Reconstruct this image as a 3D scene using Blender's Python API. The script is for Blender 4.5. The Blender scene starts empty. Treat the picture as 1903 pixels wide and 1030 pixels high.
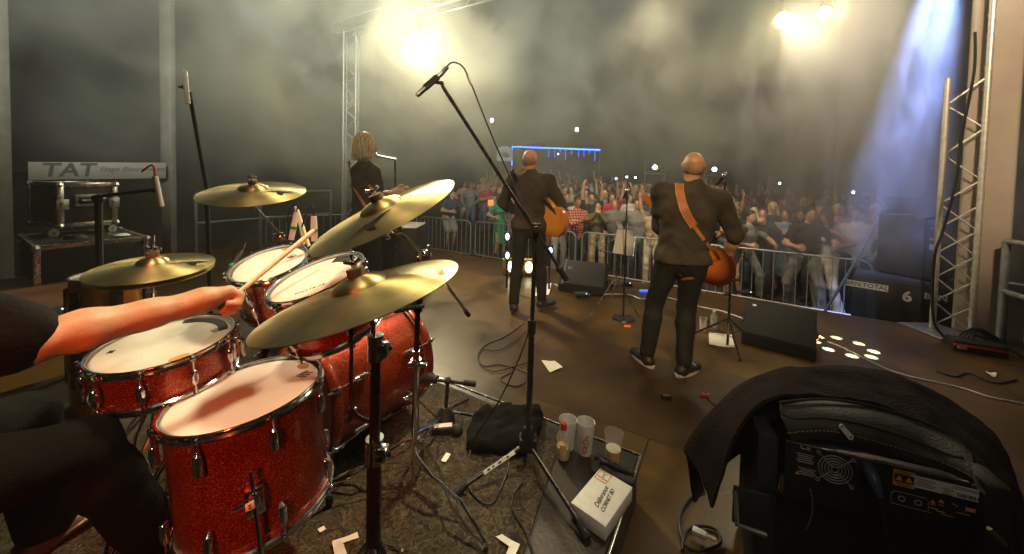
import bpy, bmesh, math, random
import numpy as np
from mathutils import Vector, Matrix
random.seed(7)
rng = np.random.default_rng(11)
PI = math.pi
sc = bpy.context.scene
COL = sc.collection

# ------------------------------------------------------------------ camera
CW, CH, CF, CZ = 1903.0, 1030.0, 690.0, 1.5
PITCH, ROLL = math.radians(2.0), math.radians(1.3)
PPY = 330.0 + CF * math.tan(PITCH)
_f = Vector((0, math.cos(PITCH), -math.sin(PITCH)))
_r = Vector((1, 0, 0))
_u = _r.cross(_f)
CR = _r * math.cos(ROLL) + _u * math.sin(ROLL)
CU = -_r * math.sin(ROLL) + _u * math.cos(ROLL)
cam_data = bpy.data.cameras.new("camera")
cam = bpy.data.objects.new("camera", cam_data)
COL.objects.link(cam)
cam.matrix_world = Matrix(((CR.x, CU.x, -_f.x, 0), (CR.y, CU.y, -_f.y, 0), (CR.z, CU.z, -_f.z, CZ), (0, 0, 0, 1)))
cam_data.sensor_width = 36.0
cam_data.lens = 36.0 * CF / CW
cam_data.shift_y = -(CH / 2 - PPY) / CW
cam_data.clip_start = 0.05
cam_data.clip_end = 600.0
sc.camera = cam


def at_z(x, y, z):
    """where the sight line through photo pixel x, y meets the height z"""
    d = _f + CR * ((x - CW / 2) / CF) - CU * ((y - PPY) / CF)
    return Vector((0, 0, CZ)) + d * ((z - CZ) / d.z)


def at_y(x, y, Y):
    d = _f + CR * ((x - CW / 2) / CF) - CU * ((y - PPY) / CF)
    return Vector((0, 0, CZ)) + d * (Y / d.y)


# ------------------------------------------------------------------ world and exposure
world = bpy.data.worlds.new("World")
sc.world = world
world.use_nodes = True
bgn = world.node_tree.nodes["Background"]
bgn.inputs[0].default_value = (0.55, 0.62, 0.8, 1)
bgn.inputs[1].default_value = 0.006
sc.view_settings.view_transform = 'Standard'
sc.view_settings.look = 'None'
sc.view_settings.exposure = 0.0
sc.view_settings.gamma = 1.0
cy = sc.cycles
cy.use_denoising = True
cy.max_bounces = 5
cy.diffuse_bounces = 2
cy.glossy_bounces = 3
cy.transmission_bounces = 4
cy.transparent_max_bounces = 6
cy.volume_bounces = 0
cy.volume_step_rate = 0.35
cy.volume_max_steps = 96
cy.sample_clamp_indirect = 4.0
cy.caustics_reflective = False
cy.caustics_refractive = False


def lamp(name, kind, loc, power, color, target=None, size=0.1, cone=60, blend=0.3):
    l = bpy.data.lights.new(name, kind)
    l.energy = power
    l.color = color
    if kind == 'AREA':
        l.size = size
    else:
        l.shadow_soft_size = size
    if kind == 'SPOT':
        l.spot_size = math.radians(cone)
        l.spot_blend = blend
    o = bpy.data.objects.new(name, l)
    COL.objects.link(o)
    o.location = loc
    if target is not None:
        o.rotation_euler = (Vector(target) - Vector(loc)).to_track_quat('-Z', 'Y').to_euler()
    return o


# stage axes: SU along the front edge, SV towards the crowd
SU = Vector((0.863, -0.505, 0)).normalized()
SV = Vector((0.505, 0.863, 0)).normalized()
SA = Vector((4.45, 3.8, 0))          # front right corner truss
GZ = -0.85                            # ground in front of the stage
RZ = 0.22                             # top of the drum riser
WARM = (1.0, 0.74, 0.36)
CREAM = (1.0, 0.84, 0.52)
SPILL = (0.99, 0.985, 0.82)
L1 = at_y(780, 86, 7.5)
L2 = at_y(1457, 38, 5.3)
L3 = at_y(1532, 24, 5.3)
MH = at_y(1790, -235, 3.9)
# the key lamps on the front truss, shining back over the stage
lamp("front_truss_lamp_light", 'SPOT', L1 + Vector((0.05, -0.2, -0.12)), 1300, CREAM, (-0.3, 1.6, 0.6), 0.25, 100, 0.6)
lamp("front_truss_lamp_light", 'SPOT', L2 + Vector((-0.05, -0.2, -0.12)), 120, CREAM, (0.5, 2.0, 0.2), 0.1, 110, 0.5)
lamp("front_truss_lamp_light", 'SPOT', L3 + Vector((-0.05, -0.2, -0.12)), 60, WARM, (0.5, 2.0, 0.2), 0.1, 110, 0.5)
# their stray light in the smoke
lamp("lamp_spill_light", 'POINT', L1 + Vector((0.0, -0.35, 0.0)), 75, SPILL, None, 0.12)
lamp("lamp_spill_light", 'POINT', L2 + Vector((0.0, -0.3, 0.0)), 4, SPILL, None, 0.1)
lamp("lamp_spill_light", 'POINT', L3 + Vector((0.0, -0.3, 0.0)), 2, WARM, None, 0.08)
# unseen floods added at the front truss to brighten the crowd
lamp("crowd_fill_light", 'SPOT', (2.2, 5.6, 4.5), 760, (1.0, 0.80, 0.52), (3.6, 10.5, -0.9), 0.4, 105, 0.8)
lamp("crowd_fill_light", 'SPOT', (4.3, 4.5, 4.5), 500, (1.0, 0.76, 0.46), (5.2, 8.0, -0.9), 0.3, 90, 0.8)
# stage wash from the rear truss over the players
lamp("rear_wash_light", 'SPOT', (0.4, -1.5, 4.3), 1050, (1.0, 0.66, 0.32), (0.85, 3.8, 1.35), 0.3, 44, 0.8)
lamp("drum_wash_light", 'SPOT', (0.35, 2.7, 4.2), 720, (1.0, 0.80, 0.46), (-0.75, 1.35, 1.0), 0.2, 40, 0.8)
lamp("drum_wash_light", 'SPOT', (-0.7, 0.35, 4.2), 320, (1.0, 0.74, 0.42), (-0.85, 1.25, 0.9), 0.2, 30, 0.8)  # second unseen drum spot, added to light the floor tom head evenly
lamp("right_fill_light", 'SPOT', (2.2, 0.2, 4.3), 900, (1.0, 0.76, 0.50), (4.8, 3.7, 2.7), 0.25, 50, 0.7)  # unseen spot aimed to brighten the column and right truss tower
lamp("left_fill_light", 'SPOT', (-0.6, -1.2, 4.3), 420, (1.0, 0.8, 0.5), (-1.65, 4.0, 1.6), 0.25, 26, 0.8)  # unseen spot added to brighten the blonde guitarist
lamp("rack_fill_light", 'SPOT', (0.2, -1.3, 2.9), 26, (1.0, 0.85, 0.65), (1.25, 1.2, 0.5), 0.3, 40, 0.8)  # unseen spot added to lift the dark amplifier panel and its labels
# unseen spots added behind the camera to brighten the smoke above the crowd
lamp("smoke_fill_light", 'SPOT', (-0.5, -2.0, 4.7), 6500, SPILL, (-6.5, 7.0, 4.6), 0.4, 50, 0.9)
lamp("smoke_fill_light", 'SPOT', (-1.5, -2.0, 4.7), 9500, SPILL, (-1.0, 8.0, 5.6), 0.4, 54, 0.9)
lamp("smoke_fill_light", 'SPOT', (2.0, -2.0, 4.7), 5200, SPILL, (3.6, 8.0, 5.6), 0.4, 54, 0.9)
lamp("riser_fill_light", 'SPOT', (0.9, -0.9, 4.2), 170, (1.0, 0.82, 0.56), (0.28, 1.5, 0.3), 0.2, 24, 0.8)  # unseen spot added to whiten the cardboard box and lift the rug corner
# low red lamp beside the drummer
lamp("red_side_light", 'SPOT', (-0.55, -0.7, 1.7), 125, (1.0, 0.14, 0.025), (-0.95, 1.1, 0.8), 0.12, 46, 0.8)
lamp("blue_haze_light", 'SPOT', (-5.6, 7.6, 4.9), 260, (0.35, 0.45, 1.0), (-2.0, 6.0, 2.4), 0.1, 26, 0.8)
# blue moving head beam
lamp("blue_beam_light", 'SPOT', MH, 27000, (0.34, 0.46, 1.0), at_y(1648, 430, 5.2), 0.05, 19, 0.8)


def gobo_light():
    """second head throwing a ring of eight white dots on the floor"""
    a, b = at_z(1568, 644, 0), Vector((2.3, 2.7, 4.5))
    o = lamp("gobo_light", 'SPOT', b, 70000, (0.25, 0.5, 1.0), a, 0.006, 16, 0.1)
    l = o.data
    l.use_nodes = True
    nt = l.node_tree
    N, L = nt.nodes, nt.links
    em = [n for n in N if n.type == 'EMISSION'][0]
    tc = N.new('ShaderNodeTexCoord')
    sp = N.new('ShaderNodeSeparateXYZ')
    L.new(tc.outputs['Normal'], sp.inputs[0])

    def ma(op, *a):
        n = N.new('ShaderNodeMath')
        n.operation = op
        for i, x in enumerate(a):
            if isinstance(x, (int, float)):
                n.inputs[i].default_value = x
            else:
                L.new(x, n.inputs[i])
        return n.outputs[0]
    x = ma('DIVIDE', sp.outputs[0], sp.outputs[2])
    y = ma('DIVIDE', sp.outputs[1], sp.outputs[2])
    r = ma('SQRT', ma('ADD', ma('MULTIPLY', x, x), ma('MULTIPLY', y, y)))
    th = ma('ARCTAN2', y, x)
    t8 = ma('SUBTRACT', ma('FRACT', ma('MULTIPLY', th, 8 / (2 * PI))), 0.5)
    ta = ma('MULTIPLY', t8, 2 * PI / 8 * 0.045)
    dr = ma('SUBTRACT', r, 0.045)
    d = ma('SQRT', ma('ADD', ma('MULTIPLY', ta, ta), ma('MULTIPLY', dr, dr)))
    k = ma('LESS_THAN', d, 0.0092)
    L.new(k, em.inputs['Strength'])


gobo_light()

# ------------------------------------------------------------------ mesh helpers
WM = {}


def frame_to(p, z, x=None):
    """matrix with local z along z at point p"""
    z = Vector(z).normalized()
    x = Vector(x) if x is not None else (Vector((1, 0, 0)) if abs(z.x) < 0.9 else Vector((0, 1, 0)))
    x = (x - z * x.dot(z)).normalized()
    y = z.cross(x)
    return Matrix(((x.x, y.x, z.x, p[0]), (x.y, y.y, z.y, p[1]), (x.z, y.z, z.z, p[2]), (0, 0, 0, 1)))


def rotz(a, p=(0, 0, 0)):
    return Matrix.Translation(Vector(p)) @ Matrix.Rotation(a, 4, 'Z')


_boxc = {}


def bevel_box(sx, sy, sz, b, seg=2):
    key = (round(sx, 4), round(sy, 4), round(sz, 4), round(b, 4), seg)
    if key not in _boxc:
        bm = bmesh.new()
        bmesh.ops.create_cube(bm, size=1)
        for v in bm.verts:
            v.co = Vector((v.co.x * sx, v.co.y * sy, v.co.z * sz))
        if b > 0:
            bmesh.ops.bevel(bm, geom=bm.edges[:], offset=b, segments=seg, affect='EDGES', profile=0.5)
        bm.verts.index_update()
        _boxc[key] = ([v.co.copy() for v in bm.verts], [[v.index for v in f.verts] for f in bm.faces])
        bm.free()
    return _boxc[key]


class MB:
    def __init__(self):
        self.v, self.f, self.m = [], [], []

    def add(self, vs, fs, m=0, M=None):
        n = len(self.v)
        if M is not None:
            vs = [M @ Vector(p) for p in vs]
        self.v += [tuple(p) for p in vs]
        self.f += [[i + n for i in f] for f in fs]
        self.m += [m] * len(fs)
        return self

    def box(self, c, s, M=None, b=0.0, m=0, seg=2):
        vs, fs = bevel_box(s[0], s[1], s[2], min(b, min(s) * 0.49), seg)
        c = Vector(c)
        return self.add([p + c for p in vs], fs, m, M)

    def tube(self, pts, r, n=8, m=0, caps=True, closed=False, M=None):
        pts = [Vector(p) for p in pts]
        k = len(pts)
        if not hasattr(r, '__len__'):
            r = [r] * k
        vs, fs = [], []
        up = None
        for i, p in enumerate(pts):
            if closed:
                t = pts[(i + 1) % k] - pts[i - 1]
            else:
                t = pts[min(i + 1, k - 1)] - pts[max(i - 1, 0)]
            if t.length < 1e-9:
                t = Vector((0, 0, 1))
            t.normalize()
            if up is None:
                up = Vector((0, 0, 1)) if abs(t.z) < 0.9 else Vector((1, 0, 0))
            a = up - t * up.dot(t)
            if a.length < 1e-6:
                a = t.orthogonal()
            a.normalize()
            up = a
            bb = t.cross(a)
            for j in range(n):
                th = 2 * PI * j / n
                vs.append(p + (a * math.cos(th) + bb * math.sin(th)) * r[i])
        for i in range(k if closed else k - 1):
            for j in range(n):
                q = ((i + 1) % k) * n
                fs.append([i * n + j, i * n + (j + 1) % n, q + (j + 1) % n, q + j])
        if caps and not closed:
            fs.append(list(range(n - 1, -1, -1)))
            fs.append([(k - 1) * n + j for j in range(n)])
        return self.add(vs, fs, m, M)

    def lathe(self, prof, n=32, m=0, M=None, a0=0.0, a1=2 * PI, closed=False):
        full = abs(a1 - a0 - 2 * PI) < 1e-6
        k = len(prof)
        cols = n if full else n + 1
        vs, fs = [], []
        for j in range(cols):
            th = a0 + (a1 - a0) * j / n
            for r, z in prof:
                vs.append(Vector((r * math.cos(th), r * math.sin(th), z)))
        for j in range(n):
            j2 = (j + 1) % cols
            for i in range(k if closed else k - 1):
                i2 = (i + 1) % k
                fs.append([j * k + i, j2 * k + i, j2 * k + i2, j * k + i2])
        return self.add(vs, fs, m, M)

    def ring(self, r, t, n=48, k=8, m=0, M=None, z=0.0):
        return self.lathe([(r + t * math.cos(2 * PI * i / k), z + t * math.sin(2 * PI * i / k)) for i in range(k)], n, m, M, closed=True)

    def disc(self, r, z=0.0, n=32, m=0, M=None, ry=None):
        ry = ry or r
        return self.add([Vector((r * math.cos(2 * PI * i / n), ry * math.sin(2 * PI * i / n), z)) for i in range(n)], [list(range(n))], m, M)

    def ball(self, c, r, n=12, m=0, M=None):
        if not hasattr(r, '__len__'):
            r = (r, r, r)
        c = Vector(c)
        vs, fs = [], []
        h = n // 2
        for i in range(h + 1):
            ph = PI * i / h
            for j in range(n):
                th = 2 * PI * j / n
                vs.append(c + Vector((r[0] * math.sin(ph) * math.cos(th), r[1] * math.sin(ph) * math.sin(th), r[2] * math.cos(ph))))
        for i in range(h):
            for j in range(n):
                fs.append([i * n + j, (i + 1) * n + j, (i + 1) * n + (j + 1) % n, i * n + (j + 1) % n])
        return self.add(vs, fs, m, M)

    def prism(self, outline, z0, z1, m=0, M=None):
        n = len(outline)
        vs = [Vector((x, y, z0)) for x, y in outline] + [Vector((x, y, z1)) for x, y in outline]
        fs = [list(range(n - 1, -1, -1)), [n + i for i in range(n)]]
        fs += [[i, (i + 1) % n, n + (i + 1) % n, n + i] for i in range(n)]
        return self.add(vs, fs, m, M)

    def grid(self, rows, thick=0.0, m=0, M=None, closed_u=False):
        """surface through rows of points; thick makes a solid sheet"""
        R_, C_ = len(rows), len(rows[0])
        P = [[Vector(p) for p in r] for r in rows]
        vs = [p for r in P for p in r]
        fs = []
        cc = C_ if closed_u else C_ - 1
        for i in range(R_ - 1):
            for j in range(cc):
                j2 = (j + 1) % C_
                fs.append([i * C_ + j, i * C_ + j2, (i + 1) * C_ + j2, (i + 1) * C_ + j])
        if thick:
            N = [Vector((0, 0, 0)) for _ in vs]
            for f in fs:
                nn = (vs[f[1]] - vs[f[0]]).cross(vs[f[3]] - vs[f[0]])
                for i in f:
                    N[i] += nn
            n0 = len(vs)
            vs = vs + [v - (N[i].normalized() if N[i].length > 0 else Vector((0, 0, 1))) * thick for i, v in enumerate(vs)]
            fs2 = [[i + n0 for i in reversed(f)] for f in fs]
            rim = []
            if not closed_u:
                for i in range(R_ - 1):
                    a, b = i * C_, (i + 1) * C_
                    rim.append([a, b, b + n0, a + n0])
                    a, b = i * C_ + C_ - 1, (i + 1) * C_ + C_ - 1
                    rim.append([b, a, a + n0, b + n0])
            for j in range(cc):
                j2 = (j + 1) % C_
                rim.append([j2, j, j + n0, j2 + n0])
                a, b = (R_ - 1) * C_ + j, (R_ - 1) * C_ + j2
                rim.append([a, b, b + n0, a + n0])
            fs = fs + fs2 + rim
        return self.add(vs, fs, m, M)

    def build(self, name, mats, parent=None, smooth=True, angle=38, **tags):
        me = bpy.data.meshes.new(name)
        v = self.v
        if parent is not None and parent in WM:
            inv = WM[parent].inverted()
            v = [tuple(inv @ Vector(p)) for p in v]
        elif parent is None and tags.get('base') is not None:
            b = Vector(tags['base'])
            v = [tuple(Vector(p) - b) for p in v]
        me.from_pydata(v, [], self.f)
        if not isinstance(mats, (list, tuple)):
            mats = [mats]
        for mt in mats:
            me.materials.append(mt)
        if len(mats) > 1:
            me.polygons.foreach_set('material_index', self.m)
        if smooth:
            me.polygons.foreach_set('use_smooth', [True] * len(me.polygons))
            if angle < 180:
                me.set_sharp_from_angle(angle=math.radians(angle))
        me.update()
        o = bpy.data.objects.new(name, me)
        COL.objects.link(o)
        if parent is not None:
            o.parent = parent
            WM[o] = WM.get(parent, Matrix.Identity(4))
        else:
            b = Vector(tags.get('base') or (0, 0, 0))
            o.location = b
            WM[o] = Matrix.Translation(b)
        for k in ('label', 'category', 'group', 'kind'):
            if tags.get(k):
                o[k] = tags[k]
        return o


def thing(name, label, cat, loc=(0, 0, 0), group=None):
    o = bpy.data.objects.new(name, None)
    COL.objects.link(o)
    o.location = loc
    o.empty_display_size = 0.1
    o['label'] = label
    o['category'] = cat
    if group:
        o['group'] = group
    WM[o] = Matrix.Translation(Vector(loc))
    return o


def dup(root, loc, rz=0.0, scale=1.0, label=None, group=None, cat=None):
    r = root.copy()
    COL.objects.link(r)
    r.location = loc
    r.rotation_euler = (0, 0, rz)
    r.scale = (scale, scale, scale)
    if label:
        r['label'] = label
    if group:
        r['group'] = group
    if cat:
        r['category'] = cat
    for ch in list(root.children):
        c = ch.copy()
        COL.objects.link(c)
        c.parent = r
        for g in list(ch.children):
            d = g.copy()
            COL.objects.link(d)
            d.parent = c
    return r


_tc = {}


def text_geo(s, size=1.0, shear=0.0, ext=0.0004, bold=0.0, space=1.0):
    """verts and faces of lettering centred on the origin in the xy plane"""
    key = (s, size, shear, ext, bold, space)
    if key not in _tc:
        cu = bpy.data.curves.new("t", 'FONT')
        cu.body = s
        cu.size = size
        cu.shear = shear
        cu.extrude = ext
        cu.offset = bold
        cu.space_character = space
        cu.resolution_u = 3
        cu.align_x = 'CENTER'
        cu.align_y = 'CENTER'
        ob = bpy.data.objects.new("t", cu)
        COL.objects.link(ob)
        bpy.context.view_layer.update()
        dg = bpy.context.evaluated_depsgraph_get()
        me = bpy.data.meshes.new_from_object(ob.evaluated_get(dg))
        _tc[key] = ([v.co.copy() for v in me.vertices], [list(p.vertices) for p in me.polygons])
        bpy.data.objects.remove(ob)
        bpy.data.curves.remove(cu)
        bpy.data.meshes.remove(me)
    return _tc[key]


def spline(pts, k=6):
    """Catmull-Rom through points"""
    P = [Vector(p) for p in pts]
    out = []
    for i in range(len(P) - 1):
        p0, p1, p2, p3 = P[max(i - 1, 0)], P[i], P[i + 1], P[min(i + 2, len(P) - 1)]
        for j in range(k):
            t = j / k
            out.append(0.5 * ((2 * p1) + (p2 - p0) * t + (2 * p0 - 5 * p1 + 4 * p2 - p3) * t * t + (3 * p1 - p0 - 3 * p2 + p3) * t ** 3))
    out.append(P[-1])
    return out


# ------------------------------------------------------------------ materials
def mat(name, col, rough=0.5, metal=0.0, var=0.15, scale=8.0, bump=0.0, bscale=40.0, spec=0.5, emit=None, estr=0.0,
        trans=0.0, alpha=1.0, rvar=0.1, coat=0.0, sheen=0.0, aniso=0.0, col2=None, sss=0.0, obj_rand=False):
    m = bpy.data.materials.new(name)
    m.use_nodes = True
    nt = m.node_tree
    N, L = nt.nodes, nt.links
    b = N["Principled BSDF"]
    tc = N.new('ShaderNodeTexCoord')
    nz = N.new('ShaderNodeTexNoise')
    nz.inputs['Scale'].default_value = scale
    nz.inputs['Detail'].default_value = 4
    L.new(tc.outputs['Object'], nz.inputs['Vector'])
    mx = N.new('ShaderNodeMix')
    mx.data_type = 'RGBA'
    c = Vector(col[:3])
    c2 = Vector(col2[:3]) if col2 else c * (1 - var)
    c1 = c if col2 else c * (1 + var)
    mx.inputs['A'].default_value = (*c2, 1)
    mx.inputs['B'].default_value = (*c1, 1)
    mr = N.new('ShaderNodeMapRange')
    mr.inputs['From Min'].default_value = 0.35
    mr.inputs['From Max'].default_value = 0.65
    L.new(nz.outputs['Fac'], mr.inputs['Value'])
    L.new(mr.outputs['Result'], mx.inputs['Factor'])
    L.new(mx.outputs['Result'], b.inputs['Base Color'])
    rr = N.new('ShaderNodeMapRange')
    rr.inputs['To Min'].default_value = max(0.02, rough - rvar)
    rr.inputs['To Max'].default_value = min(1.0, rough + rvar)
    L.new(nz.outputs['Fac'], rr.inputs['Value'])
    L.new(rr.outputs['Result'], b.inputs['Roughness'])
    b.inputs['Metallic'].default_value = metal
    b.inputs['Specular IOR Level'].default_value = spec
    b.inputs['Transmission Weight'].default_value = trans
    b.inputs['Alpha'].default_value = alpha
    b.inputs['Coat Weight'].default_value = coat
    b.inputs['Coat Roughness'].default_value = 0.08
    b.inputs['Sheen Weight'].default_value = sheen
    if sss:
        b.inputs['Subsurface Weight'].default_value = sss
        b.inputs['Subsurface Radius'].default_value = (0.02, 0.008, 0.004)
        b.inputs['Subsurface Scale'].default_value = 0.5
    if emit:
        b.inputs['Emission Color'].default_value = (*emit, 1)
        b.inputs['Emission Strength'].default_value = estr
    if bump:
        n2 = N.new('ShaderNodeTexNoise')
        n2.inputs['Scale'].default_value = bscale
        n2.inputs['Detail'].default_value = 3
        L.new(tc.outputs['Object'], n2.inputs['Vector'])
        bp = N.new('ShaderNodeBump')
        bp.inputs['Strength'].default_value = bump
        bp.inputs['Distance'].default_value = 0.01
        L.new(n2.outputs['Fac'], bp.inputs['Height'])
        L.new(bp.outputs['Normal'], b.inputs['Normal'])
    return m


def sparkle_mat(name, c_lo, c_hi):
    """glitter lacquer: metallic flakes of differing tilt and tone under a clear coat"""
    m = mat(name, c_lo, 0.3, 0.6, coat=0.5)
    nt = m.node_tree
    N, L = nt.nodes, nt.links
    b = N["Principled BSDF"]
    tc = N.new('ShaderNodeTexCoord')
    vo = N.new('ShaderNodeTexVoronoi')
    vo.inputs['Scale'].default_value = 620
    L.new(tc.outputs['Object'], vo.inputs['Vector'])
    sx = N.new('ShaderNodeSeparateColor')
    L.new(vo.outputs['Color'], sx.inputs[0])
    mx = N.new('ShaderNodeMix')
    mx.data_type = 'RGBA'
    mx.inputs['A'].default_value = (*c_lo, 1)
    mx.inputs['B'].default_value = (*c_hi, 1)
    pw = N.new('ShaderNodeMath')
    pw.operation = 'POWER'
    pw.inputs[1].default_value = 9.0
    L.new(sx.outputs[0], pw.inputs[0])
    L.new(pw.outputs[0], mx.inputs['Factor'])
    L.new(mx.outputs['Result'], b.inputs['Base Color'])
    # tilt of every flake
    vm = N.new('ShaderNodeVectorMath')
    vm.operation = 'SUBTRACT'
    vm.inputs[1].default_value = (0.5, 0.5, 0.5)
    L.new(vo.outputs['Color'], vm.inputs[0])
    vs = N.new('ShaderNodeVectorMath')
    vs.operation = 'SCALE'
    vs.inputs['Scale'].default_value = 0.3
    L.new(vm.outputs[0], vs.inputs[0])
    ge = N.new('ShaderNodeNewGeometry')
    va = N.new('ShaderNodeVectorMath')
    va.operation = 'ADD'
    L.new(vs.outputs[0], va.inputs[0])
    L.new(ge.outputs['Normal'], va.inputs[1])
    vn = N.new('ShaderNodeVectorMath')
    vn.operation = 'NORMALIZE'
    L.new(va.outputs[0], vn.inputs[0])
    L.new(vn.outputs[0], b.inputs['Normal'])
    return m


ANI = 0.25


def cymbal_mat(name, dirt=0.25):
    """lathed bronze: fine concentric grooves round the local z axis"""
    m = mat(name, (0.50, 0.35, 0.105), 0.3, 1.0)
    nt = m.node_tree
    N, L = nt.nodes, nt.links
    b = N["Principled BSDF"]
    tc = N.new('ShaderNodeTexCoord')
    sp = N.new('ShaderNodeSeparateXYZ')
    L.new(tc.outputs['Object'], sp.inputs[0])
    cb = N.new('ShaderNodeCombineXYZ')
    L.new(sp.outputs[0], cb.inputs[0])
    L.new(sp.outputs[1], cb.inputs[1])
    ln = N.new('ShaderNodeVectorMath')
    ln.operation = 'LENGTH'
    L.new(cb.outputs[0], ln.inputs[0])
    c2 = N.new('ShaderNodeCombineXYZ')
    L.new(ln.outputs['Value'], c2.inputs[0])
    nz = N.new('ShaderNodeTexNoise')
    nz.inputs['Scale'].default_value = 240
    nz.inputs['Detail'].default_value = 4
    L.new(c2.outputs[0], nz.inputs['Vector'])
    n2 = N.new('ShaderNodeTexNoise')
    n2.inputs['Scale'].default_value = 9
    n2.inputs['Detail'].default_value = 5
    L.new(tc.outputs['Object'], n2.inputs['Vector'])
    mu = N.new('ShaderNodeMath')
    mu.operation = 'MULTIPLY_ADD'
    mu.inputs[1].default_value = 0.45
    L.new(nz.outputs['Fac'], mu.inputs[0])
    L.new(n2.outputs['Fac'], mu.inputs[2])
    cr = N.new('ShaderNodeValToRGB')
    cr.color_ramp.elements[0].position = 0.45
    cr.color_ramp.elements[0].color = (0.30, 0.235, 0.09, 1)
    cr.color_ramp.elements[1].position = 0.95
    cr.color_ramp.elements[1].color = (0.68, 0.57, 0.28, 1)
    L.new(mu.outputs[0], cr.inputs[0])
    L.new(cr.outputs[0], b.inputs['Base Color'])
    mr = N.new('ShaderNodeMapRange')
    mr.inputs['To Min'].default_value = 0.32
    mr.inputs['To Max'].default_value = 0.52
    L.new(n2.outputs['Fac'], mr.inputs['Value'])
    L.new(mr.outputs[0], b.inputs['Roughness'])
    b.inputs['Anisotropic'].default_value = 0.8
    b.inputs['Anisotropic Rotation'].default_value = ANI
    tg = N.new('ShaderNodeTangent')
    tg.direction_type = 'RADIAL'
    tg.axis = 'Z'
    L.new(tg.outputs[0], b.inputs['Tangent'])
    bp = N.new('ShaderNodeBump')
    bp.inputs['Strength'].default_value = 0.12
    bp.inputs['Distance'].default_value = 0.002
    L.new(nz.outputs['Fac'], bp.inputs['Height'])
    L.new(bp.outputs[0], b.inputs['Normal'])
    return m


def emis(name, col, s):
    return mat(name, (0.02, 0.02, 0.02), 0.5, emit=col, estr=s)


M = {}
M['black_metal'] = mat('black_metal', (0.018, 0.018, 0.02), 0.28, 0.0, spec=0.6, scale=30)
M['matte_black'] = mat('matte_black', (0.012, 0.012, 0.013), 0.65, bump=0.2, bscale=200)
M['rubber'] = mat('rubber', (0.012, 0.012, 0.012), 0.75)
M['chrome'] = mat('chrome', (0.78, 0.78, 0.8), 0.1, 1.0, var=0.05, rvar=0.06, scale=40)
M['dull_metal'] = mat('dull_metal', (0.42, 0.42, 0.41), 0.42, 0.9, var=0.2, scale=25)
M['galv'] = mat('galvanised_steel', (0.36, 0.37, 0.36), 0.45, 0.55, var=0.2, scale=20)
M['alu'] = mat('aluminium', (0.72, 0.71, 0.68), 0.26, 1.0, var=0.12, scale=22)
M['grey_paint'] = mat('grey_paint', (0.13, 0.125, 0.11), 0.6, var=0.15)
M['white_plastic'] = mat('white_plastic', (0.72, 0.72, 0.7), 0.4, var=0.06)
M['paper'] = mat('paper', (0.8, 0.79, 0.75), 0.8, var=0.05, scale=30)
M['print'] = mat('print_ink', (0.02, 0.02, 0.02), 0.6)
M['orange_print'] = mat('orange_print', (0.75, 0.25, 0.03), 0.6)
M['red_print'] = mat('red_print', (0.65, 0.04, 0.03), 0.5)
M['red_plastic'] = mat('red_plastic', (0.7, 0.04, 0.02), 0.35)
M['orange_tape'] = mat('orange_tape', (0.9, 0.16, 0.03), 0.5)
M['head'] = mat('drum_head', (0.84, 0.82, 0.76), 0.42, var=0.07, scale=7, bump=0.05, bscale=500, sss=0.0)
M['head_worn'] = mat('worn_drum_head', (0.5, 0.5, 0.46), 0.5, var=0.22, scale=5, bump=0.05, bscale=400)
M['sparkle'] = sparkle_mat('orange_sparkle', (0.21, 0.006, 0.0012), (1.0, 0.30, 0.03))
M['inner_wood'] = mat('inner_wood', (0.35, 0.2, 0.09), 0.6)
M['hoop_gold'] = mat('aged_hoop_metal', (0.55, 0.45, 0.25), 0.25, 0.9)
M['cymbal'] = cymbal_mat('bronze')
M['felt'] = mat('felt', (0.22, 0.14, 0.09), 0.95, bump=0.5, bscale=300)
M['skin'] = mat('skin', (0.47, 0.26, 0.165), 0.5, var=0.13, scale=22, bump=0.1, bscale=170, spec=0.45, sss=0.12)
M['skin_light'] = mat('pale_skin', (0.58, 0.34, 0.23), 0.45, var=0.1, scale=14, bump=0.1, bscale=200)
M['skin_tan'] = mat('tanned_skin', (0.38, 0.19, 0.11), 0.45, var=0.1, scale=14)
M['eye'] = mat('dark_eye', (0.03, 0.015, 0.01), 0.25)
M['lip'] = mat('lips', (0.35, 0.10, 0.08), 0.5)
M['black_cloth'] = mat('black_cloth', (0.0022, 0.002, 0.002), 0.95, var=0.25, bump=0.3, bscale=90, scale=5, spec=0.15)
M['shirt_black'] = mat('black_shirt_cotton', (0.050, 0.043, 0.035), 0.88, var=0.3, bump=0.35, bscale=30, scale=6, spec=0.2)
M['jeans_black'] = mat('black_denim', (0.008, 0.008, 0.009), 0.8, var=0.3, bump=0.5, bscale=30, scale=10)
M['fleece'] = mat('fleece', (0.014, 0.0075, 0.006), 0.97, var=0.5, bump=1.0, bscale=120, sheen=0.04, scale=12, spec=0.1)
M['leather_brown'] = mat('tan_leather', (0.42, 0.16, 0.045), 0.5, var=0.15, scale=20, bump=0.2, bscale=120)
M['leather_edge'] = mat('stitch_thread', (0.7, 0.45, 0.2), 0.6)
M['amber'] = mat('amber_lacquer', (0.75, 0.26, 0.035), 0.25, var=0.15, coat=0.5, scale=3)
M['bluelight'] = emis('blue_led', (0.03, 0.12, 1.0), 14)
M['blue_soft'] = emis('soft_blue_led', (0.03, 0.10, 1.0), 3.0)
M['coolwhite'] = emis('cool_white_lamp', (0.45, 0.75, 1.0), 35)
M['phone_light'] = emis('phone_light', (0.75, 0.95, 1.0), 14)
M['warmlamp'] = emis('lamp_lens', (1.0, 0.85, 0.5), 160)
M['warmlamp_small'] = emis('lamp_lens_warm', (1.0, 0.66, 0.25), 60)
M['street'] = emis('street_lamp_glow', (0.9, 0.95, 0.9), 9)
M['window_lit'] = emis('lit_window', (0.8, 0.68, 0.62), 0.7)
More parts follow.
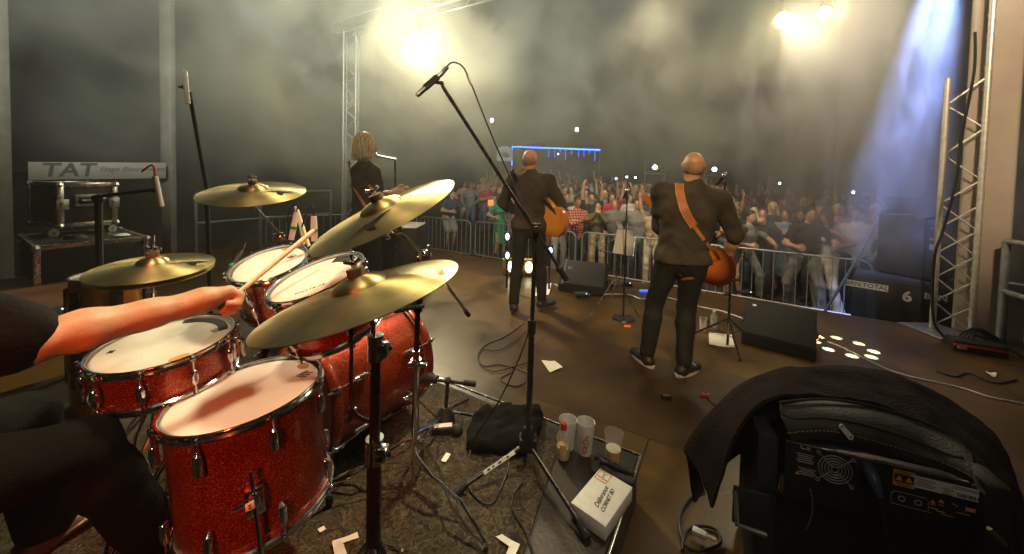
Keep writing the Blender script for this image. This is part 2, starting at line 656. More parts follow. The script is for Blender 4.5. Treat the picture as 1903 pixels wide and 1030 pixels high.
M['smallled'] = emis('small_led', (0.3, 0.6, 1.0), 5)
M['clear'] = mat('clear_plastic', (0.9, 0.9, 0.9), 0.06, trans=1.0, var=0.02)
M['frost'] = mat('frosted_cup_plastic', (0.85, 0.85, 0.82), 0.35, alpha=0.62, var=0.03)
M['frost_clear'] = mat('cup_over_beer', (0.85, 0.8, 0.7), 0.3, alpha=0.15, var=0.03)
M['truss'] = mat('truss_tube', (0.72, 0.68, 0.58), 0.42, 0.55, var=0.12, scale=22)
M['beer'] = mat('beer', (0.95, 0.42, 0.05), 0.2, var=0.03)
M['cable'] = mat('cable_black', (0.012, 0.012, 0.012), 0.5)
M['cable_white'] = mat('cable_white', (0.72, 0.7, 0.64), 0.5)
M['cable_red'] = mat('cable_red', (0.5, 0.06, 0.05), 0.5)
M['stick'] = mat('hickory', (0.86, 0.76, 0.52), 0.45, var=0.1, scale=30)
M['wood_case'] = mat('brown_wood', (0.10, 0.045, 0.022), 0.5, var=0.3, scale=4)
M['panel_black'] = mat('powder_black', (0.006, 0.006, 0.0065), 0.65, bump=0.15, bscale=400)
M['grille'] = mat('speaker_grille', (0.010, 0.009, 0.008), 0.75, 0.0, bump=0.6, bscale=300)
M['green_band'] = mat('green_band', (0.02, 0.3, 0.06), 0.5)
M['banner'] = mat('banner_vinyl', (0.16, 0.15, 0.125), 0.55, var=0.08, scale=3)
M['column'] = mat('column_cover', (0.44, 0.36, 0.29), 0.75, var=0.08, scale=3, bump=0.1)
M['scrim'] = mat('black_scrim', (0.007, 0.008, 0.007), 0.98, var=0.4, scale=2, spec=0.05)


def thin_paper():
    m = bpy.data.materials.new('thin_paper')
    m.use_nodes = True
    N, L = m.node_tree.nodes, m.node_tree.links
    out = N['Material Output']
    N.remove(N['Principled BSDF'])
    d, t, x, z = N.new('ShaderNodeBsdfDiffuse'), N.new('ShaderNodeBsdfTranslucent'), N.new('ShaderNodeMixShader'), N.new('ShaderNodeTexNoise')
    z.inputs['Scale'].default_value = 30
    cr = N.new('ShaderNodeValToRGB')
    cr.color_ramp.elements[0].color = (0.8, 0.79, 0.75, 1)
    cr.color_ramp.elements[1].color = (0.88, 0.87, 0.84, 1)
    L.new(z.outputs['Fac'], cr.inputs[0])
    L.new(cr.outputs[0], d.inputs[0])
    L.new(cr.outputs[0], t.inputs[0])
    L.new(d.outputs[0], x.inputs[1])
    L.new(t.outputs[0], x.inputs[2])
    L.new(x.outputs[0], out.inputs['Surface'])
    return m


M['thin_paper'] = thin_paper()


def floor_mat():
    m = mat('stage_plywood', (0.07, 0.045, 0.026), 0.5)
    nt = m.node_tree
    N, L = nt.nodes, nt.links
    b = N["Principled BSDF"]
    tc = N.new('ShaderNodeTexCoord')
    mp = N.new('ShaderNodeMapping')
    mp.inputs['Rotation'].default_value = (0, 0, math.atan2(0.505, 0.863))
    L.new(tc.outputs['Object'], mp.inputs[0])
    br = N.new('ShaderNodeTexBrick')
    br.offset = 0.5
    br.inputs['Scale'].default_value = 1.0
    br.inputs['Brick Width'].default_value = 2.2
    br.inputs['Row Height'].default_value = 1.095
    br.inputs['Mortar Size'].default_value = 0.004
    br.inputs['Color1'].default_value = (0.10, 0.052, 0.009, 1)
    br.inputs['Color2'].default_value = (0.055, 0.027, 0.005, 1)
    br.inputs['Mortar'].default_value = (0.012, 0.008, 0.005, 1)
    mp.inputs['Location'].default_value = (0.35, -3.335 + 1.095 * 3, 0)
    L.new(mp.outputs[0], br.inputs['Vector'])
    n1 = N.new('ShaderNodeTexNoise')
    n1.inputs['Scale'].default_value = 1.7
    n1.inputs['Detail'].default_value = 7
    n1.inputs['Roughness'].default_value = 0.65
    L.new(tc.outputs['Object'], n1.inputs['Vector'])
    n2 = N.new('ShaderNodeTexNoise')
    n2.inputs['Scale'].default_value = 45
    n2.inputs['Detail'].default_value = 5
    L.new(tc.outputs['Object'], n2.inputs['Vector'])
    mr = N.new('ShaderNodeMapRange')
    mr.inputs['From Min'].default_value = 0.3
    mr.inputs['From Max'].default_value = 0.7
    mr.inputs['To Min'].default_value = 0.28
    mr.inputs['To Max'].default_value = 1.5
    L.new(n1.outputs['Fac'], mr.inputs[0])
    vm = N.new('ShaderNodeVectorMath')
    vm.operation = 'SCALE'
    L.new(br.outputs['Color'], vm.inputs[0])
    L.new(mr.outputs[0], vm.inputs['Scale'])
    # pale scuffs and litter specks
    n3 = N.new('ShaderNodeTexNoise')
    n3.inputs['Scale'].default_value = 60
    n3.inputs['Detail'].default_value = 2
    L.new(tc.outputs['Object'], n3.inputs['Vector'])
    m3 = N.new('ShaderNodeMapRange')
    m3.inputs['From Min'].default_value = 0.73
    m3.inputs['From Max'].default_value = 0.78
    m3.inputs['To Max'].default_value = 0.6
    L.new(n3.outputs['Fac'], m3.inputs[0])
    mx = N.new('ShaderNodeMix')
    mx.data_type = 'RGBA'
    mx.inputs['B'].default_value = (0.28, 0.22, 0.14, 1)
    L.new(vm.outputs[0], mx.inputs['A'])
    L.new(m3.outputs[0], mx.inputs['Factor'])
    L.new(mx.outputs['Result'], b.inputs['Base Color'])
    m4 = N.new('ShaderNodeMapRange')
    b.inputs['Specular IOR Level'].default_value = 0.45
    m4.inputs['To Min'].default_value = 0.16
    m4.inputs['To Max'].default_value = 0.6
    L.new(n1.outputs['Fac'], m4.inputs[0])
    L.new(m4.outputs[0], b.inputs['Roughness'])
    bp = N.new('ShaderNodeBump')
    bp.inputs['Strength'].default_value = 0.25
    bp.inputs['Distance'].default_value = 0.004
    L.new(n2.outputs['Fac'], bp.inputs['Height'])
    L.new(bp.outputs[0], b.inputs['Normal'])
    return m


def rug_mat():
    """worn oriental rug: pale scrolls over brown"""
    m = mat('rug_pile', (0.1, 0.06, 0.03), 0.95)
    nt = m.node_tree
    N, L = nt.nodes, nt.links
    b = N["Principled BSDF"]
    tc = N.new('ShaderNodeTexCoord')
    nz = N.new('ShaderNodeTexNoise')
    nz.inputs['Scale'].default_value = 24
    nz.inputs['Detail'].default_value = 2.5
    nz.inputs['Distortion'].default_value = 1.6
    L.new(tc.outputs['Object'], nz.inputs['Vector'])
    vo = N.new('ShaderNodeTexVoronoi')
    vo.inputs['Scale'].default_value = 60
    vo.feature = 'SMOOTH_F1'
    L.new(tc.outputs['Object'], vo.inputs['Vector'])
    cr = N.new('ShaderNodeValToRGB')
    e = cr.color_ramp.elements
    e[0].position = 0.40
    e[0].color = (0.016, 0.010, 0.007, 1)
    e[1].position = 0.47
    e[1].color = (0.095, 0.072, 0.036, 1)
    e2 = e.new(0.53)
    e2.color = (0.020, 0.012, 0.008, 1)
    e3 = e.new(0.60)
    e3.color = (0.062, 0.046, 0.022, 1)
    e4 = e.new(0.66)
    e4.color = (0.022, 0.012, 0.008, 1)
    L.new(nz.outputs['Fac'], cr.inputs[0])
    mr = N.new('ShaderNodeMapRange')
    mr.inputs['From Min'].default_value = 0.1
    mr.inputs['From Max'].default_value = 0.6
    mr.inputs['To Min'].default_value = 0.5
    mr.inputs['To Max'].default_value = 1.4
    L.new(vo.outputs['Distance'], mr.inputs[0])
    vm = N.new('ShaderNodeVectorMath')
    vm.operation = 'SCALE'
    L.new(cr.outputs[0], vm.inputs[0])
    L.new(mr.outputs[0], vm.inputs['Scale'])
    L.new(vm.outputs[0], b.inputs['Base Color'])
    n2 = N.new('ShaderNodeTexNoise')
    n2.inputs['Scale'].default_value = 300
    L.new(tc.outputs['Object'], n2.inputs['Vector'])
    bp = N.new('ShaderNodeBump')
    bp.inputs['Strength'].default_value = 0.9
    bp.inputs['Distance'].default_value = 0.006
    L.new(n2.outputs['Fac'], bp.inputs['Height'])
    L.new(bp.outputs[0], b.inputs['Normal'])
    return m


M['floor'] = floor_mat()
M['rug'] = rug_mat()
M['riser'] = mat('riser_deck', (0.028, 0.020, 0.014), 0.42, var=0.3, scale=6, bump=0.2, bscale=60)
M['ground'] = mat('trodden_ground', (0.035, 0.032, 0.022), 0.9, var=0.4, scale=1.5, bump=0.6, bscale=12)


def build_in(mb, name, mats, Fm, parent=None, **tags):
    """build with the object's own axes set to the frame Fm (vertices are given in that frame)"""
    o = mb.build(name, mats, None, **tags)
    if parent is not None:
        o.parent = parent
        o.matrix_parent_inverse = Matrix.Identity(4)
        o.matrix_local = WM[parent].inverted() @ Fm
    else:
        o.matrix_world = Fm
    WM[o] = Fm
    return o


# ------------------------------------------------------------------ bodies: smooth-blended tapered limbs turned into one surface
def vnoise(p, s, seed=0):
    q = p * s
    i = np.floor(q).astype(np.int64)
    f = q - i
    f = f * f * (3 - 2 * f)

    def h(a, b, c):
        n = (a * 73856093) ^ (b * 19349663) ^ (c * 83492791) ^ (seed * 2654435)
        n = (n ^ (n >> 13)) * 1274126177
        return ((n & 0xffff) / 65535.0)
    x, y, z = i[..., 0], i[..., 1], i[..., 2]
    fx, fy, fz = f[..., 0], f[..., 1], f[..., 2]
    r = 0
    for dx in (0, 1):
        for dy in (0, 1):
            for dz in (0, 1):
                w = (fx if dx else 1 - fx) * (fy if dy else 1 - fy) * (fz if dz else 1 - fz)
                r = r + w * h(x + dx, y + dy, z + dz)
    return r - 0.5


def sdf_mesh(prims, h=0.02, k=0.03, noise=0.0, nscale=12.0, cuts=()):
    """prims: ('c', a, b, ra, rb[, axis, flat]) tapered capsule; ('e', centre, radii[, M3]) ellipsoid; each may end with dict(k=..)"""
    A = []
    lo, hi = np.full(3, 1e9), np.full(3, -1e9)
    for p in prims:
        if p[0] == 'c':
            a, b = np.array(p[1], float), np.array(p[2], float)
            r = max(p[3], p[4])
            pl, ph = np.minimum(a, b) - r, np.maximum(a, b) + r
        else:
            a = np.array(p[1], float)
            r = max(p[2])
            pl, ph = a - r, a + r
        A.append((pl, ph))
        lo, hi = np.minimum(lo, pl), np.maximum(hi, ph)
    pad = 2.5 * h + k * 0.5 + noise
    lo, hi = lo - pad, hi + pad
    n = np.ceil((hi - lo) / h).astype(int) + 1
    V = np.full(n, 0.5, np.float32)
    ax = [lo[i] + h * np.arange(n[i]) for i in range(3)]
    for p, (pl, ph) in zip(prims, A):
        kk = k
        if isinstance(p[-1], dict):
            kk = p[-1].get('k', k)
            p = p[:-1]
        i0 = np.maximum(np.floor((pl - kk - 3 * h - lo) / h).astype(int), 0)
        i1 = np.minimum(np.ceil((ph + kk + 3 * h - lo) / h).astype(int) + 1, n)
        sl = tuple(slice(i0[i], i1[i]) for i in range(3))
        G = np.stack(np.meshgrid(*[ax[i][sl[i]] for i in range(3)], indexing='ij'), -1)
        if p[0] == 'c':
            a, b = np.array(p[1], float), np.array(p[2], float)
            pa = G - a
            ba = b - a
            if len(p) > 5:
                u = np.array(p[5], float)
                u /= np.linalg.norm(u)
                pa = pa + ((pa @ u)[..., None] * u) * (1 / p[6] - 1)
            t = np.clip((pa @ ba) / max(ba @ ba, 1e-9), 0, 1)
            d = np.linalg.norm(pa - t[..., None] * ba, axis=-1) - (p[3] + (p[4] - p[3]) * t)
            if len(p) > 5:
                d = d * (p[6] * 0.5 + 0.5)
        else:
            q = G - np.array(p[1], float)
            if len(p) > 3:
                q = q @ np.array(p[3], float)
            rr = np.array(p[2], float)
            k0 = np.linalg.norm(q / rr, axis=-1)
            k1 = np.linalg.norm(q / (rr * rr), axis=-1)
            d = k0 * (k0 - 1) / np.maximum(k1, 1e-6)
        s = V[sl]
        hh = np.clip(0.5 + 0.5 * (s - d) / kk, 0, 1)
        V[sl] = s * (1 - hh) + d * hh - kk * hh * (1 - hh)
    if noise:
        G = np.stack(np.meshgrid(*ax, indexing='ij'), -1)
        G2 = G * np.array([1, 1, 0.8])
        V += (noise * (vnoise(G2, nscale, 3) + 0.5 * vnoise(G2, nscale * 2.1, 5))).astype(np.float32)
        if noise > 0.0185:
            ph = G[..., 2] * 8 + G[..., 0] * 5 * np.sign(G[..., 0]) + 2.2 * vnoise(G, 6, 9)
            V += (0.006 * np.sin(2 * PI * ph) * (0.4 + vnoise(G, 5, 12))).astype(np.float32)
    for nrm, off in cuts:      # keep the side where p.n < off
        G = np.stack(np.meshgrid(*ax, indexing='ij'), -1)
        V = np.maximum(V, G @ np.array(nrm, float) - off)
    return surfnet(V, lo, h)


def surfnet(V, lo, h):
    S = V < 0
    n = np.array(V.shape) - 1
    cor = [(i, j, k) for i in (0, 1) for j in (0, 1) for k in (0, 1)]

    def sub(A_, c):
        return A_[c[0]:c[0] + n[0], c[1]:c[1] + n[1], c[2]:c[2] + n[2]]
    anyi = np.zeros(n, bool)
    alli = np.ones(n, bool)
    for c in cor:
        s = sub(S, c)
        anyi |= s
        alli &= s
    act = anyi & ~alli
    idx = np.full(n, -1, np.int64)
    N = int(act.sum())
    idx[act] = np.arange(N)
    ijk = np.argwhere(act)
    P = np.zeros((N, 3))
    cnt = np.zeros(N)
    val = {c: sub(V, c)[act] for c in cor}
    for c in cor:
        for a in range(3):
            if c[a] == 0:
                d = list(c)
                d[a] = 1
                d = tuple(d)
                va, vb = val[c], val[d]
                x = (va < 0) != (vb < 0)
                t = va[x] / (va[x] - vb[x])
                q = np.tile(np.array(c, float), (x.sum(), 1))
                q[:, a] += t
                P[x] += q
                cnt[x] += 1
    P = (P / cnt[:, None] + ijk) * h + lo
    F = []
    for a in range(3):
        b, c = (a + 1) % 3, (a + 2) % 3
        s0 = [slice(None)] * 3
        s1 = [slice(None)] * 3
        s0[a] = slice(0, n[a])
        s1[a] = slice(1, n[a] + 1)
        for q in (b, c):
            s0[q] = slice(1, n[q])
            s1[q] = slice(1, n[q])
        A0, A1 = S[tuple(s0)], S[tuple(s1)]
        for flip in (False, True):
            w = np.argwhere((A0 & ~A1) if not flip else (~A0 & A1))
            if not len(w):
                continue
            w[:, b] += 1
            w[:, c] += 1
            e = np.zeros(3, int)

            def at(db, dc):
                z = w.copy()
                z[:, b] -= db
                z[:, c] -= dc
                return idx[z[:, 0], z[:, 1], z[:, 2]]
            q = np.stack([at(1, 1), at(0, 1), at(0, 0), at(1, 0)], 1)
            if flip:
                q = q[:, ::-1]
            F.append(q)
    F = np.concatenate(F) if F else np.zeros((0, 4), int)
    return [Vector(p) for p in P], F.tolist()


def nv(a):
    a = np.array(a, float)
    return a / max(np.linalg.norm(a), 1e-9)


def ik(a, t, l1, l2, hint):
    """middle joint of a two-bone limb from a to t, bending towards hint"""
    a, t, hint = map(lambda q: np.array(q, float), (a, t, hint))
    d = t - a
    L = np.linalg.norm(d)
    if L > (l1 + l2) * 0.995:
        t = a + d / L * (l1 + l2) * 0.995
        d = t - a
        L = np.linalg.norm(d)
    x = (l1 * l1 - l2 * l2 + L * L) / (2 * L)
    hgt = math.sqrt(max(l1 * l1 - x * x, 0))
    u = d / L
    hn = hint - u * (hint @ u)
    return a + u * x + nv(hn) * hgt, t


class Fig:
    """a posed figure in its own frame (x right, y forward, z up), 1.75 m tall standing"""

    def __init__(s, hip=(0, 0, 0.93), lean=(0, 0), yaw=0, hyaw=0, hpitch=0, handL=None, handR=None, footL=None, footR=None,
                 elbL=(-1, -0.6, -0.6), elbR=(1, -0.6, -0.6), kneeL=(-.1, 1, 0), kneeR=(.1, 1, 0), build=1.0, sexf=False, tilt=0,
                 palmL=None, palmR=None, toeL=(-.2, 1, 0), toeR=(.2, 1, 0), curl=0.5, shl=0.0):
        s.b, s.f = build, sexf
        s.hip = np.array(hip, float)
        up = nv((lean[0], lean[1], 1))
        s.up = up
        cy_, sy_ = math.cos(yaw), math.sin(yaw)
        fwd = nv(np.array((-sy_, cy_, 0)) - up * (np.array((-sy_, cy_, 0)) @ up))
        rt = np.cross(fwd, up)
        s.fwd, s.rt = fwd, rt
        s.waist = s.hip + up * 0.17
        s.chest = s.hip + up * 0.36
        s.neck = s.hip + up * 0.53
        sw = (0.165 if sexf else 0.19) * (0.5 + 0.5 * build)
        s.shL = s.neck - up * (0.05 - shl) - rt * sw
        s.shR = s.neck - up * (0.05 - shl) + rt * sw
        hy = yaw + hyaw
        hf = np.array((-math.sin(hy) * math.cos(hpitch), math.cos(hy) * math.cos(hpitch), math.sin(hpitch)))
        hu = nv(up * 0.5 + np.array((0, 0, 0.5)) + rt * tilt)
        hf = nv(hf - hu * (hf @ hu) * 0.6)
        s.hf = hf
        s.hu = nv(hu - hf * (hu @ hf))
        s.hr = np.cross(s.hf, s.hu)
        s.head = s.neck + nv(up + np.array((0, 0, 1)) + hf * 0.12) * (0.205 if build < 1.1 else 0.185)
        hL = s.shL + np.array((-0.07, 0.06, -0.52)) if handL is None else np.array(handL, float)
        hR = s.shR + np.array((0.07, 0.06, -0.52)) if handR is None else np.array(handR, float)
        s.elL, s.haL = ik(s.shL, hL, 0.29, 0.26, elbL)
        s.elR, s.haR = ik(s.shR, hR, 0.29, 0.26, elbR)
        s.hjL = s.hip - rt * 0.09
        s.hjR = s.hip + rt * 0.09
        fL = np.array((-0.12, 0, 0.09) if footL is None else footL, float)
        fR = np.array((0.12, 0, 0.09) if footR is None else footR, float)
        s.knL, s.anL = ik(s.hjL, fL, 0.43, 0.43, kneeL)
        s.knR, s.anR = ik(s.hjR, fR, 0.43, 0.43, kneeR)
        s.toL, s.toR = nv(toeL), nv(toeR)
        s.paL = nv(s.haL - s.elL) if palmL is None else nv(palmL)
        s.paR = nv(s.haR - s.elR) if palmR is None else nv(palmR)
        s.curl = curl

    def torso(s, g=0.0, bottom=0.0):
        b, f = s.b, s.fwd
        w = 0.92 if s.f else 1.0
        hb_ = min(b, 1.0 + (b - 1) * 0.35)
        P = [('c', s.hip - s.rt * 0.05 - s.up * bottom, s.hip + s.rt * 0.05 - s.up * bottom, 0.122 * hb_ + g, 0.122 * hb_ + g, f, 0.78),
             ('c', s.hip, s.waist, 0.135 * hb_ * (1.04 if s.f else 1) + g, 0.118 * b * w + g, f, 0.75),
             ('c', s.waist - s.rt * 0.03, s.waist + s.rt * 0.03, 0.115 * b * w + g, 0.115 * b * w + g, f, 0.8),
             ('c', s.waist, s.chest, 0.12 * b * w + g, 0.145 * b * w + g, f, 0.74),
             ('c', s.chest - s.rt * 0.045, s.chest + s.rt * 0.045, 0.125 * b * w + g, 0.125 * b * w + g, f, 0.8),
             ('c', s.chest, s.neck - s.up * 0.06, 0.14 * b * w + g, 0.10 * w + g, f, 0.72),
             ('c', s.shL, s.neck - s.up * 0.02, 0.058 * (0.6 + 0.4 * b) + g, 0.062 + g),
             ('c', s.shR, s.neck - s.up * 0.02, 0.058 * (0.6 + 0.4 * b) + g, 0.062 + g)]
        if s.f:
            for q in (-1, 1):
                c = s.chest + s.up * 0.0 + s.rt * 0.07 * q + f * 0.085
                P.append(('c', c, c + f * 0.02, 0.055 + g * 0.5, 0.045 + g * 0.5))
        if b > 1.15:
            P.append(('c', s.waist + f * 0.03, s.waist - s.up * 0.08 + f * 0.04, 0.13 * b, 0.13 * b))
        return P

    def arm(s, side, g=0.0, frac=1.0, r0=None):
        """frac 0..1 reaches the elbow, 1..2 the wrist"""
        sh, el, ha = (s.shL, s.elL, s.haL) if side < 0 else (s.shR, s.elR, s.haR)
        b = (0.85 if s.f else 1.0) * (0.6 + 0.4 * s.b)
        P = []
        e = sh + (el - sh) * min(frac, 1)
        P.append(('c', sh, e, 0.056 * b + g, (0.056 - 0.014 * min(frac, 1)) * b + g))
        if frac > 1:
            q = frac - 1
            P.append(('c', el, el + (ha - el) * 0.35 * min(1, q / .35), 0.042 * b + g, 0.043 * b + g))
            if q > 0.35:
                P.append(('c', el + (ha - el) * 0.35, el + (ha - el) * q, 0.043 * b + g, 0.028 * b + g + (g > 0) * 0.006))
        return P

    def leg(s, side, g=0.0, frac=2.0, flare=0.0):
        hj, kn, an = (s.hjL, s.knL, s.anL) if side < 0 else (s.hjR, s.knR, s.anR)
        b = 0.55 + 0.45 * s.b
        P = [('c', hj, hj + (kn - hj) * min(frac, 1), 0.092 * b + g, (0.092 - 0.032 * min(frac, 1)) * b + g + (flare if frac < 1.3 else 0))]
        if frac > 1:
            q = frac - 1
            c = kn + (an - kn) * 0.3
            P.append(('c', kn, kn + (an - kn) * min(q, .3), 0.058 * b + g, 0.06 * b + g))
            if q > .3:
                P.append(('c', c, kn + (an - kn) * q, 0.06 * b + g, (0.06 - 0.022 * q) * b + g + flare))
        return P

    def skull(s):
        h, f, u, r = s.head, s.hf, s.hu, s.hr
        R3 = np.stack([r, f, u], 1)
        P = [('e', h + u * 0.02 - f * 0.012, (0.076, 0.096, 0.098), R3),
             ('e', h - u * 0.045 + f * 0.018, (0.058, 0.07, 0.075), R3, {'k': 0.03}),
             ('c', h - u * 0.09 + f * 0.052, h - u * 0.088 + f * 0.055, 0.022, 0.02, {'k': 0.03}),
             ('c', h - u * 0.0 + f * 0.084, h - u * 0.032 + f * 0.104, 0.009, 0.014, {'k': 0.008}),
             ('c', h + u * 0.018 + f * 0.08 - r * 0.03, h + u * 0.018 + f * 0.08 + r * 0.03, 0.012, 0.012, {'k': 0.02})]
        for q in (-1, 1):
            P.append(('c', h + r * 0.082 * q + u * 0.014 - f * 0.016, h + r * 0.078 * q - u * 0.03 - f * 0.004, 0.019, 0.012, r, 0.5, {'k': 0.006}))
        nb = s.neck - s.up * 0.03
        P.append(('c', nb, h - u * 0.05 - f * 0.02, 0.058 * (0.9 if s.f else 1.02) * (0.6 + 0.4 * s.b), 0.05 * (0.9 if s.f else 1.05)))
        return P

    def foot(s, side, g=0.0):
        an, to = (s.anL, s.toL) if side < 0 else (s.anR, s.toR)
        a = an - np.array((0, 0, 0.045))
        return [('c', an, a - to * 0.02, 0.038 + g, 0.038 + g), ('c', a - to * 0.03, a + to * 0.16 - np.array((0, 0, 0.012)), 0.036 + g, 0.03 + g, (0, 0, 1), 0.9),
                ('c', a + to * 0.07, a + to * 0.15, 0.036 + g, 0.034 + g, (0, 0, 1), 0.7)]

    def face(s, mb, mi_eye=1, mi_lip=2):
        h, f, u, r = s.head, s.hf, s.hu, s.hr
        Mx = Matrix(((r[0], f[0], u[0], h[0]), (r[1], f[1], u[1], h[1]), (r[2], f[2], u[2], h[2]), (0, 0, 0, 1)))
        for q in (-1, 1):
            mb.ball((0.03 * q, 0.076, 0.002), (0.013, 0.008, 0.006), 8, mi_eye, Mx)
            mb.tube([(0.048 * q, 0.074, 0.022), (0.03 * q, 0.085, 0.026), (0.014 * q, 0.087, 0.021)], 0.0035, 5, mi_eye, M=Mx)
        mb.ball((0, 0.077, -0.056), (0.022, 0.010, 0.006), 8, mi_lip, Mx)

    def hand(s, mb, side, grip=None, n=6, big=1.0, spread=0.4, fist=False):
        """palm and five tapered, bent fingers rooted in the palm; mb gets them"""
        el, ha, pd = (s.elL, s.haL, s.paL) if side < 0 else (s.elR, s.haR, s.paR)
        d = nv(pd)
        nrm = np.cross(d, s.up)            # palm normal guess
        if np.linalg.norm(nrm) < 0.2:
            nrm = s.rt
        nrm = nv(nrm) * (1 if side < 0 else -1)
        if grip is not None:
            nrm = nv(np.array(grip, float) - d * (np.array(grip, float) @ d))
        sd = nv(np.cross(nrm, d))          # across the palm
        if side < 0:
            sd = -sd
        w = ha
        pc = w + d * 0.05
        ps = [('c', w - d * 0.01, w + d * 0.03, 0.026, 0.03, nrm, 0.7), ('c', w + d * 0.03 - sd * 0.018, w + d * 0.075 - sd * 0.024, 0.022, 0.02, nrm, 0.75),
              ('c', w + d * 0.03 + sd * 0.018, w + d * 0.075 + sd * 0.024, 0.022, 0.02, nrm, 0.75), ('c', w + d * 0.03, w + d * 0.078, 0.026, 0.022, nrm, 0.7)]
        c = 1.55 if fist else s.curl
        for i, (o, L) in enumerate(((-0.031, 0.07), (-0.011, 0.08), (0.010, 0.076), (0.030, 0.06))):
            p = w + d * 0.085 + sd * o
            dr = nv(d + sd * o * spread * 8)
            pts = [p - d * 0.02, p]
            ang = 0
            for j, fr in enumerate((0.42, 0.32, 0.26)):
                ang += c * (0.55 if j == 0 else 0.75)
                dd = dr * math.cos(ang) + nrm * math.sin(ang)
                p = p + dd * L * fr
                pts.append(p)
            mb.tube(spline(pts, 2), list(np.linspace(0.0098, 0.0072, (len(pts) - 1) * 2 + 1)), n, 0)
        p = w + d * 0.03 - sd * 0.028
        t1 = p - sd * 0.022 + d * 0.022 + nrm * 0.012
        t2 = t1 - sd * 0.006 + d * 0.028 + nrm * 0.012 * (1 + c)
        t3 = t2 + sd * 0.004 + d * 0.018 + nrm * 0.008 * (1 + c)
        mb.tube(spline([p, t1, t2, t3], 2), [0.014, 0.013, 0.0125, 0.012, 0.0115, 0.0105, 0.009], n, 0)
        return ps

    # ---- meshes
    def body(s, h=0.022, hands=True, gripL=None, gripR=None, fistL=False, fistR=False, legs=True):
        mb = MB()
        P = s.torso(-0.008) + s.arm(-1, 0, 2) + s.arm(1, 0, 2) + s.skull()
        if legs:
            gl = -0.008 if s.b < 1.1 else -0.03
            P += s.leg(-1, gl) + s.leg(1, gl) + s.foot(-1, -0.004) + s.foot(1, -0.004)
        hp = []
        if hands:
            hp = s.hand(mb, -1, gripL, fist=fistL) + s.hand(mb, 1, gripR, fist=fistR)
        v, f = sdf_mesh(P + hp, h, 0.028)
        mb.add(v, f, 0)
        s.face(mb)
        return mb

    def top(s, kind='tee', h=0.022, noise=0.012, g=0.014, hem=None):
        fr = {'tee': 0.62, 'long': 1.93, 'rolled': 1.08, 'tank': 0.0, 'threeq': 1.3}[kind]
        P = s.torso(g, 0.05 if g > 0.015 else 0.02)
        if kind == 'tank':
            P = P[:-2] if not s.f else P[:6] + P[8:]
            P += [('c', s.chest + s.rt * 0.08 * q, s.neck + s.rt * 0.1 * q - s.up * 0.03, 0.07, 0.035, s.fwd, 0.9) for q in (-1, 1)]
        else:
            P += s.arm(-1, g, fr) + s.arm(1, g, fr)
        if g > 0.015:
            bb = 0.55 + 0.45 * s.b
            P += [('c', a, a + (k_ - a) * 0.1, 0.09 * bb + g, 0.085 * bb + g) for a, k_ in ((s.hjL, s.knL), (s.hjR, s.knR))]
        if kind in ('long', 'rolled'):
            P.append(('c', s.neck - s.up * 0.04, s.neck + s.up * 0.045, 0.085, 0.068 * (0.6 + 0.4 * s.b)))
        v, f = sdf_mesh(P, h, 0.03, noise, 11, cuts=[((0, 0.06, -1), -hem)] if hem else ())
        return MB().add(v, f)

    def trousers(s, h=0.022, noise=0.012, g=0.012, frac=1.95, flare=0.0):
        hb_ = min(s.b, 1.0 + (s.b - 1) * 0.35)
        P = [('c', s.hip - s.rt * 0.05, s.hip + s.rt * 0.05, 0.122 * hb_ + g, 0.122 * hb_ + g, s.fwd, 0.78), ('c', s.hip, s.hip + s.up * 0.06, 0.125 * hb_ + g * .4, 0.12 * hb_ + g * .3, s.fwd, 0.76)]
        P += s.leg(-1, g, frac, flare) + s.leg(1, g, frac, flare)
        v, f = sdf_mesh(P, h, 0.03, noise, 13)
        return MB().add(v, f)

    def skirt(s, length=0.42, h=0.022, w=0.05):
        b = s.hip - np.array((0, 0, length)) + (s.knL + s.knR - s.hjL - s.hjR) * 0.12
        v, f = sdf_mesh([('c', s.hip + s.up * 0.1, s.hip, 0.12, 0.14, s.fwd, 0.8), ('c', s.hip - s.rt * 0.03, b - s.rt * w, 0.14, 0.15, s.fwd, 0.85),
                         ('c', s.hip + s.rt * 0.03, b + s.rt * w, 0.14, 0.15, s.fwd, 0.85)], h, 0.04, 0.016, 12, cuts=[((0, 0, -1), -(b[2] - 0.02))])
        return MB().add(v, f)

    def shoes(s, h=0.018, g=0.008):
        v, f = sdf_mesh(s.foot(-1, g) + s.foot(1, g), h, 0.015, cuts=[((0, 0, -1), 0.0)])
        return MB().add(v, f)

    def hair(s, kind='short', h=0.016):
        hd, f, u, r = s.head, s.hf, s.hu, s.hr
        R3 = np.stack([r, f, u], 1)
        P = [('e', hd + u * 0.033 - f * 0.022, (0.083, 0.098, 0.098), R3)]
        cut = [(tuple(f * 0.75 - u * 0.65), (f * 0.75 - u * 0.65) @ (hd + f * 0.052 + u * 0.028))]
        if kind == 'long':
            P += [('c', hd - f * 0.045 + u * 0.02, hd - f * 0.075 - u * 0.2, 0.082, 0.06, f, 0.6)]
            for q in (-1, 1):
                P += [('c', hd + r * 0.062 * q - f * 0.02, hd + r * 0.075 * q - u * 0.19 - f * 0.01, 0.038, 0.026)]
            cut = []
            P[0] = ('e', hd + u * 0.03 - f * 0.02, (0.088, 0.098, 0.1), R3)
        elif kind == 'bob':
            P += [('c', hd - f * 0.035 + u * 0.02, hd - f * 0.045 - u * 0.09, 0.088, 0.078, f, 0.75)]
            for q in (-1, 1):
                P += [('c', hd + r * 0.066 * q - f * 0.01, hd + r * 0.08 * q - u * 0.1 - f * 0.0, 0.036, 0.03)]
            cut = []
        elif kind == 'bun':
            P += [('c', hd - f * 0.1 + u * 0.08, hd - f * 0.115 + u * 0.09, 0.035, 0.035)]
        elif kind == 'fringe':
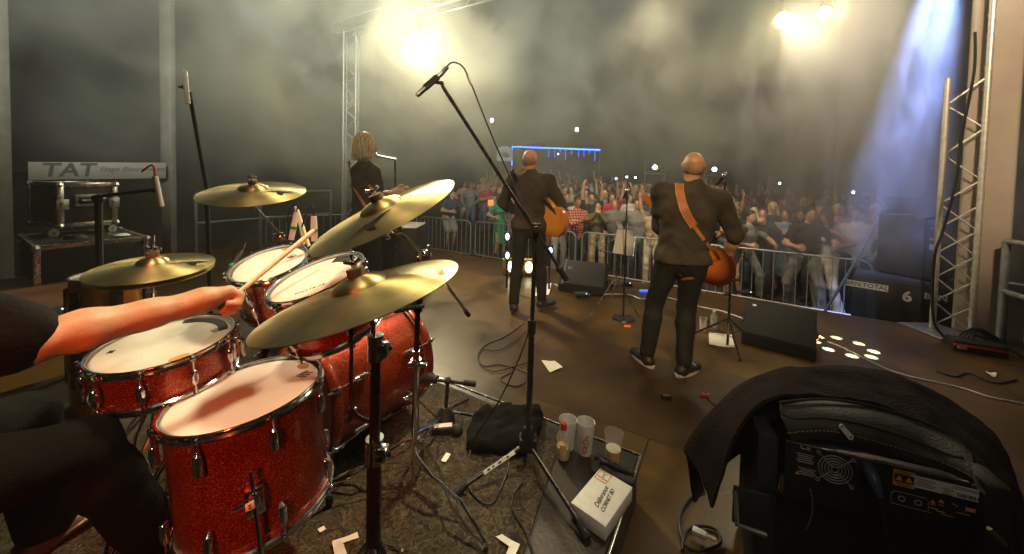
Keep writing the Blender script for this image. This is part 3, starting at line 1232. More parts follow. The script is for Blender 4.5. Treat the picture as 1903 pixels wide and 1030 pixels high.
            P = [('e', hd - u * 0.0 - f * 0.02, (0.080, 0.096, 0.085), R3)]
            cut = [(tuple(f), f @ (hd + f * 0.01)), (tuple(u), u @ (hd + u * 0.035)), (tuple(-u), (-u) @ (hd - u * 0.065))]
        v, ff = sdf_mesh(P, h, 0.02, 0.006 if kind not in ('fringe', 'bob') else 0.002, 30, cuts=cut)
        return MB().add(v, ff)

    def place(s, mbs, M4):
        for mb in mbs:
            mb.v = [tuple(M4 @ Vector(p)) for p in mb.v]
        return mbs


def uv(a, b, z=0.0):
    """stage coordinates: a along the front edge from the right corner leftwards, b upstage from the front edge"""
    return SA - SU * a - SV * b + Vector((0, 0, z))


# ------------------------------------------------------------------ the setting
mb = MB()


def gz(y):
    """the field rises gently away from the stage"""
    return GZ + 0.05 * min(max(0.0, y - 8.5), 14)


gy = [-20, 0, 4, 8.5, 10, 12, 14, 17, 20, 22.5, 40, 100, 160]
mb.grid([[(x, y, gz(y)) for x in (-150, -60, -20, 0, 20, 60, 150)] for y in gy])
mb.build('ground', M['ground'], kind='structure')
mb = MB()
st = [uv(-1.3, -0.12), uv(10.3, -0.12), uv(10.3, 8.6), uv(-1.3, 8.6)]
mb.prism([(p.x, p.y) for p in st], -0.09, 0.0)
mb.build('stage_floor', M['floor'], kind='structure', smooth=False)
mb = MB()
for a, b in ((uv(-1.28, -0.1), uv(10.28, -0.1)), (uv(-1.28, -0.1), uv(-1.28, 8.5)), (uv(10.28, -0.1), uv(10.28, 8.5))):
    n = 60
    rows = []
    dd = (b - a).normalized()
    nn = Vector((dd.y, -dd.x, 0))
    for z in (-0.092, GZ):
        rows.append([a + (b - a) * (i / n) + nn * 0.02 * math.sin(i * 2.1) + Vector((0, 0, z)) for i in range(n + 1)])
    mb.grid(rows, 0.006)
mb.build('stage_skirt', M['matte_black'], kind='structure')

# drum riser: deck, edge profiles
RC = Vector((0.63, 1.69, 0))          # front right corner
riser = thing('drum_riser', 'low black drum riser platform with bright metal edge under the drum kit', 'riser', RC)
SVr = Vector((0.505, 0.863, 0)).normalized()


def rv(a, b, z=0.0):
    return RC - SU * a - SVr * b + Vector((0, 0, z))


mb = MB()
mb.prism([(p.x, p.y) for p in (rv(0.012, 0.012), rv(3.2, 0.012), rv(3.2, 3.0), rv(0.012, 3.0))], 0.004, RZ - 0.003)
mb.build('deck', M['riser'], riser, smooth=False)
mb = MB()
for a, b in ((rv(0, 0, RZ - 0.004), rv(3.2, 0, RZ - 0.004)), (rv(0, 0, RZ - 0.004), rv(0, 3.0, RZ - 0.004))):
    d = (b - a)
    fr = frame_to((a + b) / 2, d, (0, 0, 1))
    mb.box((0, 0, 0), (0.012, 0.009, d.length), fr, 0.002)
mb.build('edge_profile', M['alu'], riser)

# rug
mb = MB()
rp = [at_z(1062, 812, RZ), at_z(985, 1040, RZ)]
rg = [Vector((0.285, 1.83, 0)), Vector((-0.10, 0.75, 0)), Vector((-2.35, 1.0, 0)), Vector((-1.7, 2.9, 0)), Vector((-0.62, 2.22, 0))]
n = 40


def rug_pt(u, v):
    a = rg[0] + (rg[4] - rg[0]) * 0
    L_ = rg[1] + (Vector((-2.6, 1.2, 0)) - rg[1]) * u
    F_ = rg[0] + (Vector((-1.9, 3.1, 0)) - rg[0]) * u
    p = L_ + (F_ - L_) * v
    z = RZ + 0.006 + 0.0018 * math.sin(p.x * 17 + p.y * 9) + 0.0015 * math.sin(p.y * 23 - p.x * 5)
    return Vector((p.x, p.y, z))


mb.grid([[rug_pt(i / n, j / n) for i in range(n + 1)] for j in range(n + 1)], -0.005)
mb.build('rug', M['rug'], label='worn brown oriental rug with pale scroll pattern under the drums', category='rug')


# ------------------------------------------------------------------ roof trusses and towers
def truss(mb, a, b, w=0.29, r=0.025, brace=0.014, step=0.33, sides=(0, 1, 2, 3), ax=None):
    a, b = Vector(a), Vector(b)
    d = (b - a)
    L_ = d.length
    d.normalize()
    x = Vector(ax) if ax is not None else d.orthogonal()
    x = (x - d * x.dot(d)).normalized()
    y = d.cross(x)
    cs = [(x + y) * w / 2, (x - y) * w / 2, (-x - y) * w / 2, (-x + y) * w / 2]
    for c in cs:
        mb.tube([a + c, b + c], r, 10)
    k = max(2, int(L_ / step))
    for s in sides:
        c0, c1 = cs[s], cs[(s + 1) % 4]
        for i in range(k):
            p = a + d * (L_ * i / k)
            q = a + d * (L_ * (i + 1) / k)
            if (i + s // 2) % 2:
                mb.tube([p + c0, q + c1], brace * 0.5, 6)
            else:
                mb.tube([p + c1, q + c0], brace * 0.5, 6)
        for i in (0, k):
            p = a + d * (L_ * i / k)
            mb.tube([p + c0, p + c1], brace * 0.8, 6)


TZ = 4.85
tr = thing('truss_tower', 'square aluminium truss tower at the front right corner of the stage', 'truss', SA + Vector((0, 0, 0.012)), 'truss towers at the stage corners')
mb = MB()
tu = Vector((0.72, -0.69, 0)).normalized()
tb_ = Vector((0.69, 0.72, 0)).normalized()
SB = SA + Vector((0.1, -0.03, 0))
ch = [SB - tu * 0.13, SB + tu * 0.13, SB + tu * 0.10 + tb_ * 0.22]
for c, zt_ in zip(ch, (2.62, TZ - 0.15, TZ - 0.15)):
    mb.tube([c + Vector((0, 0, 0.02)), c + Vector((0, 0, zt_))], 0.025, 12)
for i in range(10):
    z0_, z1_ = 0.05 + i * 0.255, 0.05 + (i + 1) * 0.255
    a, b = (ch[0], ch[1]) if i % 2 else (ch[1], ch[0])
    mb.tube([a + Vector((0, 0, z0_)), b + Vector((0, 0, z1_))], 0.008, 6)
    if i < 5:
        mb.tube([b + Vector((0, 0, z0_)), a + Vector((0, 0, z1_))], 0.008, 6)
for i in range(18):
    z0_, z1_ = 0.05 + i * 0.255, 0.05 + (i + 1) * 0.255
    a, b = (ch[2], ch[1]) if i % 2 else (ch[1], ch[2])
    mb.tube([a + Vector((0, 0, z0_)), b + Vector((0, 0, z1_))], 0.008, 6)
mb.build('lattice', M['truss'], tr)
mb = MB()
mb.box(SA + Vector((0, 0, 0.012)), (0.42, 0.42, 0.012), None, 0.003)
mb.build('base_plate', M['dull_metal'], tr)
TL = uv(9.5, 0)
tr2 = thing('truss_tower', 'slim aluminium truss tower at the far left corner behind the blonde guitarist', 'truss', TL + Vector((0, 0, 0.012)), 'truss towers at the stage corners')
mb = MB()
truss(mb, TL + Vector((0, 0, 0.03)), TL + Vector((0, 0, TZ - 0.15)), 0.26, ax=(1, 0.2, 0), step=0.24)
mb.build('lattice', M['galv'], tr2)
mb = MB()
mb.box(TL + Vector((0, 0, 0.012)), (0.42, 0.42, 0.012), None, 0.003)
mb.build('base_plate', M['dull_metal'], tr2)
ft = thing('front_truss', 'horizontal lattice truss spanning the front of the stage roof', 'truss', uv(4.75, 0, TZ))
mb = MB()
truss(mb, uv(-0.5, 0, TZ), uv(10, 0, TZ), 0.28, ax=(0, 0, 1), step=0.4)
mb.build('lattice', M['galv'], ft)

# column sleeve beside the right tower
cpos = Vector((4.83, 3.78, 0))
mb = MB()
mb.box(cpos + Vector((0, 0, 2.4)), (0.34, 0.22, 4.8), None, 0.03, seg=3)
mb.v = [tuple(cpos + Matrix.Rotation(-0.9, 3, 'Z') @ (Vector(p) - cpos)) for p in mb.v]
mb.build('roof_column', M['column'], base=cpos, label='thick cream covered roof column beside the right truss tower', category='column')


def side_post(pos, w, label, h=4.7, d=None):
    mb = MB()
    mb.box(pos + Vector((0, 0, h / 2)), (w, d or w * 0.7, h), None, 0.012)
    t = thing('roof_post', label, 'post', pos, 'grey roof posts on the left side of the stage')
    mb.build('upright', M['grey_paint'], t)
    mb = MB()
    mb.box(pos + Vector((-w * 0.75, 0.02, h / 2)), (w * 0.3, 0.05, h), None, 0.008)
    mb.build('keder_rail', M['dull_metal'], t)
    return t


P1 = at_y(315, 420, 5.84)
P1.z = 0
P2 = Vector((-6.2, 4.45, 0))
side_post(P1, 0.15, 'grey metal roof post at the right end of the lettered board')
side_post(P2, 0.22, 'grey roof post at the far left edge of the picture')

# roof beam and dark scrims round the back and side
mb = MB()
mb.box((P1 + P2) / 2 + Vector((0, 0, 4.7)), (0.12, (P1 - P2).length + 0.2, 0.16), None, 0.01)
a_ = math.atan2(-(P1 - P2).x, (P1 - P2).y)
c_ = (P1 + P2) / 2 + Vector((0, 0, 4.7))
mb.v = [tuple(c_ + Matrix.Rotation(a_, 3, 'Z') @ (Vector(p) - c_)) for p in mb.v]
mb.build('roof_beam', M['grey_paint'], base=c_, label='grey roof beam joining the two left posts', category='beam')

# lettered board on the left side rail
bd = (P1 - P2).normalized()
bn = Vector((bd.y, -bd.x, 0))
bnn = bn if bn.dot(-P1) > 0 else -bn
BL = at_y(52, 318, 4.75)
BR = at_y(308, 317, 5.66)
board = thing('lettered_board', 'long pale board with dark lettering strapped to the left posts', 'sign', (BL + BR) / 2)
bw = (BR - BL)
zb = Vector((0, 0, 1))
nb_ = bw.cross(zb).normalized()
fb = Matrix(((bw.normalized().x, 0, nb_.x, (BL.x + BR.x) / 2), (bw.normalized().y, 0, nb_.y, (BL.y + BR.y) / 2), (bw.normalized().z, 1, nb_.z, (BL.z + BR.z) / 2), (0, 0, 0, 1)))
mb = MB()
mb.box((0, 0, -0.012), (bw.length, 0.235, 0.02), fb, 0.003)
mb.build('panel', M['banner'], board)
mb = MB()
v, f = text_geo('TAT', 0.25, 0.15, 0.001, 0.006)
mb.add(v, f, 0, fb @ Matrix.Translation((-bw.length * 0.24, 0.005, 0.0012)))
v, f = text_geo('Stage Environment', 0.092, 0.4, 0.001, 0)
mb.add(v, f, 0, fb @ Matrix.Translation((bw.length * 0.24, 0.02, 0.0012)))
mb.build('lettering', M['print'], board)


# railings of the stage sides
def railing(pts, zs, label, mt, r=0.024):
    t = thing('railing', label, 'railing', pts[0], 'metal railings along the stage sides')
    for p in pts:
        MB().tube([p + Vector((0, 0, 0.0)), p + Vector((0, 0, zs[0]))], r, 10).build('post', mt, t)
    mb = MB()
    for a, b in zip(pts, pts[1:]):
        for z in zs:
            mb.tube([a + Vector((0, 0, z)), b + Vector((0, 0, z))], r * 0.9, 10)
    mb.build('rails', mt, t)


railing([P1 + Vector((0.16, 0.3, 0)), Vector((-4.75, 7.0, 0)), TL + Vector((-0.25, -0.42, 0))], (1.12, 0.62), 'grey metal railing behind the drums on the left side of the stage', M['grey_paint'])
railing([Vector((4.72, 3.52, 0)), Vector((4.35, 2.4, 0)), Vector((3.9, 1.2, 0))], (1.0, 0.52), 'metal railing at the right edge of the picture beside the column', M['galv'], 0.03)

# ------------------------------------------------------------------ lamps


def par_lamp(t, c, aim, r, L_, mt_lens):
    fr = frame_to(c, Vector(aim) - Vector(c))
    mb = MB()
    mb.lathe([(r * 1.02, 0.0), (r * 1.05, -0.01), (r * 1.0, -L_ * 0.55), (r * 0.6, -L_), (0.001, -L_)], 20, 0, fr)
    can = mb.build('can', M['matte_black'], t)
    MB().disc(r * 0.95, -0.006, 20, 0, fr).build('lens', mt_lens, can)


bar = thing('blinder_lamp', 'glaring cluster of stage lamps hanging from the truss above the microphone', 'stage lamp', L1 + Vector((0, 0, 0.2)), 'stage lamps on the front truss')
for i in range(4):
    for j in range(2):
        c = L1 + SU * ((i - 1.5) * 0.24) + Vector((0, 0, (j - 0.5) * 0.24))
        par_lamp(bar, c, (0, 1.6, 1.2), 0.095, 0.16, M['warmlamp'])
mb = MB()
mb.tube([L1 - SU * 0.55 + Vector((0, 0, 0.27)), L1 + SU * 0.55 + Vector((0, 0, 0.27))], 0.02, 8)
mb.tube([L1 + Vector((0, 0, 0.27)), uv((SA - L1).dot(SU), 0, TZ - 0.14)], 0.015, 8)
mb.build('hanging_bar', M['matte_black'], bar)
for L_, mt_, lb, rr in ((L2, M['warmlamp_small'], 'left lamp of the pair glowing at the top right, larger and paler', 0.12),
                        (L3, M['warmlamp_small'], 'right lamp of the pair glowing at the top right, small and orange', 0.085)):
    t = thing('stage_lamp', lb, 'stage lamp', L_, 'stage lamps on the front truss')
    par_lamp(t, L_, (0.3, 1.6, 1.2), rr, 0.2, mt_)
    mb = MB()
    top = Vector((L_.x, L_.y, TZ - 0.1))
    mb.tube([L_ - Vector((0, 0, 0.0)) + Vector((0.0, 0.08, 0)), top, uv((SA - L_).dot(SU), 0, TZ - 0.14)], 0.014, 8)
    mb.build('yoke', M['matte_black'], t)
mh = thing('moving_head', 'black moving head lamp throwing the blue beam at the right', 'stage lamp', MH)
mb = MB()
fr = frame_to(MH, at_y(1655, 470, 5.2) - MH)
mb.lathe([(0.07, 0.06), (0.1, 0.0), (0.11, -0.2), (0.05, -0.24), (0.001, -0.24)], 24, 0, fr @ Matrix.Translation((0, 0, -0.1)))
mb.build('head', M['matte_black'], mh)
mb = MB()
mb.tube([MH + Vector((-0.15, 0, -0.0)), MH + Vector((-0.15, 0, 0.22)), MH + Vector((0.15, 0, 0.22)), MH + Vector((0.15, 0, 0))], 0.02, 8)
mb.box(MH + Vector((0, 0, 0.3)), (0.3, 0.25, 0.12), None, 0.02)
mb.build('yoke', M['matte_black'], mh)

# ------------------------------------------------------------------ background beyond the crowd
bt = thing('bar_tent', 'dark bar tent edged with blue light strip beyond the crowd', 'tent', (2.3, 22, GZ))
YT = 22
tl, trr = at_y(952, 273, YT), at_y(1115, 279, YT)
mb = MB()
w_ = trr.x - tl.x
mb.add([(tl.x, YT, tl.z), (trr.x, YT, trr.z), (trr.x, YT + 4, trr.z + 0.1), (tl.x, YT + 4, tl.z + 0.1), ((tl.x + trr.x) / 2, YT + 2, tl.z + 0.65)], [[0, 1, 4], [1, 2, 4], [2, 3, 4], [3, 0, 4]])
mb.build('roof', M['scrim'], bt)
for x_ in (tl.x, trr.x):
    for y_ in (YT, YT + 4):
        MB().tube([(x_, y_, GZ), (x_, y_, tl.z)], 0.05, 8).build('tent_pole', M['grey_paint'], bt)
mb = MB()
mb.add([(tl.x, YT + 3.95, GZ), (trr.x, YT + 3.95, GZ), (trr.x, YT + 3.95, tl.z), (tl.x, YT + 3.95, tl.z)], [[0, 1, 2, 3]])
mb.build('back_wall', mat('tent_back', (0.03, 0.035, 0.08), 0.9), bt)
mb = MB()
mb.tube([tl + Vector((0, -0.06, 0)), trr + Vector((0, -0.06, 0))], 0.035, 6)
mb.tube([tl + Vector((0, -0.06, 0)), tl + Vector((0, -0.06, -1.1))], 0.02, 6)
mb.build('light_strip', M['bluelight'], bt)
rr_ = random.Random(3)
for i in range(9):
    x_ = tl.x + w_ * (0.42 + 0.065 * i + rr_.uniform(-.01, .01))
    mb = MB().tube([(x_, YT - 0.05, tl.z - 0.05), (x_, YT - 0.05, tl.z - rr_.uniform(0.25, 0.8))], 0.02, 5)
    mb.build('icicle_light', M['blue_soft'], bt)
sg = at_y(938, 286, 21)
t = thing('arched_sign', 'small pale arched sign board left of the blue lit tent', 'sign', sg)
mb = MB()
mb.prism([(-0.45, -0.4), (0.45, -0.4), (0.45, 0.1)] + [(0.45 * math.cos(a), 0.1 + 0.35 * math.sin(a)) for a in np.linspace(0.1, PI - 0.1, 10)] + [(-0.45, 0.1)], -0.02, 0.02, 0, Matrix.Translation(sg) @ Matrix.Rotation(PI / 2, 4, 'X'))
mb.build('panel', emis('sign_glow', (0.35, 0.5, 0.55), 0.5), t)
mb = MB()
mb.prism([(0.28 * math.cos(a), -0.2 + 0.28 * math.sin(a)) for a in np.linspace(0, PI, 10)], 0.0, 0.012, 0, Matrix.Translation(sg + Vector((0, -0.03, 0))) @ Matrix.Rotation(PI / 2, 4, 'X'))
mb.build('emblem', mat('sign_emblem', (0.3, 0.12, 0.12), 0.7), t)
mb = MB().tube([sg + Vector((0, 0.04, -0.4)), Vector((sg.x, sg.y + 0.04, GZ))], 0.04, 8)
mb.build('post', M['grey_paint'], t)

for (x_, y_, Y_, lb) in ((914, 224, 38, 'round white street lamp left above the tent'), (1072, 241, 40, 'round white street lamp right above the tent')):
    p = at_y(x_, y_, Y_)
    t = thing('street_lamp', lb, 'street lamp', (p.x, p.y, GZ), 'street lamps beyond the crowd')
    MB().ball(p, (0.2, 0.2, 0.24), 12).build('globe', M['street'], t)
    mb = MB().tube([(p.x, p.y, GZ), (p.x, p.y, p.z - 0.2)], [0.09, 0.05], 8)
    mb.build('pole', M['matte_black'], t)

for (x_, y_, lb) in ((1217, 311, 'cool white flood lamp on a frame left of the bald guitarist'), (1328, 315, 'cool white flood lamp on a frame right of the bald guitarist')):
    p = at_y(x_, y_, 14.5)
    t = thing('flood_lamp', lb, 'flood lamp', (p.x, p.y, GZ), 'flood lamps on frames behind the crowd')
    mb = MB()
    mb.box(p + Vector((0, 0.06, 0)), (0.3, 0.1, 0.24), None, 0.01)
    mb.build('housing', M['matte_black'], t)
    MB().ball(p + Vector((0, -0.0, 0)), (0.095, 0.03, 0.085), 12).build('lens', M['coolwhite'], t)
    mb = MB()
    q = p + Vector((0, 0.14, 0))
    for sx in (-0.32, 0.45):
        mb.tube([(q.x + sx, q.y, GZ), (q.x + sx, q.y, q.z + (0.3 if sx < 0 else -0.25))], 0.022, 6)
    mb.tube([(q.x - 0.32, q.y, q.z - 0.25), (q.x + 0.45, q.y, q.z - 0.25)], 0.022, 6)
    mb.build('frame', M['galv'], t)

# apartment block with a few lit windows
bp_ = at_y(1680, 300, 60)
bld = thing('apartment_building', 'dark apartment block with three lit windows at the right', 'building', (66, 66, GZ))
mb = MB()
mb.box((66, 66, 17), (28, 12, 36), None, 0)
mb.build('wall', mat('dark_render', (0.05, 0.05, 0.055), 0.9), bld)
mb = MB()
mb.box((66, 66, 35.3), (28.8, 12.8, 0.5), None, 0.05)
mb.build('roof_edge', M['matte_black'], bld)
for k_, (x_, y_) in enumerate(((1655, 38), (1655, 71), (1657, 101), (1691, 44), (1692, 77), (1694, 105))):
    p = at_y(x_, y_, 59.9)
    lit = k_ < 3
    mb = MB()
    mb.box(p, (0.95, 0.08, 0.95 if lit else 0.22), None, 0.01)
    w = mb.build('window', M['window_lit'] if lit else mat('dim_window', (0.02, 0.02, 0.02), 0.5, emit=(0.6, 0.6, 0.7), estr=0.35), bld)
    if lit:
        mb = MB()
        mb.box(p + Vector((0, -0.06, 0)), (0.07, 0.04, 0.95), None, 0)
        mb.box(p + Vector((0, -0.063, 0.1)), (0.95, 0.04, 0.06), None, 0)
        mb.build('glazing_bar', M['grey_paint'], w)


# ------------------------------------------------------------------ crowd barriers
def barrier(a, b, H=1.1, n=None):
    a, b = Vector(a), Vector(b)
    d = b - a
    L_ = d.length
    u = d.normalized()
    t = thing('crowd_barrier', 'barrier', 'barrier', a, 'steel crowd barriers in front of the stage')
    z0, z1 = GZ + 0.16, GZ + H
    r = 0.14
    pts = [a + Vector((0, 0, 0))]
    loop = []
    for (cx, cz, s) in ((r, z1 - r, 0), (L_ - r, z1 - r, 1), (L_ - r, z0 + 0.03, 2), (r, z0 + 0.03, 3)):
        for j in range(6):
            th = (PI - PI / 2 * j / 5) - s * PI / 2
            rr = r if s < 2 else 0.03
            cx2 = cx if s < 2 else (L_ - 0.03 if s == 2 else 0.03)
            loop.append(Vector((a.x, a.y, 0)) + u * (cx2 + rr * math.cos(th)) + Vector((0, 0, cz + rr * math.sin(th))))
    mb = MB().tube(loop, 0.019, 8, closed=True)
    mb.build('frame', M['galv'], t)
    nb = n or int(L_ / 0.155)
    for i in range(1, nb):
        p = Vector((a.x, a.y, 0)) + u * (L_ * i / nb)
        zt = z1 - (0.0 if r < L_ * i / nb < L_ - r else 0.05)
        MB().tube([p + Vector((0, 0, z0)), p + Vector((0, 0, zt))], 0.0085, 6).build('bar', M['galv'], t)
    nn = Vector((-u.y, u.x, 0))
    for q in (0.35, L_ - 0.35):
        p = Vector((a.x, a.y, 0)) + u * q
        MB().tube([p + Vector((0, 0, z0)), p + nn * 0.28 + Vector((0, 0, GZ + 0.02)), p + nn * 0.3 + Vector((0, 0, GZ + 0.015))], 0.016, 6).build('foot', M['galv'], t)
        MB().tube([p + Vector((0, 0, z0)), p - nn * 0.28 + Vector((0, 0, GZ + 0.02)), p - nn * 0.3 + Vector((0, 0, GZ + 0.015))], 0.016, 6).build('foot', M['galv'], t)
    return t


def bz(x, y):
    return at_z(x, y, GZ + 1.1)


BARR = [((470, 404), (655, 398)), ((662, 398), (775, 402)), ((782, 402), (875, 411)), ((884, 411), (1070, 432)), ((1082, 431), (1350, 458)), ((1362, 459), (1622, 487)), ((1632, 488), (1900, 530))]
BLAB = ['crowd barrier at the far left in the dark behind the crash cymbal', 'crowd barrier in the smoke behind the blonde guitarist', 'crowd barrier with the man in grey shorts leaning on it',
        'crowd barrier with the woman in the green dress behind it', 'crowd barrier behind the music stand', 'crowd barrier in front of the man in black t-shirt and grey jeans', 'crowd barrier running behind the stacked speakers']
BSEG = []
for (p, q), lb in zip(BARR, BLAB):
    a, b = bz(*p), bz(*q)
    a.z = b.z = 0
    if lb.startswith('crowd barrier running'):
        b = a + (b - a).normalized() * 1.6
    if lb.startswith('crowd barrier at the far'):
        a = b + (a - b).normalized() * 2.4
    o = barrier(a, b)
    o['label'] = lb
    BSEG.append((a, b))

# ------------------------------------------------------------------ drums


def V3(*a):
    return Vector(a)


def crown_mark(mb, Fm, s, m=0):
    """small crown and strokes printed on a drum head"""
    mb.tube([(-s, 0.35 * s, 0), (-s * .6, -.1 * s, 0), (-s * .3, .55 * s, 0), (0, -.1 * s, 0), (s * .3, .6 * s, 0), (s * .6, -.1 * s, 0), (s, .35 * s, 0)], s * 0.07, 4, m, M=Fm)
    for i in range(9):
        x = (-0.8 + 0.2 * i) * s
        mb.box((x, -0.55 * s, 0), (0.06 * s * (1 + i % 3), 0.5 * s * (0.8 + 0.2 * (i % 2)), 0.0006), Fm, 0, m)
    v, f = text_geo('REMO', s * 0.75, 0, 0.0003, 0.002 * s)
    mb.add(v, f, m, Fm @ Matrix.Translation((0, -1.25 * s, 0)))


def drum(name, label, cat, c, n, r, depth, nl, phase=0.0, headmat='head', wood_hoop=False, xdir=None, group=None, mark=None, collar=True, lug_len=0.05):
    c = Vector(c)
    t = thing(name, label, cat, c, group)
    Fm = frame_to(c, n, xdir if xdir is not None else (1, 0, 0))
    mb = MB()
    mb.lathe([(r - 0.004, -0.012), (r - 0.004, -depth + 0.012), (r - 0.012, -depth + 0.012), (r - 0.012, -0.012)], 96, 0, Fm, closed=True)
    shell = mb.build('shell', M['sparkle'], t)
    for zt, sgn, nm in ((0.0, 1, 'top'), (-depth, -1, 'bottom')):
        Fh = Fm @ Matrix.Translation((0, 0, zt)) @ (Matrix.Identity(4) if sgn > 0 else Matrix.Rotation(PI, 4, 'X'))
        mb = MB()
        if headmat or sgn < 0:
            mb.lathe([(r * 0.0001, -0.009), (r * 0.5, -0.009), (r - 0.012, -0.009), (r - 0.005, -0.0115), (r + 0.001, -0.019)], 72, 0, Fh)
            mb.build('drum_head', M[headmat] if sgn > 0 else M['head'], t)
        mb = MB()
        if wood_hoop:
            mb.lathe([(r + 0.006, 0.012), (r + 0.021, 0.012), (r + 0.023, 0.008), (r + 0.023, -0.026), (r + 0.020, -0.03), (r + 0.006, -0.03)], 96, 0, Fh, closed=True)
            hp = mb.build('hoop', M['sparkle'], t)
            mb = MB()
            mb.ring(r + 0.006, 0.0065, 96, 8, 0, Fh, -0.032)
            mb.build('hoop_edge', M['hoop_gold'], hp)
        else:
            mb.lathe([(r + 0.0015, -0.022), (r + 0.001, -0.002), (r + 0.0025, 0.0), (r + 0.008, 0.0005), (r + 0.0095, -0.002), (r + 0.0065, -0.004), (r + 0.0055, -0.013),
                      (r + 0.0075, -0.016), (r + 0.013, -0.017), (r + 0.0135, -0.02), (r + 0.008, -0.024)], 96, 0, Fh, closed=True)
            mb.build('hoop', M['chrome'], t)
        for i in range(nl):
            th = phase + 2 * PI * i / nl
            Fl = Fm @ Matrix.Translation((0, 0, zt)) @ Matrix.Rotation(th, 4, 'Z')
            mb = MB()
            zz = lambda q: -q * sgn
            if wood_hoop:
                mb.box((r + 0.022, 0, zz(-0.006)), (0.03, 0.024, 0.012), Fl, 0.004)
                mb.box((r + 0.036, 0, zz(0.006)), (0.008, 0.02, 0.03), Fl, 0.003)
                mb.tube([(r + 0.033, 0, zz(0.0)), (r + 0.030, 0, zz(0.11))], 0.0032, 8, 0, M=Fl)
                mb.tube([(r + 0.033, 0, zz(-0.03)), (r + 0.033, 0, zz(0.0))], 0.004, 6, 0, M=Fl)
                lz = 0.13
                mb.tube([(r + 0.012, 0, zz(lz - 0.03)), (r + 0.016, 0, zz(lz - 0.026)), (r + 0.018, 0, zz(lz)), (r + 0.016, 0, zz(lz + 0.03)), (r + 0.008, 0, zz(lz + 0.036))], [0.006, 0.011, 0.012, 0.011, 0.006], 10, 0, M=Fl)
            else:
                mb.box((r + 0.014, 0, zz(0.010)), (0.015, 0.016, 0.014), Fl, 0.003)
                mb.tube([(r + 0.0165, 0, zz(-0.004)), (r + 0.0165, 0, zz(0.004))], 0.0045, 8, 0, M=Fl)
                mb.tube([(r + 0.0165, 0, zz(0.0)), (r + 0.0155, 0, zz(0.05))], 0.0028, 8, 0, M=Fl)
                lz = 0.05
                mb.tube([(r + 0.010, 0, zz(lz - 0.004)), (r + 0.0135, 0, zz(lz)), (r + 0.0145, 0, zz(lz + lug_len * .5)), (r + 0.0125, 0, zz(lz + lug_len)), (r + 0.004, 0, zz(lz + lug_len + 0.006))],
                        [0.006, 0.0095, 0.0115, 0.0105, 0.006], 10, 0, M=Fl)
            mb.build('lug', M['chrome'], t)
    return t, Fm


SN = (-0.019, -0.102, 0.995)
snare, Fs = drum('snare_drum', 'shallow snare drum with worn white head under the drummer\'s forearm', 'drum', (-1.145, 1.221, 0.933), SN, 0.178, 0.14, 10, 0.12, 'head_worn', mark=1, lug_len=0.03)
mb = MB()
Fk = Fs @ Matrix.Translation((0.115, 0.075, -0.0082)) @ Matrix.Rotation(-2.2, 4, 'Z')
crown_mark(mb, Fk, 0.017)
Fk = Fs @ Matrix.Translation((-0.12, -0.06, -0.0082)) @ Matrix.Rotation(0.3, 4, 'Z')
for i in range(3):
    mb.box((0, 0.006 - i * 0.006, 0), (0.016, 0.004, 0.0005), Fk, 0)
mb.build('print', M['print'], snare)
mb = MB()
mb.lathe([(0.137, -0.0083), (0.1655, -0.0083), (0.1655, -0.0072), (0.137, -0.0072)], 24, 0, Fs, 0.55, 2.0, closed=True)
mb.build('muffling_strip', M['matte_black'], snare)
mb = MB()
Fk = Fs @ Matrix.Rotation(-0.62, 4, 'Z') @ Matrix.Translation((0.150, 0, -0.0078))
mb.disc(0.014, 0, 20, 0, Fk, 0.026)
mb.build('gel_pad', mat('amber_gel', (0.5, 0.3, 0.12), 0.2, var=0.05), snare)
mb = MB()
Fk = Fs @ Matrix.Rotation(0.25, 4, 'Z')
mb.box((0.195, 0, -0.06), (0.02, 0.03, 0.07), Fk, 0.004)
mb.tube([(0.2, 0.0, -0.02), (0.222, 0, -0.03), (0.222, 0, -0.09)], 0.006, 8, 0, M=Fk)
mb.build('strainer', M['chrome'], snare)
# snare stand
ss = thing('snare_stand', 'low chrome stand cradling the snare drum', 'stand', (-1.145, 1.23, RZ))
mb = MB()
b0 = V3(-1.13, 1.24, RZ + 0.35)
mb.tube([V3(-1.13, 1.24, RZ + 0.12), V3(-1.13, 1.24, 0.76)], 0.013, 10)
mb.build('pole', M['chrome'], ss)
for a in (0.3, 2.4, 4.5):
    d = V3(math.cos(a), math.sin(a), 0)
    MB().tube([V3(-1.13, 1.24, 0.77), V3(-1.135, 1.238, 0.775) + d * 0.17, V3(-1.14, 1.235, 0.81) + d * 0.195], 0.007, 8).build('basket_arm', M['chrome'], ss)
    mb = MB()
    for s in (-0.007, 0.007):
        o = V3(-d.y, d.x, 0) * s
        mb.tube([b0 + o, V3(-1.13, 1.24, RZ + 0.02) + d * 0.26 + o], 0.005, 6)
    mb.ball(V3(-1.13, 1.24, RZ + 0.015) + d * 0.265, 0.014, 8, 0)
    mb.build('leg', M['chrome'], ss)

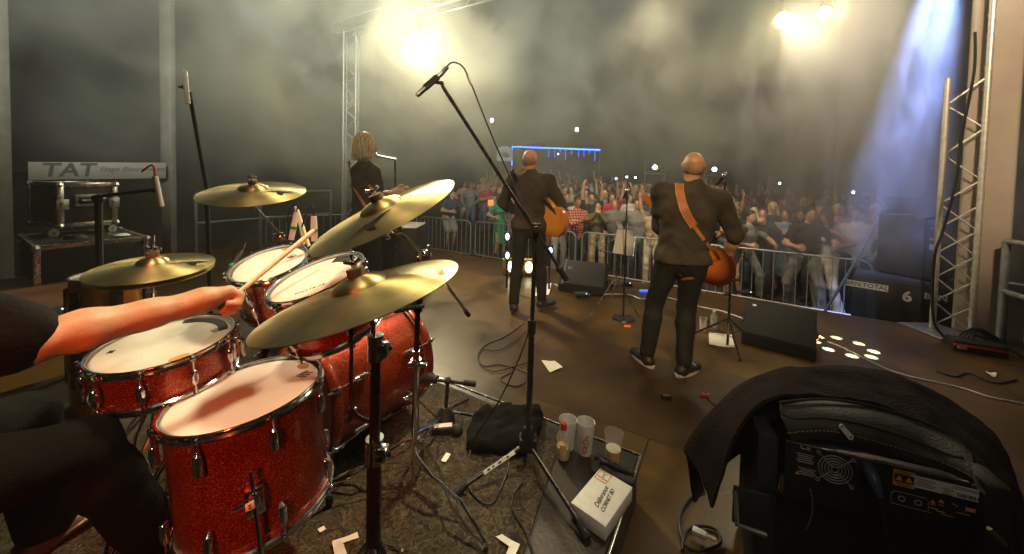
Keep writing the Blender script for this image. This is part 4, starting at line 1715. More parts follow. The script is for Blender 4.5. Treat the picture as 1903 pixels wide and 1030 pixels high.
FT = (-0.817, 1.139, 0.82)
ftom, Ff = drum('floor_tom', 'deep red sparkle floor tom with pale pink lit head in the foreground', 'drum', FT, (-0.098, -0.019, 0.995), 0.203, 0.37, 8, 0.1, 'head', group='orange sparkle drums of the kit')
mb = MB()
crown_mark(mb, Ff @ Matrix.Translation((0.145, 0.075, -0.0082)) @ Matrix.Rotation(-2.1, 4, 'Z'), 0.02)
mb.build('print', M['print'], ftom)
mb = MB()
mb.disc(0.015, 0, 20, 0, Ff @ Matrix.Rotation(0.95, 4, 'Z') @ Matrix.Translation((0.172, 0, -0.0078)), 0.028)
mb.build('gel_pad', mat('amber_gel2', (0.5, 0.22, 0.10), 0.2, var=0.05), ftom)
for a in (-0.95, 1.2, 3.1):
    Fl = Ff @ Matrix.Rotation(a, 4, 'Z')
    mb = MB()
    mb.box((0.212, 0, -0.215), (0.024, 0.045, 0.075), Fl, 0.006)
    mb.box((0.229, 0, -0.2), (0.03, 0.026, 0.03), Fl, 0.004)
    mb.tube([(0.232, -0.02, -0.2), (0.232, -0.045, -0.2)], 0.006, 8, 0, M=Fl)
    br = mb.build('leg_bracket', M['chrome'], ftom)
    mb = MB()
    mb.tube([(0.231, 0, -0.12), (0.231, 0, -0.42), (0.245, 0, -0.47), (0.245, 0, -0.578)], 0.0055, 8, 0, M=Fl)
    lg = mb.build('leg', M['chrome'], ftom)
    mb = MB()
    mb.tube([(0.245, 0, -0.57), (0.245, 0, -0.598)], [0.012, 0.014], 10, 0, M=Fl)
    mb.build('rubber_foot', M['rubber'], lg)
Fl = Ff @ Matrix.Rotation(-0.92, 4, 'Z') @ frame_to((0.2465, 0, -0.2), (1, 0, 0), (0, 0, 1))
mb = MB()
mb.box((0.0, 0.018, 0), (0.022, 0.02, 0.002), Fl, 0.002)
v, f = text_geo('2', 0.016, 0, 0.0005)
tg = mb.build('paper_tag', M['paper'], ftom)
MB().add(v, f, 0, Fl @ Matrix.Translation((0, 0.018, 0.0018)) @ Matrix.Rotation(PI / 2, 4, 'Z')).build('tag_number', M['print'], tg)

tom1, F1 = drum('rack_tom', 'small orange sparkle rack tom at the left under the drumstick', 'drum', (-0.927, 1.417, 1.155), (-0.082, -0.337, 0.938), 0.127, 0.2, 6, 0.5, 'head', group='orange sparkle drums of the kit', lug_len=0.04)
mb = MB()
crown_mark(mb, F1 @ Matrix.Translation((0.06, 0.055, -0.0082)) @ Matrix.Rotation(-0.3, 4, 'Z'), 0.014)
mb.build('print', M['print'], tom1)
mb = MB()
mb.disc(0.011, 0, 20, 0, F1 @ Matrix.Rotation(1.55, 4, 'Z') @ Matrix.Translation((0.108, 0, -0.0078)), 0.02)
mb.build('gel_pad', mat('amber_gel3', (0.5, 0.3, 0.12), 0.2, var=0.05), tom1)
tom2, F2 = drum('rack_tom', 'larger orange sparkle rack tom half hidden by the near crash cymbal', 'drum', (-0.666, 1.266, 1.151), (-0.245, -0.252, 0.936), 0.1524, 0.22, 6, 0.2, 'head', group='orange sparkle drums of the kit', lug_len=0.04)
mb = MB()
v, f = text_geo('PINSTRIPE', 0.016, 0, 0.0003, 0.0002, 1.3)
mb.add(v, f, 0, F2 @ Matrix.Translation((0.02, -0.085, -0.0082)) @ Matrix.Rotation(0.35, 4, 'Z'))
mb.build('print', M['print'], tom2)
mb = MB()
mb.lathe([(0.10, -0.0083), (0.139, -0.0083), (0.139, -0.0070), (0.10, -0.0070)], 20, 0, F2, 0.75, 1.55, closed=True)
mb.build('muffling_strip', M['matte_black'], tom2)

KC = V3(-0.65, 2.04, 0.525)
kn = V3(0.505, 0.863, 0.0)
kick, Fkk = drum('bass_drum', 'big orange sparkle bass drum standing behind the floor tom', 'drum', KC, kn, 0.276, 0.54, 8, 0.39, 'head', True, (0, 0, 1), 'orange sparkle drums of the kit')
for s in (-1, 1):
    p = KC - kn * 0.1 + SU * 0.25 * s + V3(0, 0, -0.12)
    mb = MB()
    mb.box(p, (0.05, 0.05, 0.06), None, 0.01)
    mb.tube([p, V3(p.x + SU.x * 0.12 * s + 0.05, p.y + SU.y * 0.12 * s + 0.1, RZ + 0.012)], 0.007, 8)
    mb.ball(V3(p.x + SU.x * 0.12 * s + 0.05, p.y + SU.y * 0.12 * s + 0.1, RZ + 0.018), 0.014, 8)
    mb.build('spur', M['chrome'], kick)
# tom holder on the bass drum
hold = thing('tom_holder', 'chrome double tom holder rising from the bass drum', 'stand', KC - kn * 0.22 + V3(0, 0, 0.28))
hb = KC - kn * 0.2 + V3(0, 0, 0.28)
mb = MB()
mb.box(hb + V3(0, 0, 0.012), (0.07, 0.07, 0.03), None, 0.008)
mb.tube([hb, hb + V3(0, 0, 0.2)], 0.014, 12)
mb.box(hb + V3(0, 0, 0.2), (0.06, 0.04, 0.05), None, 0.01)
mb.build('post', M['chrome'], hold)
for Ft, r_, sx in ((F1, 0.127, 0.6), (F2, 0.1524, 2.0)):
    q = Ft @ V3(r_ * math.cos(sx) * 1.12, r_ * math.sin(sx) * 1.12, -0.11)
    mb = MB()
    mb.tube(spline([hb + V3(0, 0, 0.2), (hb + V3(0, 0, 0.24) + q) / 2 + V3(0, 0, 0.02), q], 4), 0.0095, 10)
    mb.ball(q, 0.022, 10)
    mb.tube([q + V3(0, 0, -0.02), q + V3(0.0, 0.0, 0.035)], 0.006, 8)
    mb.build('tom_arm', M['chrome'], hold)
# kick pedal
ped = thing('kick_pedal', 'black kick pedal behind the bass drum by the drummer\'s leg', 'pedal', V3(-1.03, 1.38, RZ))
pb = KC - kn * 0.52
pb.z = RZ
Fp = frame_to(pb, (0, 0, 1), -kn)
mb = MB()
mb.box((0.14, 0, 0.012), (0.3, 0.09, 0.012), Fp, 0.003)
mb.build('base_plate', M['dull_metal'], ped)
mb = MB()
mb.box((0, 0, 0), (0.26, 0.08, 0.01), Fp @ Matrix.Translation((0.14, 0, 0.06)) @ Matrix.Rotation(0.25, 4, 'Y'), 0.004)
mb.build('footboard', M['chrome'], ped)
mb = MB()
for s in (-0.05, 0.05):
    mb.tube([(0.0, s, 0.01), (0.0, s, 0.2)], 0.008, 8, 0, M=Fp)
mb.tube([(0, -0.06, 0.2), (0, 0.06, 0.2)], 0.007, 8, 0, M=Fp)
mb.tube([(0, 0, 0.2), (-0.03, 0, 0.36)], 0.004, 6, 0, M=Fp)
mb.ball((-0.035, 0, 0.37), 0.025, 8, 0, Fp)
mb.build('beater_frame', M['chrome'], ped)


# ------------------------------------------------------------------ cymbals and stands
def cymbal_prof(r, bell=0.07, rise=0.022, bh=0.024):
    pts = []
    for i in range(15):
        t = i / 14
        rr = bell + (r - bell) * (1 - t)
        z = rise * (1 - ((rr - bell) / (r - bell)) ** 1.35)
        pts.append((rr, z))
    for i in range(1, 8):
        a = PI / 2 * i / 7
        pts.append((bell * math.cos(a) if i < 7 else 0.004, rise + bh * math.sin(a)))
    return pts + [(p[0] if p[0] > 0.005 else 0.005, p[1] - 0.0014) for p in reversed(pts)]


def logo_k(mb, Fm, s, zf, ky=1.0):
    """dark brush-like K mark laid along the bow"""
    shapes = [[(-1.6, -0.55), (-0.2, 0.15), (0.1, 0.12), (-0.35, -0.1)], [(-0.35, 0.12), (0.15, -0.3), (0.75, -0.35), (0.3, -0.05), (1.6, 0.75), (0.05, 0.18)]]
    for sh in shapes:
        pts = []
        for i in range(len(sh)):
            a, b = sh[i], sh[(i + 1) % len(sh)]
            for j in range(5):
                pts.append((a[0] + (b[0] - a[0]) * j / 5, (a[1] + (b[1] - a[1]) * j / 5) * ky))
        vs = [Fm @ Vector((x * s, y * s, 0)) for x, y in pts]
        c = Fm @ Vector((sum(p[0] for p in pts) / len(pts) * s, sum(p[1] for p in pts) / len(pts) * s, 0))
        k = len(vs)
        out, fs = [], []
        for q in (1.0, 0.8, 0.6, 0.4, 0.2, 0.01):
            out += [c + (p - c) * q for p in vs]
        for q in range(5):
            fs += [[q * k + i, q * k + (i + 1) % k, (q + 1) * k + (i + 1) % k, (q + 1) * k + i] for i in range(k)]
        out = [Vector((p.x, p.y, zf(math.hypot(p.x, p.y)) + 0.0016)) for p in out]
        mb.add(out, fs)


def cymbal(name, label, c, n, r, xdir=(1, 0, 0), logos=(), text=None, bell=0.065):
    c, n = Vector(c), Vector(n).normalized()
    t = thing(name, label, 'cymbal', c, 'cymbals of the drum kit')
    Fm = frame_to(c, n, xdir)
    rise = 0.1 * r
    prof = cymbal_prof(r, bell, rise)
    mb = MB().lathe(prof, 128, closed=True)
    pl = build_in(mb, 'plate', M['cymbal'], Fm, t, angle=60)
    zf = lambda rr: rise * (1 - (max(rr - bell, 0) / (r - bell)) ** 1.35) + (0.024 * math.sqrt(1 - (rr / bell) ** 2) if rr < bell else 0) + 0.0012
    mb = MB()
    for (ang, rad, s, rot, ky) in logos:
        logo_k(mb, Matrix.Rotation(ang, 4, 'Z') @ Matrix.Translation((rad, 0, 0)) @ Matrix.Rotation(rot, 4, 'Z'), s, zf, ky)
    if logos:
        build_in(mb, 'printed_mark', mat('mark_ink', (0.012, 0.009, 0.005), 0.8, spec=0.1), Fm, t)
    if text:
        v, f = text_geo(text[0], text[1], 0.4, 0.0003, 0.0004)
        mb = MB()
        Tm = Matrix.Rotation(text[2], 4, 'Z') @ Matrix.Translation((text[3], 0, 0)) @ Matrix.Rotation(text[4], 4, 'Z')
        vs = [Tm @ p for p in v]
        vs = [Vector((p.x, p.y, zf(math.hypot(p.x, p.y)) + 0.0012)) for p in vs]
        mb.add(vs, f)
        build_in(mb, 'printed_script', mat('script_ink', (0.85, 0.72, 0.35), 0.5), Fm, t)
    mb = MB()
    hz = rise + 0.024
    mb.lathe([(0.004, hz), (0.02, hz), (0.02, hz + 0.018), (0.004, hz + 0.018)], 16, 0, Fm, closed=True)
    mb.build('felt', M['felt'], t)
    mb = MB()
    mb.tube([(0, 0, hz - 0.06), (0, 0, hz + 0.05)], 0.0035, 8, 0, M=Fm)
    mb.box((0, 0, hz + 0.028), (0.012, 0.012, 0.016), Fm, 0.003)
    for s in (-1, 1):
        mb.tube([(0, 0, hz + 0.028), (0.02 * s, 0, hz + 0.038)], [0.004, 0.006], 6, 0, M=Fm)
    mb.build('wing_nut', M['chrome'], t)
    return t, Fm


cb_, Fb = cymbal('crash_cymbal', 'bronze crash cymbal farthest back at the left above the small rack tom', (-1.282, 1.841, 1.395), (0.056, -0.22, 0.974), 0.2285, logos=[(-0.1, 0.135, 0.048, 0.1, 1.9)])
ch_, Fh1 = cymbal('hi_hat_cymbal', 'top hi-hat cymbal nearest the drummer at the left', (-1.394, 1.438, 1.118), (0.03, -0.09, 0.995), 0.19, logos=[(0.3, 0.12, 0.042, 0.0, 1.6), (-2.9, 0.12, 0.014, 0, 1.2)], bell=0.05)
cc_, Fc = cymbal('crash_cymbal', 'steeply tilted bronze crash cymbal with a large dark mark in the middle', (-0.387, 1.129, 1.382), (-0.383, -0.253, 0.889), 0.2285, logos=[(-1.5, 0.142, 0.040, 1.62, 2.3)])
cd_, Fd = cymbal('crash_cymbal', 'nearest bronze crash cymbal overlapping the tom and the bass drum', (-0.343, 0.857, 1.219), (-0.275, -0.033, 0.961), 0.2285, text=('Zildjian', 0.026, 0.0, 0.19, -1.2))
# lower hi-hat
hb_ = thing('hi_hat_cymbal', 'lower hi-hat cymbal just under the top one', 'cymbal', (-1.394, 1.438, 1.08), 'cymbals of the drum kit')
mb = MB().lathe(cymbal_prof(0.186, 0.05, 0.018), 96, closed=True)
build_in(mb, 'plate', M['cymbal'], Fh1 @ Matrix.Translation((0, 0, -0.02)) @ Matrix.Rotation(PI, 4, 'X'), hb_, angle=60)


def tripod(t, base, z, spread, mt, foot='rubber', a0=0.4, double=True, w=0.012, r=0.006, low=None):
    base = Vector(base)
    for k in range(3):
        a = a0 + 2 * PI * k / 3
        d = V3(math.cos(a), math.sin(a), 0)
        o = V3(-d.y, d.x, 0)
        mb = MB()
        top = V3(base.x, base.y, z)
        ft_ = V3(base.x, base.y, base.z + 0.015) + d * spread
        mid = top + (ft_ - top) * 0.52
        if double:
            for s in (-1, 1):
                mb.tube([top + o * 0.008 * s, top + (ft_ - top) * 0.28 + o * 0.02 * s, mid - (ft_ - top) * 0.02 + o * 0.004 * s, mid + (ft_ - top) * 0.02 - o * 0.004 * s, top + (ft_ - top) * 0.72 - o * 0.02 * s, ft_ - o * 0.006 * s], r, 6)
        else:
            mb.tube([top, ft_], r * 1.6, 8)
        lz = base.z + 0.1 if low is None else low
        mb.tube([V3(base.x, base.y, lz) + d * 0.015, mid], r * 0.7, 6)
        lg = mb.build('leg', mt, t)
        MB().ball(ft_, 0.014, 8).build('rubber_foot', M['rubber'], lg)


def stand_pole(t, a, b, r, mt, nm='pole', n=14):
    return MB().tube([a, b], r, n).build(nm, mt, t)


# near crash stand: thick black pole close to the camera
top = Fd @ V3(0, 0, -0.01)
sx_, sy_ = top.x + 0.025, top.y + 0.01
st1 = thing('cymbal_stand', 'thick black cymbal stand in front of the bass drum holding the nearest crash', 'stand', (sx_, sy_, RZ), 'cymbal stands')
stand_pole(st1, V3(sx_, sy_, 0.28), V3(sx_, sy_, 0.84), 0.0175, M['black_metal'], 'lower_pole')
stand_pole(st1, V3(sx_, sy_, 0.8), V3(sx_, sy_, 1.10), 0.0125, M['black_metal'], 'upper_pole')
stand_pole(st1, V3(sx_, sy_, 1.05), V3(sx_ - 0.012, sy_, 1.20), 0.006, M['chrome'], 'top_rod')
for z, k in ((0.84, 1.0), (1.09, 0.9)):
    mb = MB()
    mb.tube([V3(sx_, sy_, z - 0.03), V3(sx_, sy_, z + 0.03)], 0.021 * k, 14)
    mb.box(V3(sx_ + 0.022, sy_ - 0.01, z), (0.03, 0.03, 0.035), None, 0.006)
    mb.tube([V3(sx_ + 0.02, sy_ - 0.012, z), V3(sx_ + 0.045, sy_ - 0.03, z + 0.012)], 0.005, 8)
    mb.build('clamp', M['chrome'], st1)
mb = MB()
mb.box(V3(sx_ - 0.004, sy_, 1.175), (0.03, 0.025, 0.035), None, 0.008)
mb.tube([V3(sx_ - 0.008, sy_, 1.18), top], 0.005, 8)
mb.build('tilter', M['chrome'], st1)
tripod(st1, V3(sx_, sy_, RZ), 0.62, 0.32, M['chrome'], a0=-0.6)
# mic goose rod clamped to it
mb = MB()
q0 = at_y(652, 592, 0.95)
q1 = at_y(655, 757, 0.90)
mb.tube(spline([q0, at_y(653, 650, 0.93), q1, V3(sx_ - 0.01, sy_, q1.z - 0.015)], 5), 0.005, 8)
mb.box(q1 + V3(0, 0, -0.012), (0.022, 0.014, 0.02), None, 0.003)
mb.tube([q1 + V3(0, 0, -0.015), at_y(645, 784, 0.88)], [0.006, 0.009], 8)
mb.build('side_rod', M['black_metal'], st1)

# far stand with boom for the tilted crash
bx_, by_ = -0.378, 1.5
st2 = thing('cymbal_stand', 'chrome and black boom stand right of the bass drum holding the tilted crash', 'stand', (bx_, by_, RZ), 'cymbal stands')
stand_pole(st2, V3(bx_, by_, 0.27), V3(bx_, by_, 0.78), 0.0145, M['chrome'], 'lower_pole')
stand_pole(st2, V3(bx_, by_, 0.76), V3(bx_ + 0.008, by_, 1.17), 0.0115, M['black_metal'], 'upper_pole')
zc = at_y(781, 676, by_).z
mb = MB()
mb.tube([V3(bx_, by_, zc - 0.02), V3(bx_, by_, zc + 0.02)], 0.02, 12)
mb.box(V3(bx_ + 0.025, by_ - 0.01, zc), (0.05, 0.02, 0.016), None, 0.004)
mb.box(V3(bx_ - 0.022, by_ - 0.01, zc), (0.02, 0.02, 0.02), None, 0.004)
mb.build('clamp', M['chrome'], st2)
cu = Fc @ V3(0, 0, -0.015)
e0 = at_y(738, 425, 1.2)
piv = at_y(790, 476, 1.5)
e1 = at_y(871, 586, 1.9)
mb = MB()
mb.tube([cu, e0], 0.006, 8)
mb.tube([e0, piv], 0.008, 8)
mb.ball(e0, 0.022, 10)
mb.tube([e0 + V3(-0.01, -0.02, 0.005), e0 + V3(0.01, -0.035, 0.01)], 0.008, 8)
mb.build('boom', M['chrome'], st2)
mb = MB()
mb.tube([piv, piv + (e1 - piv) * 0.93], 0.008, 8)
mb.build('boom_tail', M['chrome'], st2)
MB().tube([piv + (e1 - piv) * 0.9, e1], [0.011, 0.012], 8).build('boom_grip', M['rubber'], st2)
mb = MB()
mb.ball(piv, 0.03, 10)
mb.tube([piv, V3(bx_ + 0.008, by_, 1.16)], 0.012, 8)
mb.tube([piv + V3(0.02, -0.02, 0), piv + V3(0.02, -0.03, 0.05)], 0.006, 8)
mb.build('boom_tilter', M['chrome'], st2)
zc2 = at_y(783, 566, by_).z
mb = MB()
mb.tube([V3(bx_ + 0.004, by_, zc2 - 0.03), V3(bx_ + 0.004, by_, zc2 + 0.03)], 0.019, 12)
mb.tube([V3(bx_ + 0.03, by_ - 0.02, zc2), at_y(735, 578, 1.35)], 0.009, 8)
mb.build('side_clamp', M['black_metal'], st2)
# double braced legs, flattened pair towards the camera
lz = at_y(772, 822, by_).z
mb = MB()
mb.tube([V3(bx_, by_, lz - 0.02), V3(bx_, by_, lz + 0.02)], 0.02, 12)
mb.build('collar', M['chrome'], st2)
for (px, py) in ((902, 1018), (600, 905), (700, 1200)):
    if py > 1100:
        ft_ = V3(bx_ + 0.02, by_ + 0.42, RZ + 0.012)
    else:
        ft_ = at_z(px, py, RZ + 0.012)
    tp = V3(bx_, by_, lz)
    dv = ft_ - tp
    o = dv.cross(V3(0, 0, 1)).normalized()
    if py == 1018:
        o = (o * 0.8 + V3(0, 0, .2)).normalized()
    mb = MB()
    for s in (-1, 1):
        mb.tube([tp + o * 0.006 * s, tp + dv * 0.12 + o * 0.03 * s, tp + dv * 0.35 + o * 0.022 * s, tp + dv * 0.44 + o * 0.003 * s, tp + dv * 0.5 - o * 0.003 * s, tp + dv * 0.62 - o * 0.024 * s, tp + dv * 0.95 - o * 0.014 * s, ft_ - o * 0.01 * s], 0.0058, 6)
    lg = mb.build('leg', M['chrome'], st2)
    MB().ball(ft_, 0.012, 8).build('rubber_foot', M['rubber'], lg)
    mb = MB()
    mb.tube([V3(bx_, by_, 0.31), tp + dv * 0.5], 0.0035, 6)
    mb.build('brace', M['chrome'], lg)
mb = MB()
mb.tube([V3(bx_, by_, 0.3), V3(bx_ - 0.3, by_ - 0.12, 0.31)], 0.003, 6)
mb.build('spacer_rod', M['chrome'], st2)

# crash B stand
cu = Fb @ V3(0, 0, -0.01)
st3 = thing('cymbal_stand', 'chrome boom stand under the farthest crash cymbal', 'stand', (-1.02, 2.1, RZ), 'cymbal stands')
j = at_y(522, 440, 1.98)
mb = MB()
mb.tube([cu, cu + V3(0.0, 0.0, -0.05)], 0.006, 8)
mb.tube([cu + V3(0, 0, -0.05), j], 0.007, 8)
mb.tube([cu + V3(0.02, 0, -0.07), j + V3(0.02, 0, -0.01)], 0.004, 8)
mb.ball(cu + V3(0.005, 0, -0.05), 0.02, 8)
mb.build('boom', M['chrome'], st3)
mb = MB()
mb.ball(j, 0.026, 10)
mb.tube([j + V3(-0.03, -0.02, 0.01), j + V3(0.03, -0.02, 0.02)], 0.007, 8)
mb.build('boom_tilter', M['chrome'], st3)
stand_pole(st3, j, V3(j.x, j.y, 0.3), 0.0125, M['chrome'])
tripod(st3, V3(j.x, j.y, RZ), 0.6, 0.34, M['chrome'], a0=1.1)

# hi-hat stand
hh = thing('hi_hat_stand', 'chrome hi-hat stand with pull rod above the cymbals', 'stand', (-1.394, 1.438, RZ))
ax_ = Fh1 @ V3(0, 0, 0)
stand_pole(hh, V3(ax_.x, ax_.y, 0.3), V3(ax_.x, ax_.y, 1.02), 0.012, M['chrome'])
stand_pole(hh, V3(ax_.x, ax_.y, 1.0), V3(ax_.x + 0.005, ax_.y, at_y(281, 437, ax_.y).z), 0.0035, M['chrome'], 'pull_rod')
mb = MB()
mb.tube([V3(ax_.x, ax_.y, 1.163), V3(ax_.x, ax_.y, 1.2)], 0.011, 10)
mb.box(V3(ax_.x + 0.018, ax_.y, 1.19), (0.03, 0.008, 0.012), None, 0.003)
mb.box(V3(ax_.x - 0.012, ax_.y, 1.178), (0.024, 0.01, 0.01), None, 0.003)
mb.build('clutch', M['chrome'], hh)
tripod(hh, V3(ax_.x, ax_.y, RZ), 0.6, 0.3, M['chrome'], a0=0.9)
mb = MB()
Fp = frame_to(V3(-1.5, 1.27, RZ + 0.05), (0, -0.2, 1), (0.45, 0.86, 0.25))
mb.box((0, 0, 0), (0.28, 0.085, 0.01), Fp, 0.004)
mb.build('pedal', M['dull_metal'], hh)


# ------------------------------------------------------------------ microphones and stands
def pencil_mic(t, a, b, r=0.0105, mt='white_plastic'):
    a, b = Vector(a), Vector(b)
    d = b - a
    mb = MB()
    mb.tube([a, a + d * 0.3, a + d * 0.31, a + d * 0.33, a + d * 0.34, b], [r * .96, r, r * .86, r * .86, r, r], 14)
    m_ = mb.build('mic_body', M[mt], t)
    MB().tube([a - d * 0.02, a + d * 0.001], r * 0.85, 14).build('mic_grille', M['dull_metal'], m_)
    return m_


# tall boom stand in the middle
mbs = at_z(980, 868, RZ)
ms = thing('microphone_stand', 'tall black tripod boom stand in the middle carrying the overhead mic', 'microphone stand', mbs)
clu = at_y(991, 424, mbs.y)
ptop = Vector((mbs.x + 0.012, mbs.y, clu.z))
MB().tube([mbs + V3(0, 0, 0.1), V3(mbs.x + 0.004, mbs.y, 0.85)], 0.0135, 12).build('lower_pole', M['black_metal'], ms)
MB().tube([V3(mbs.x + 0.004, mbs.y, 0.83), ptop], 0.0095, 12).build('upper_pole', M['black_metal'], ms)
mb = MB()
mb.tube([V3(mbs.x, mbs.y, 0.3), V3(mbs.x, mbs.y, 0.36), V3(mbs.x, mbs.y, 0.4)], [0.03, 0.034, 0.018], 12)
mb.box(V3(mbs.x, mbs.y, 0.33), (0.08, 0.06, 0.06), None, 0.012)
mb.build('leg_hub', M['matte_black'], ms)
mb = MB()
mb.tube([V3(mbs.x + 0.004, mbs.y, 0.82), V3(mbs.x + 0.004, mbs.y, 0.88)], 0.018, 12)
mb.build('height_collar', M['matte_black'], ms)
btip = at_y(822, 160, 1.62)
btail = at_y(1040, 500, 1.68)
mb = MB()
mb.tube([btail, btip], 0.008, 10)
mb.build('boom_arm', M['black_metal'], ms)
mb = MB()
mb.tube([ptop - V3(0, 0, 0.04), ptop + V3(0, 0, 0.02)], 0.02, 12)
mb.ball(ptop, 0.024, 10)
mb.tube([ptop + V3(0, -0.02, 0), ptop + V3(0, -0.05, 0)], 0.013, 10)
mb.build('boom_clutch', M['matte_black'], ms)
mb = MB()
mb.ball(btail, 0.018, 10)
mb.tube([btail, btail + (btail - btip).normalized() * 0.06], 0.014, 10)
mb.build('counterweight', M['matte_black'], ms)
for k, (px, py) in enumerate(((845, 915), (1092, 995))):
    fp = at_z(px, py, RZ + 0.02)
    hub = V3(mbs.x, mbs.y, 0.33)
    lg = MB().tube([hub, fp], 0.0095, 10).build('leg', M['black_metal'], ms)
    MB().tube([fp - (fp - hub).normalized() * 0.05, fp + V3(0, 0, -0.012)], [0.014, 0.018], 10).build('rubber_foot', M['rubber'], lg)
    if k == 0:
        d = (fp - hub)
        u = d.normalized()
        up = V3(0, 0, 1)
        vv = (up - u * up.dot(u)).normalized()
        n_ = (V3(0, -1, 0.6) - u * V3(0, -1, 0.6).dot(u)).normalized()
        c = hub + d * 0.42 + n_ * 0.0102
        Fl = Matrix(((-u.x, -(n_.cross(u)).x * -1, n_.x, c.x), (-u.y, -(n_.cross(u)).y * -1, n_.y, c.y), (-u.z, -(n_.cross(u)).z * -1, n_.z, c.z), (0, 0, 0, 1)))
        lb = MB().box((0, 0, 0), (0.15, 0.014, 0.0008), Fl, 0).build('tape_label', M['paper'], lg)
        mb = MB()
        for xx, ww in ((-0.052, 0.012), (-0.03, 0.008), (0.0, 0.014), (0.04, 0.01)):
            mb.box((xx, 0, 0.0008), (ww, 0.007, 0.0008), Fl, 0)
        mb.build('tape_mark', M['print'], lb)
MB().tube([V3(mbs.x, mbs.y, 0.33), V3(mbs.x - 0.02, mbs.y + 0.32, RZ + 0.02)], 0.0095, 10).build('leg', M['black_metal'], ms)
om = thing('overhead_microphone', 'silver pencil microphone at the tip of the tall boom with its cable', 'microphone', btip)
pencil_mic(om, at_y(776, 177, 1.56), at_y(822, 136, 1.6), 0.0105, 'dull_metal')
mb = MB()
ca = at_y(803, 151, 1.585)
mb.tube([at_y(790, 163, 1.575), at_y(813, 143, 1.595)], 0.014, 12)
mb.tube([ca, btip + V3(0.0, 0, 0.012), btip], 0.009, 8)
mb.build('mic_clip', M['matte_black'], om)
mb = MB()
c0 = at_y(822, 136, 1.6)
cp = [c0, at_y(830, 124, 1.6), at_y(842, 116, 1.6), at_y(860, 124, 1.6), at_y(874, 152, 1.6), at_y(893, 200, 1.6), at_y(918, 262, 1.6), at_y(948, 330, 1.62), at_y(972, 385, 1.62), at_y(988, 418, 1.6), at_y(990, 470, 1.58), at_y(992, 560, 1.56),
      at_y(975, 640, 1.6), at_y(930, 740, 1.65), at_y(880, 820, 1.7), at_z(868, 890, RZ + 0.012), at_z(885, 925, RZ + 0.012), at_z(915, 935, RZ + 0.012), at_z(940, 885, RZ + 0.012), at_z(948, 850, RZ + .012)]
mb.tube(spline(cp, 6), 0.0032, 8)
mb.build('cable', M['cable'], om)
MB().tube([c0, at_y(831, 125, 1.6)], 0.0095, 10).build('plug', M['dull_metal'], om)
MB().tube([at_y(868, 138, 1.6), at_y(876, 158, 1.6)], 0.006, 8).build('cable_tape', M['dull_metal'], om)


def side_mic(label, a, b, Y, pole, mt='white_plastic', red=False, r=0.012):
    A_, B_ = at_y(*a, Y), at_y(*b, Y)
    t = thing('condenser_microphone', label, 'microphone', B_, 'hanging overhead microphones at the left')
    pencil_mic(t, B_, A_, r, mt)
    mb = MB()
    mb.tube([A_ + (B_ - A_) * 0.45 - V3(r * 1.5, 0, 0), A_ + (B_ - A_) * 0.55 - V3(r * 1.5, 0, 0)], r * 0.7, 8)
    mb.tube([A_ + (B_ - A_) * 0.5 - V3(r * 1.2, 0, 0), A_ + (B_ - A_) * 0.5 - V3(r * 3.4, 0, 0.0)], r * .4, 8)
    mb.build('mic_clip', M['matte_black'], t)
    if red:
        mb = MB()
        mb.tube(spline([A_, A_ + V3(-0.004, 0, 0.04), A_ + V3(-0.02, 0, 0.05), A_ + V3(-0.06, 0, 0.02)], 4), 0.0045, 6)
        mb.build('cable', M['cable_red'], t)
    return t, A_, B_


side_mic('white pencil microphone hanging high beside the left post', (343, 132), (349, 192), 2.2, None, r=0.013)
side_mic('silver pencil microphone with red cable above the hi-hat', (288, 328), (300, 384), 1.7, None, 'white_plastic', True, 0.011)
t = thing('microphone_stand', 'dark slanted microphone stand behind the far crash cymbal', 'microphone stand', at_y(352, 180, 2.3))
mb = MB()
q0, q1 = at_y(352, 172, 2.22), at_y(384, 352, 2.6)
mb.tube([q0, q1], 0.011, 8)
mb.build('boom_arm', M['matte_black'], t)
q2 = V3(q1.x + 0.02, q1.y + 0.02, 0)
MB().tube([q1, q2 + V3(0, 0, RZ * 0 + 0.05)], 0.013, 8).build('pole', M['matte_black'], t)
tripod(t, q2, 0.3, 0.34, M['matte_black'], double=False)
t = thing('microphone_stand', 'black microphone stand in front of the flight cases', 'microphone stand', at_z(185, 640, 0.1))
q0 = at_y(183, 370, 2.0)
qb = V3(q0.x, q0.y, 0)
mb = MB()
mb.tube([qb + V3(0, 0, 0.1), q0], 0.016, 8)
mb.build('pole', M['matte_black'], t)
mb = MB()
mb.ball(q0, 0.028, 8)
mb.tube([q0 + V3(-0.03, 0, 0.01), at_y(292, 352, 1.75)], 0.009, 8)
mb.build('boom_arm', M['matte_black'], t)
tripod(t, qb, 0.35, 0.36, M['matte_black'], double=False, a0=1)


# tom microphones
def clip_mic(label, a, b, Y, Y2, band=True, r=0.013, mt='white_plastic'):
    A_, B_ = at_y(*a, Y), at_y(*b, Y2)
    t = thing('drum_microphone', label, 'microphone', B_, 'clip microphones on the toms')
    d = B_ - A_
    MB().tube([A_, A_ + d * 0.55, B_], [r * .8, r, r * .9], 12).build('mic_body', M[mt], t)
    if band:
        MB().tube([A_ + d * 0.52, A_ + d * 0.62], r * 1.12, 12).build('colour_band', M['green_band'], t)
    mb = MB()
    mb.tube(spline([A_, A_ - d.normalized() * 0.03 + V3(-.004, 0, 0.01), A_ + V3(-0.04, 0.02, 0.012), A_ + V3(-0.07, 0.04, -0.05)], 4), 0.003, 6)
    mb.build('cable', M['cable'], t)
    return t


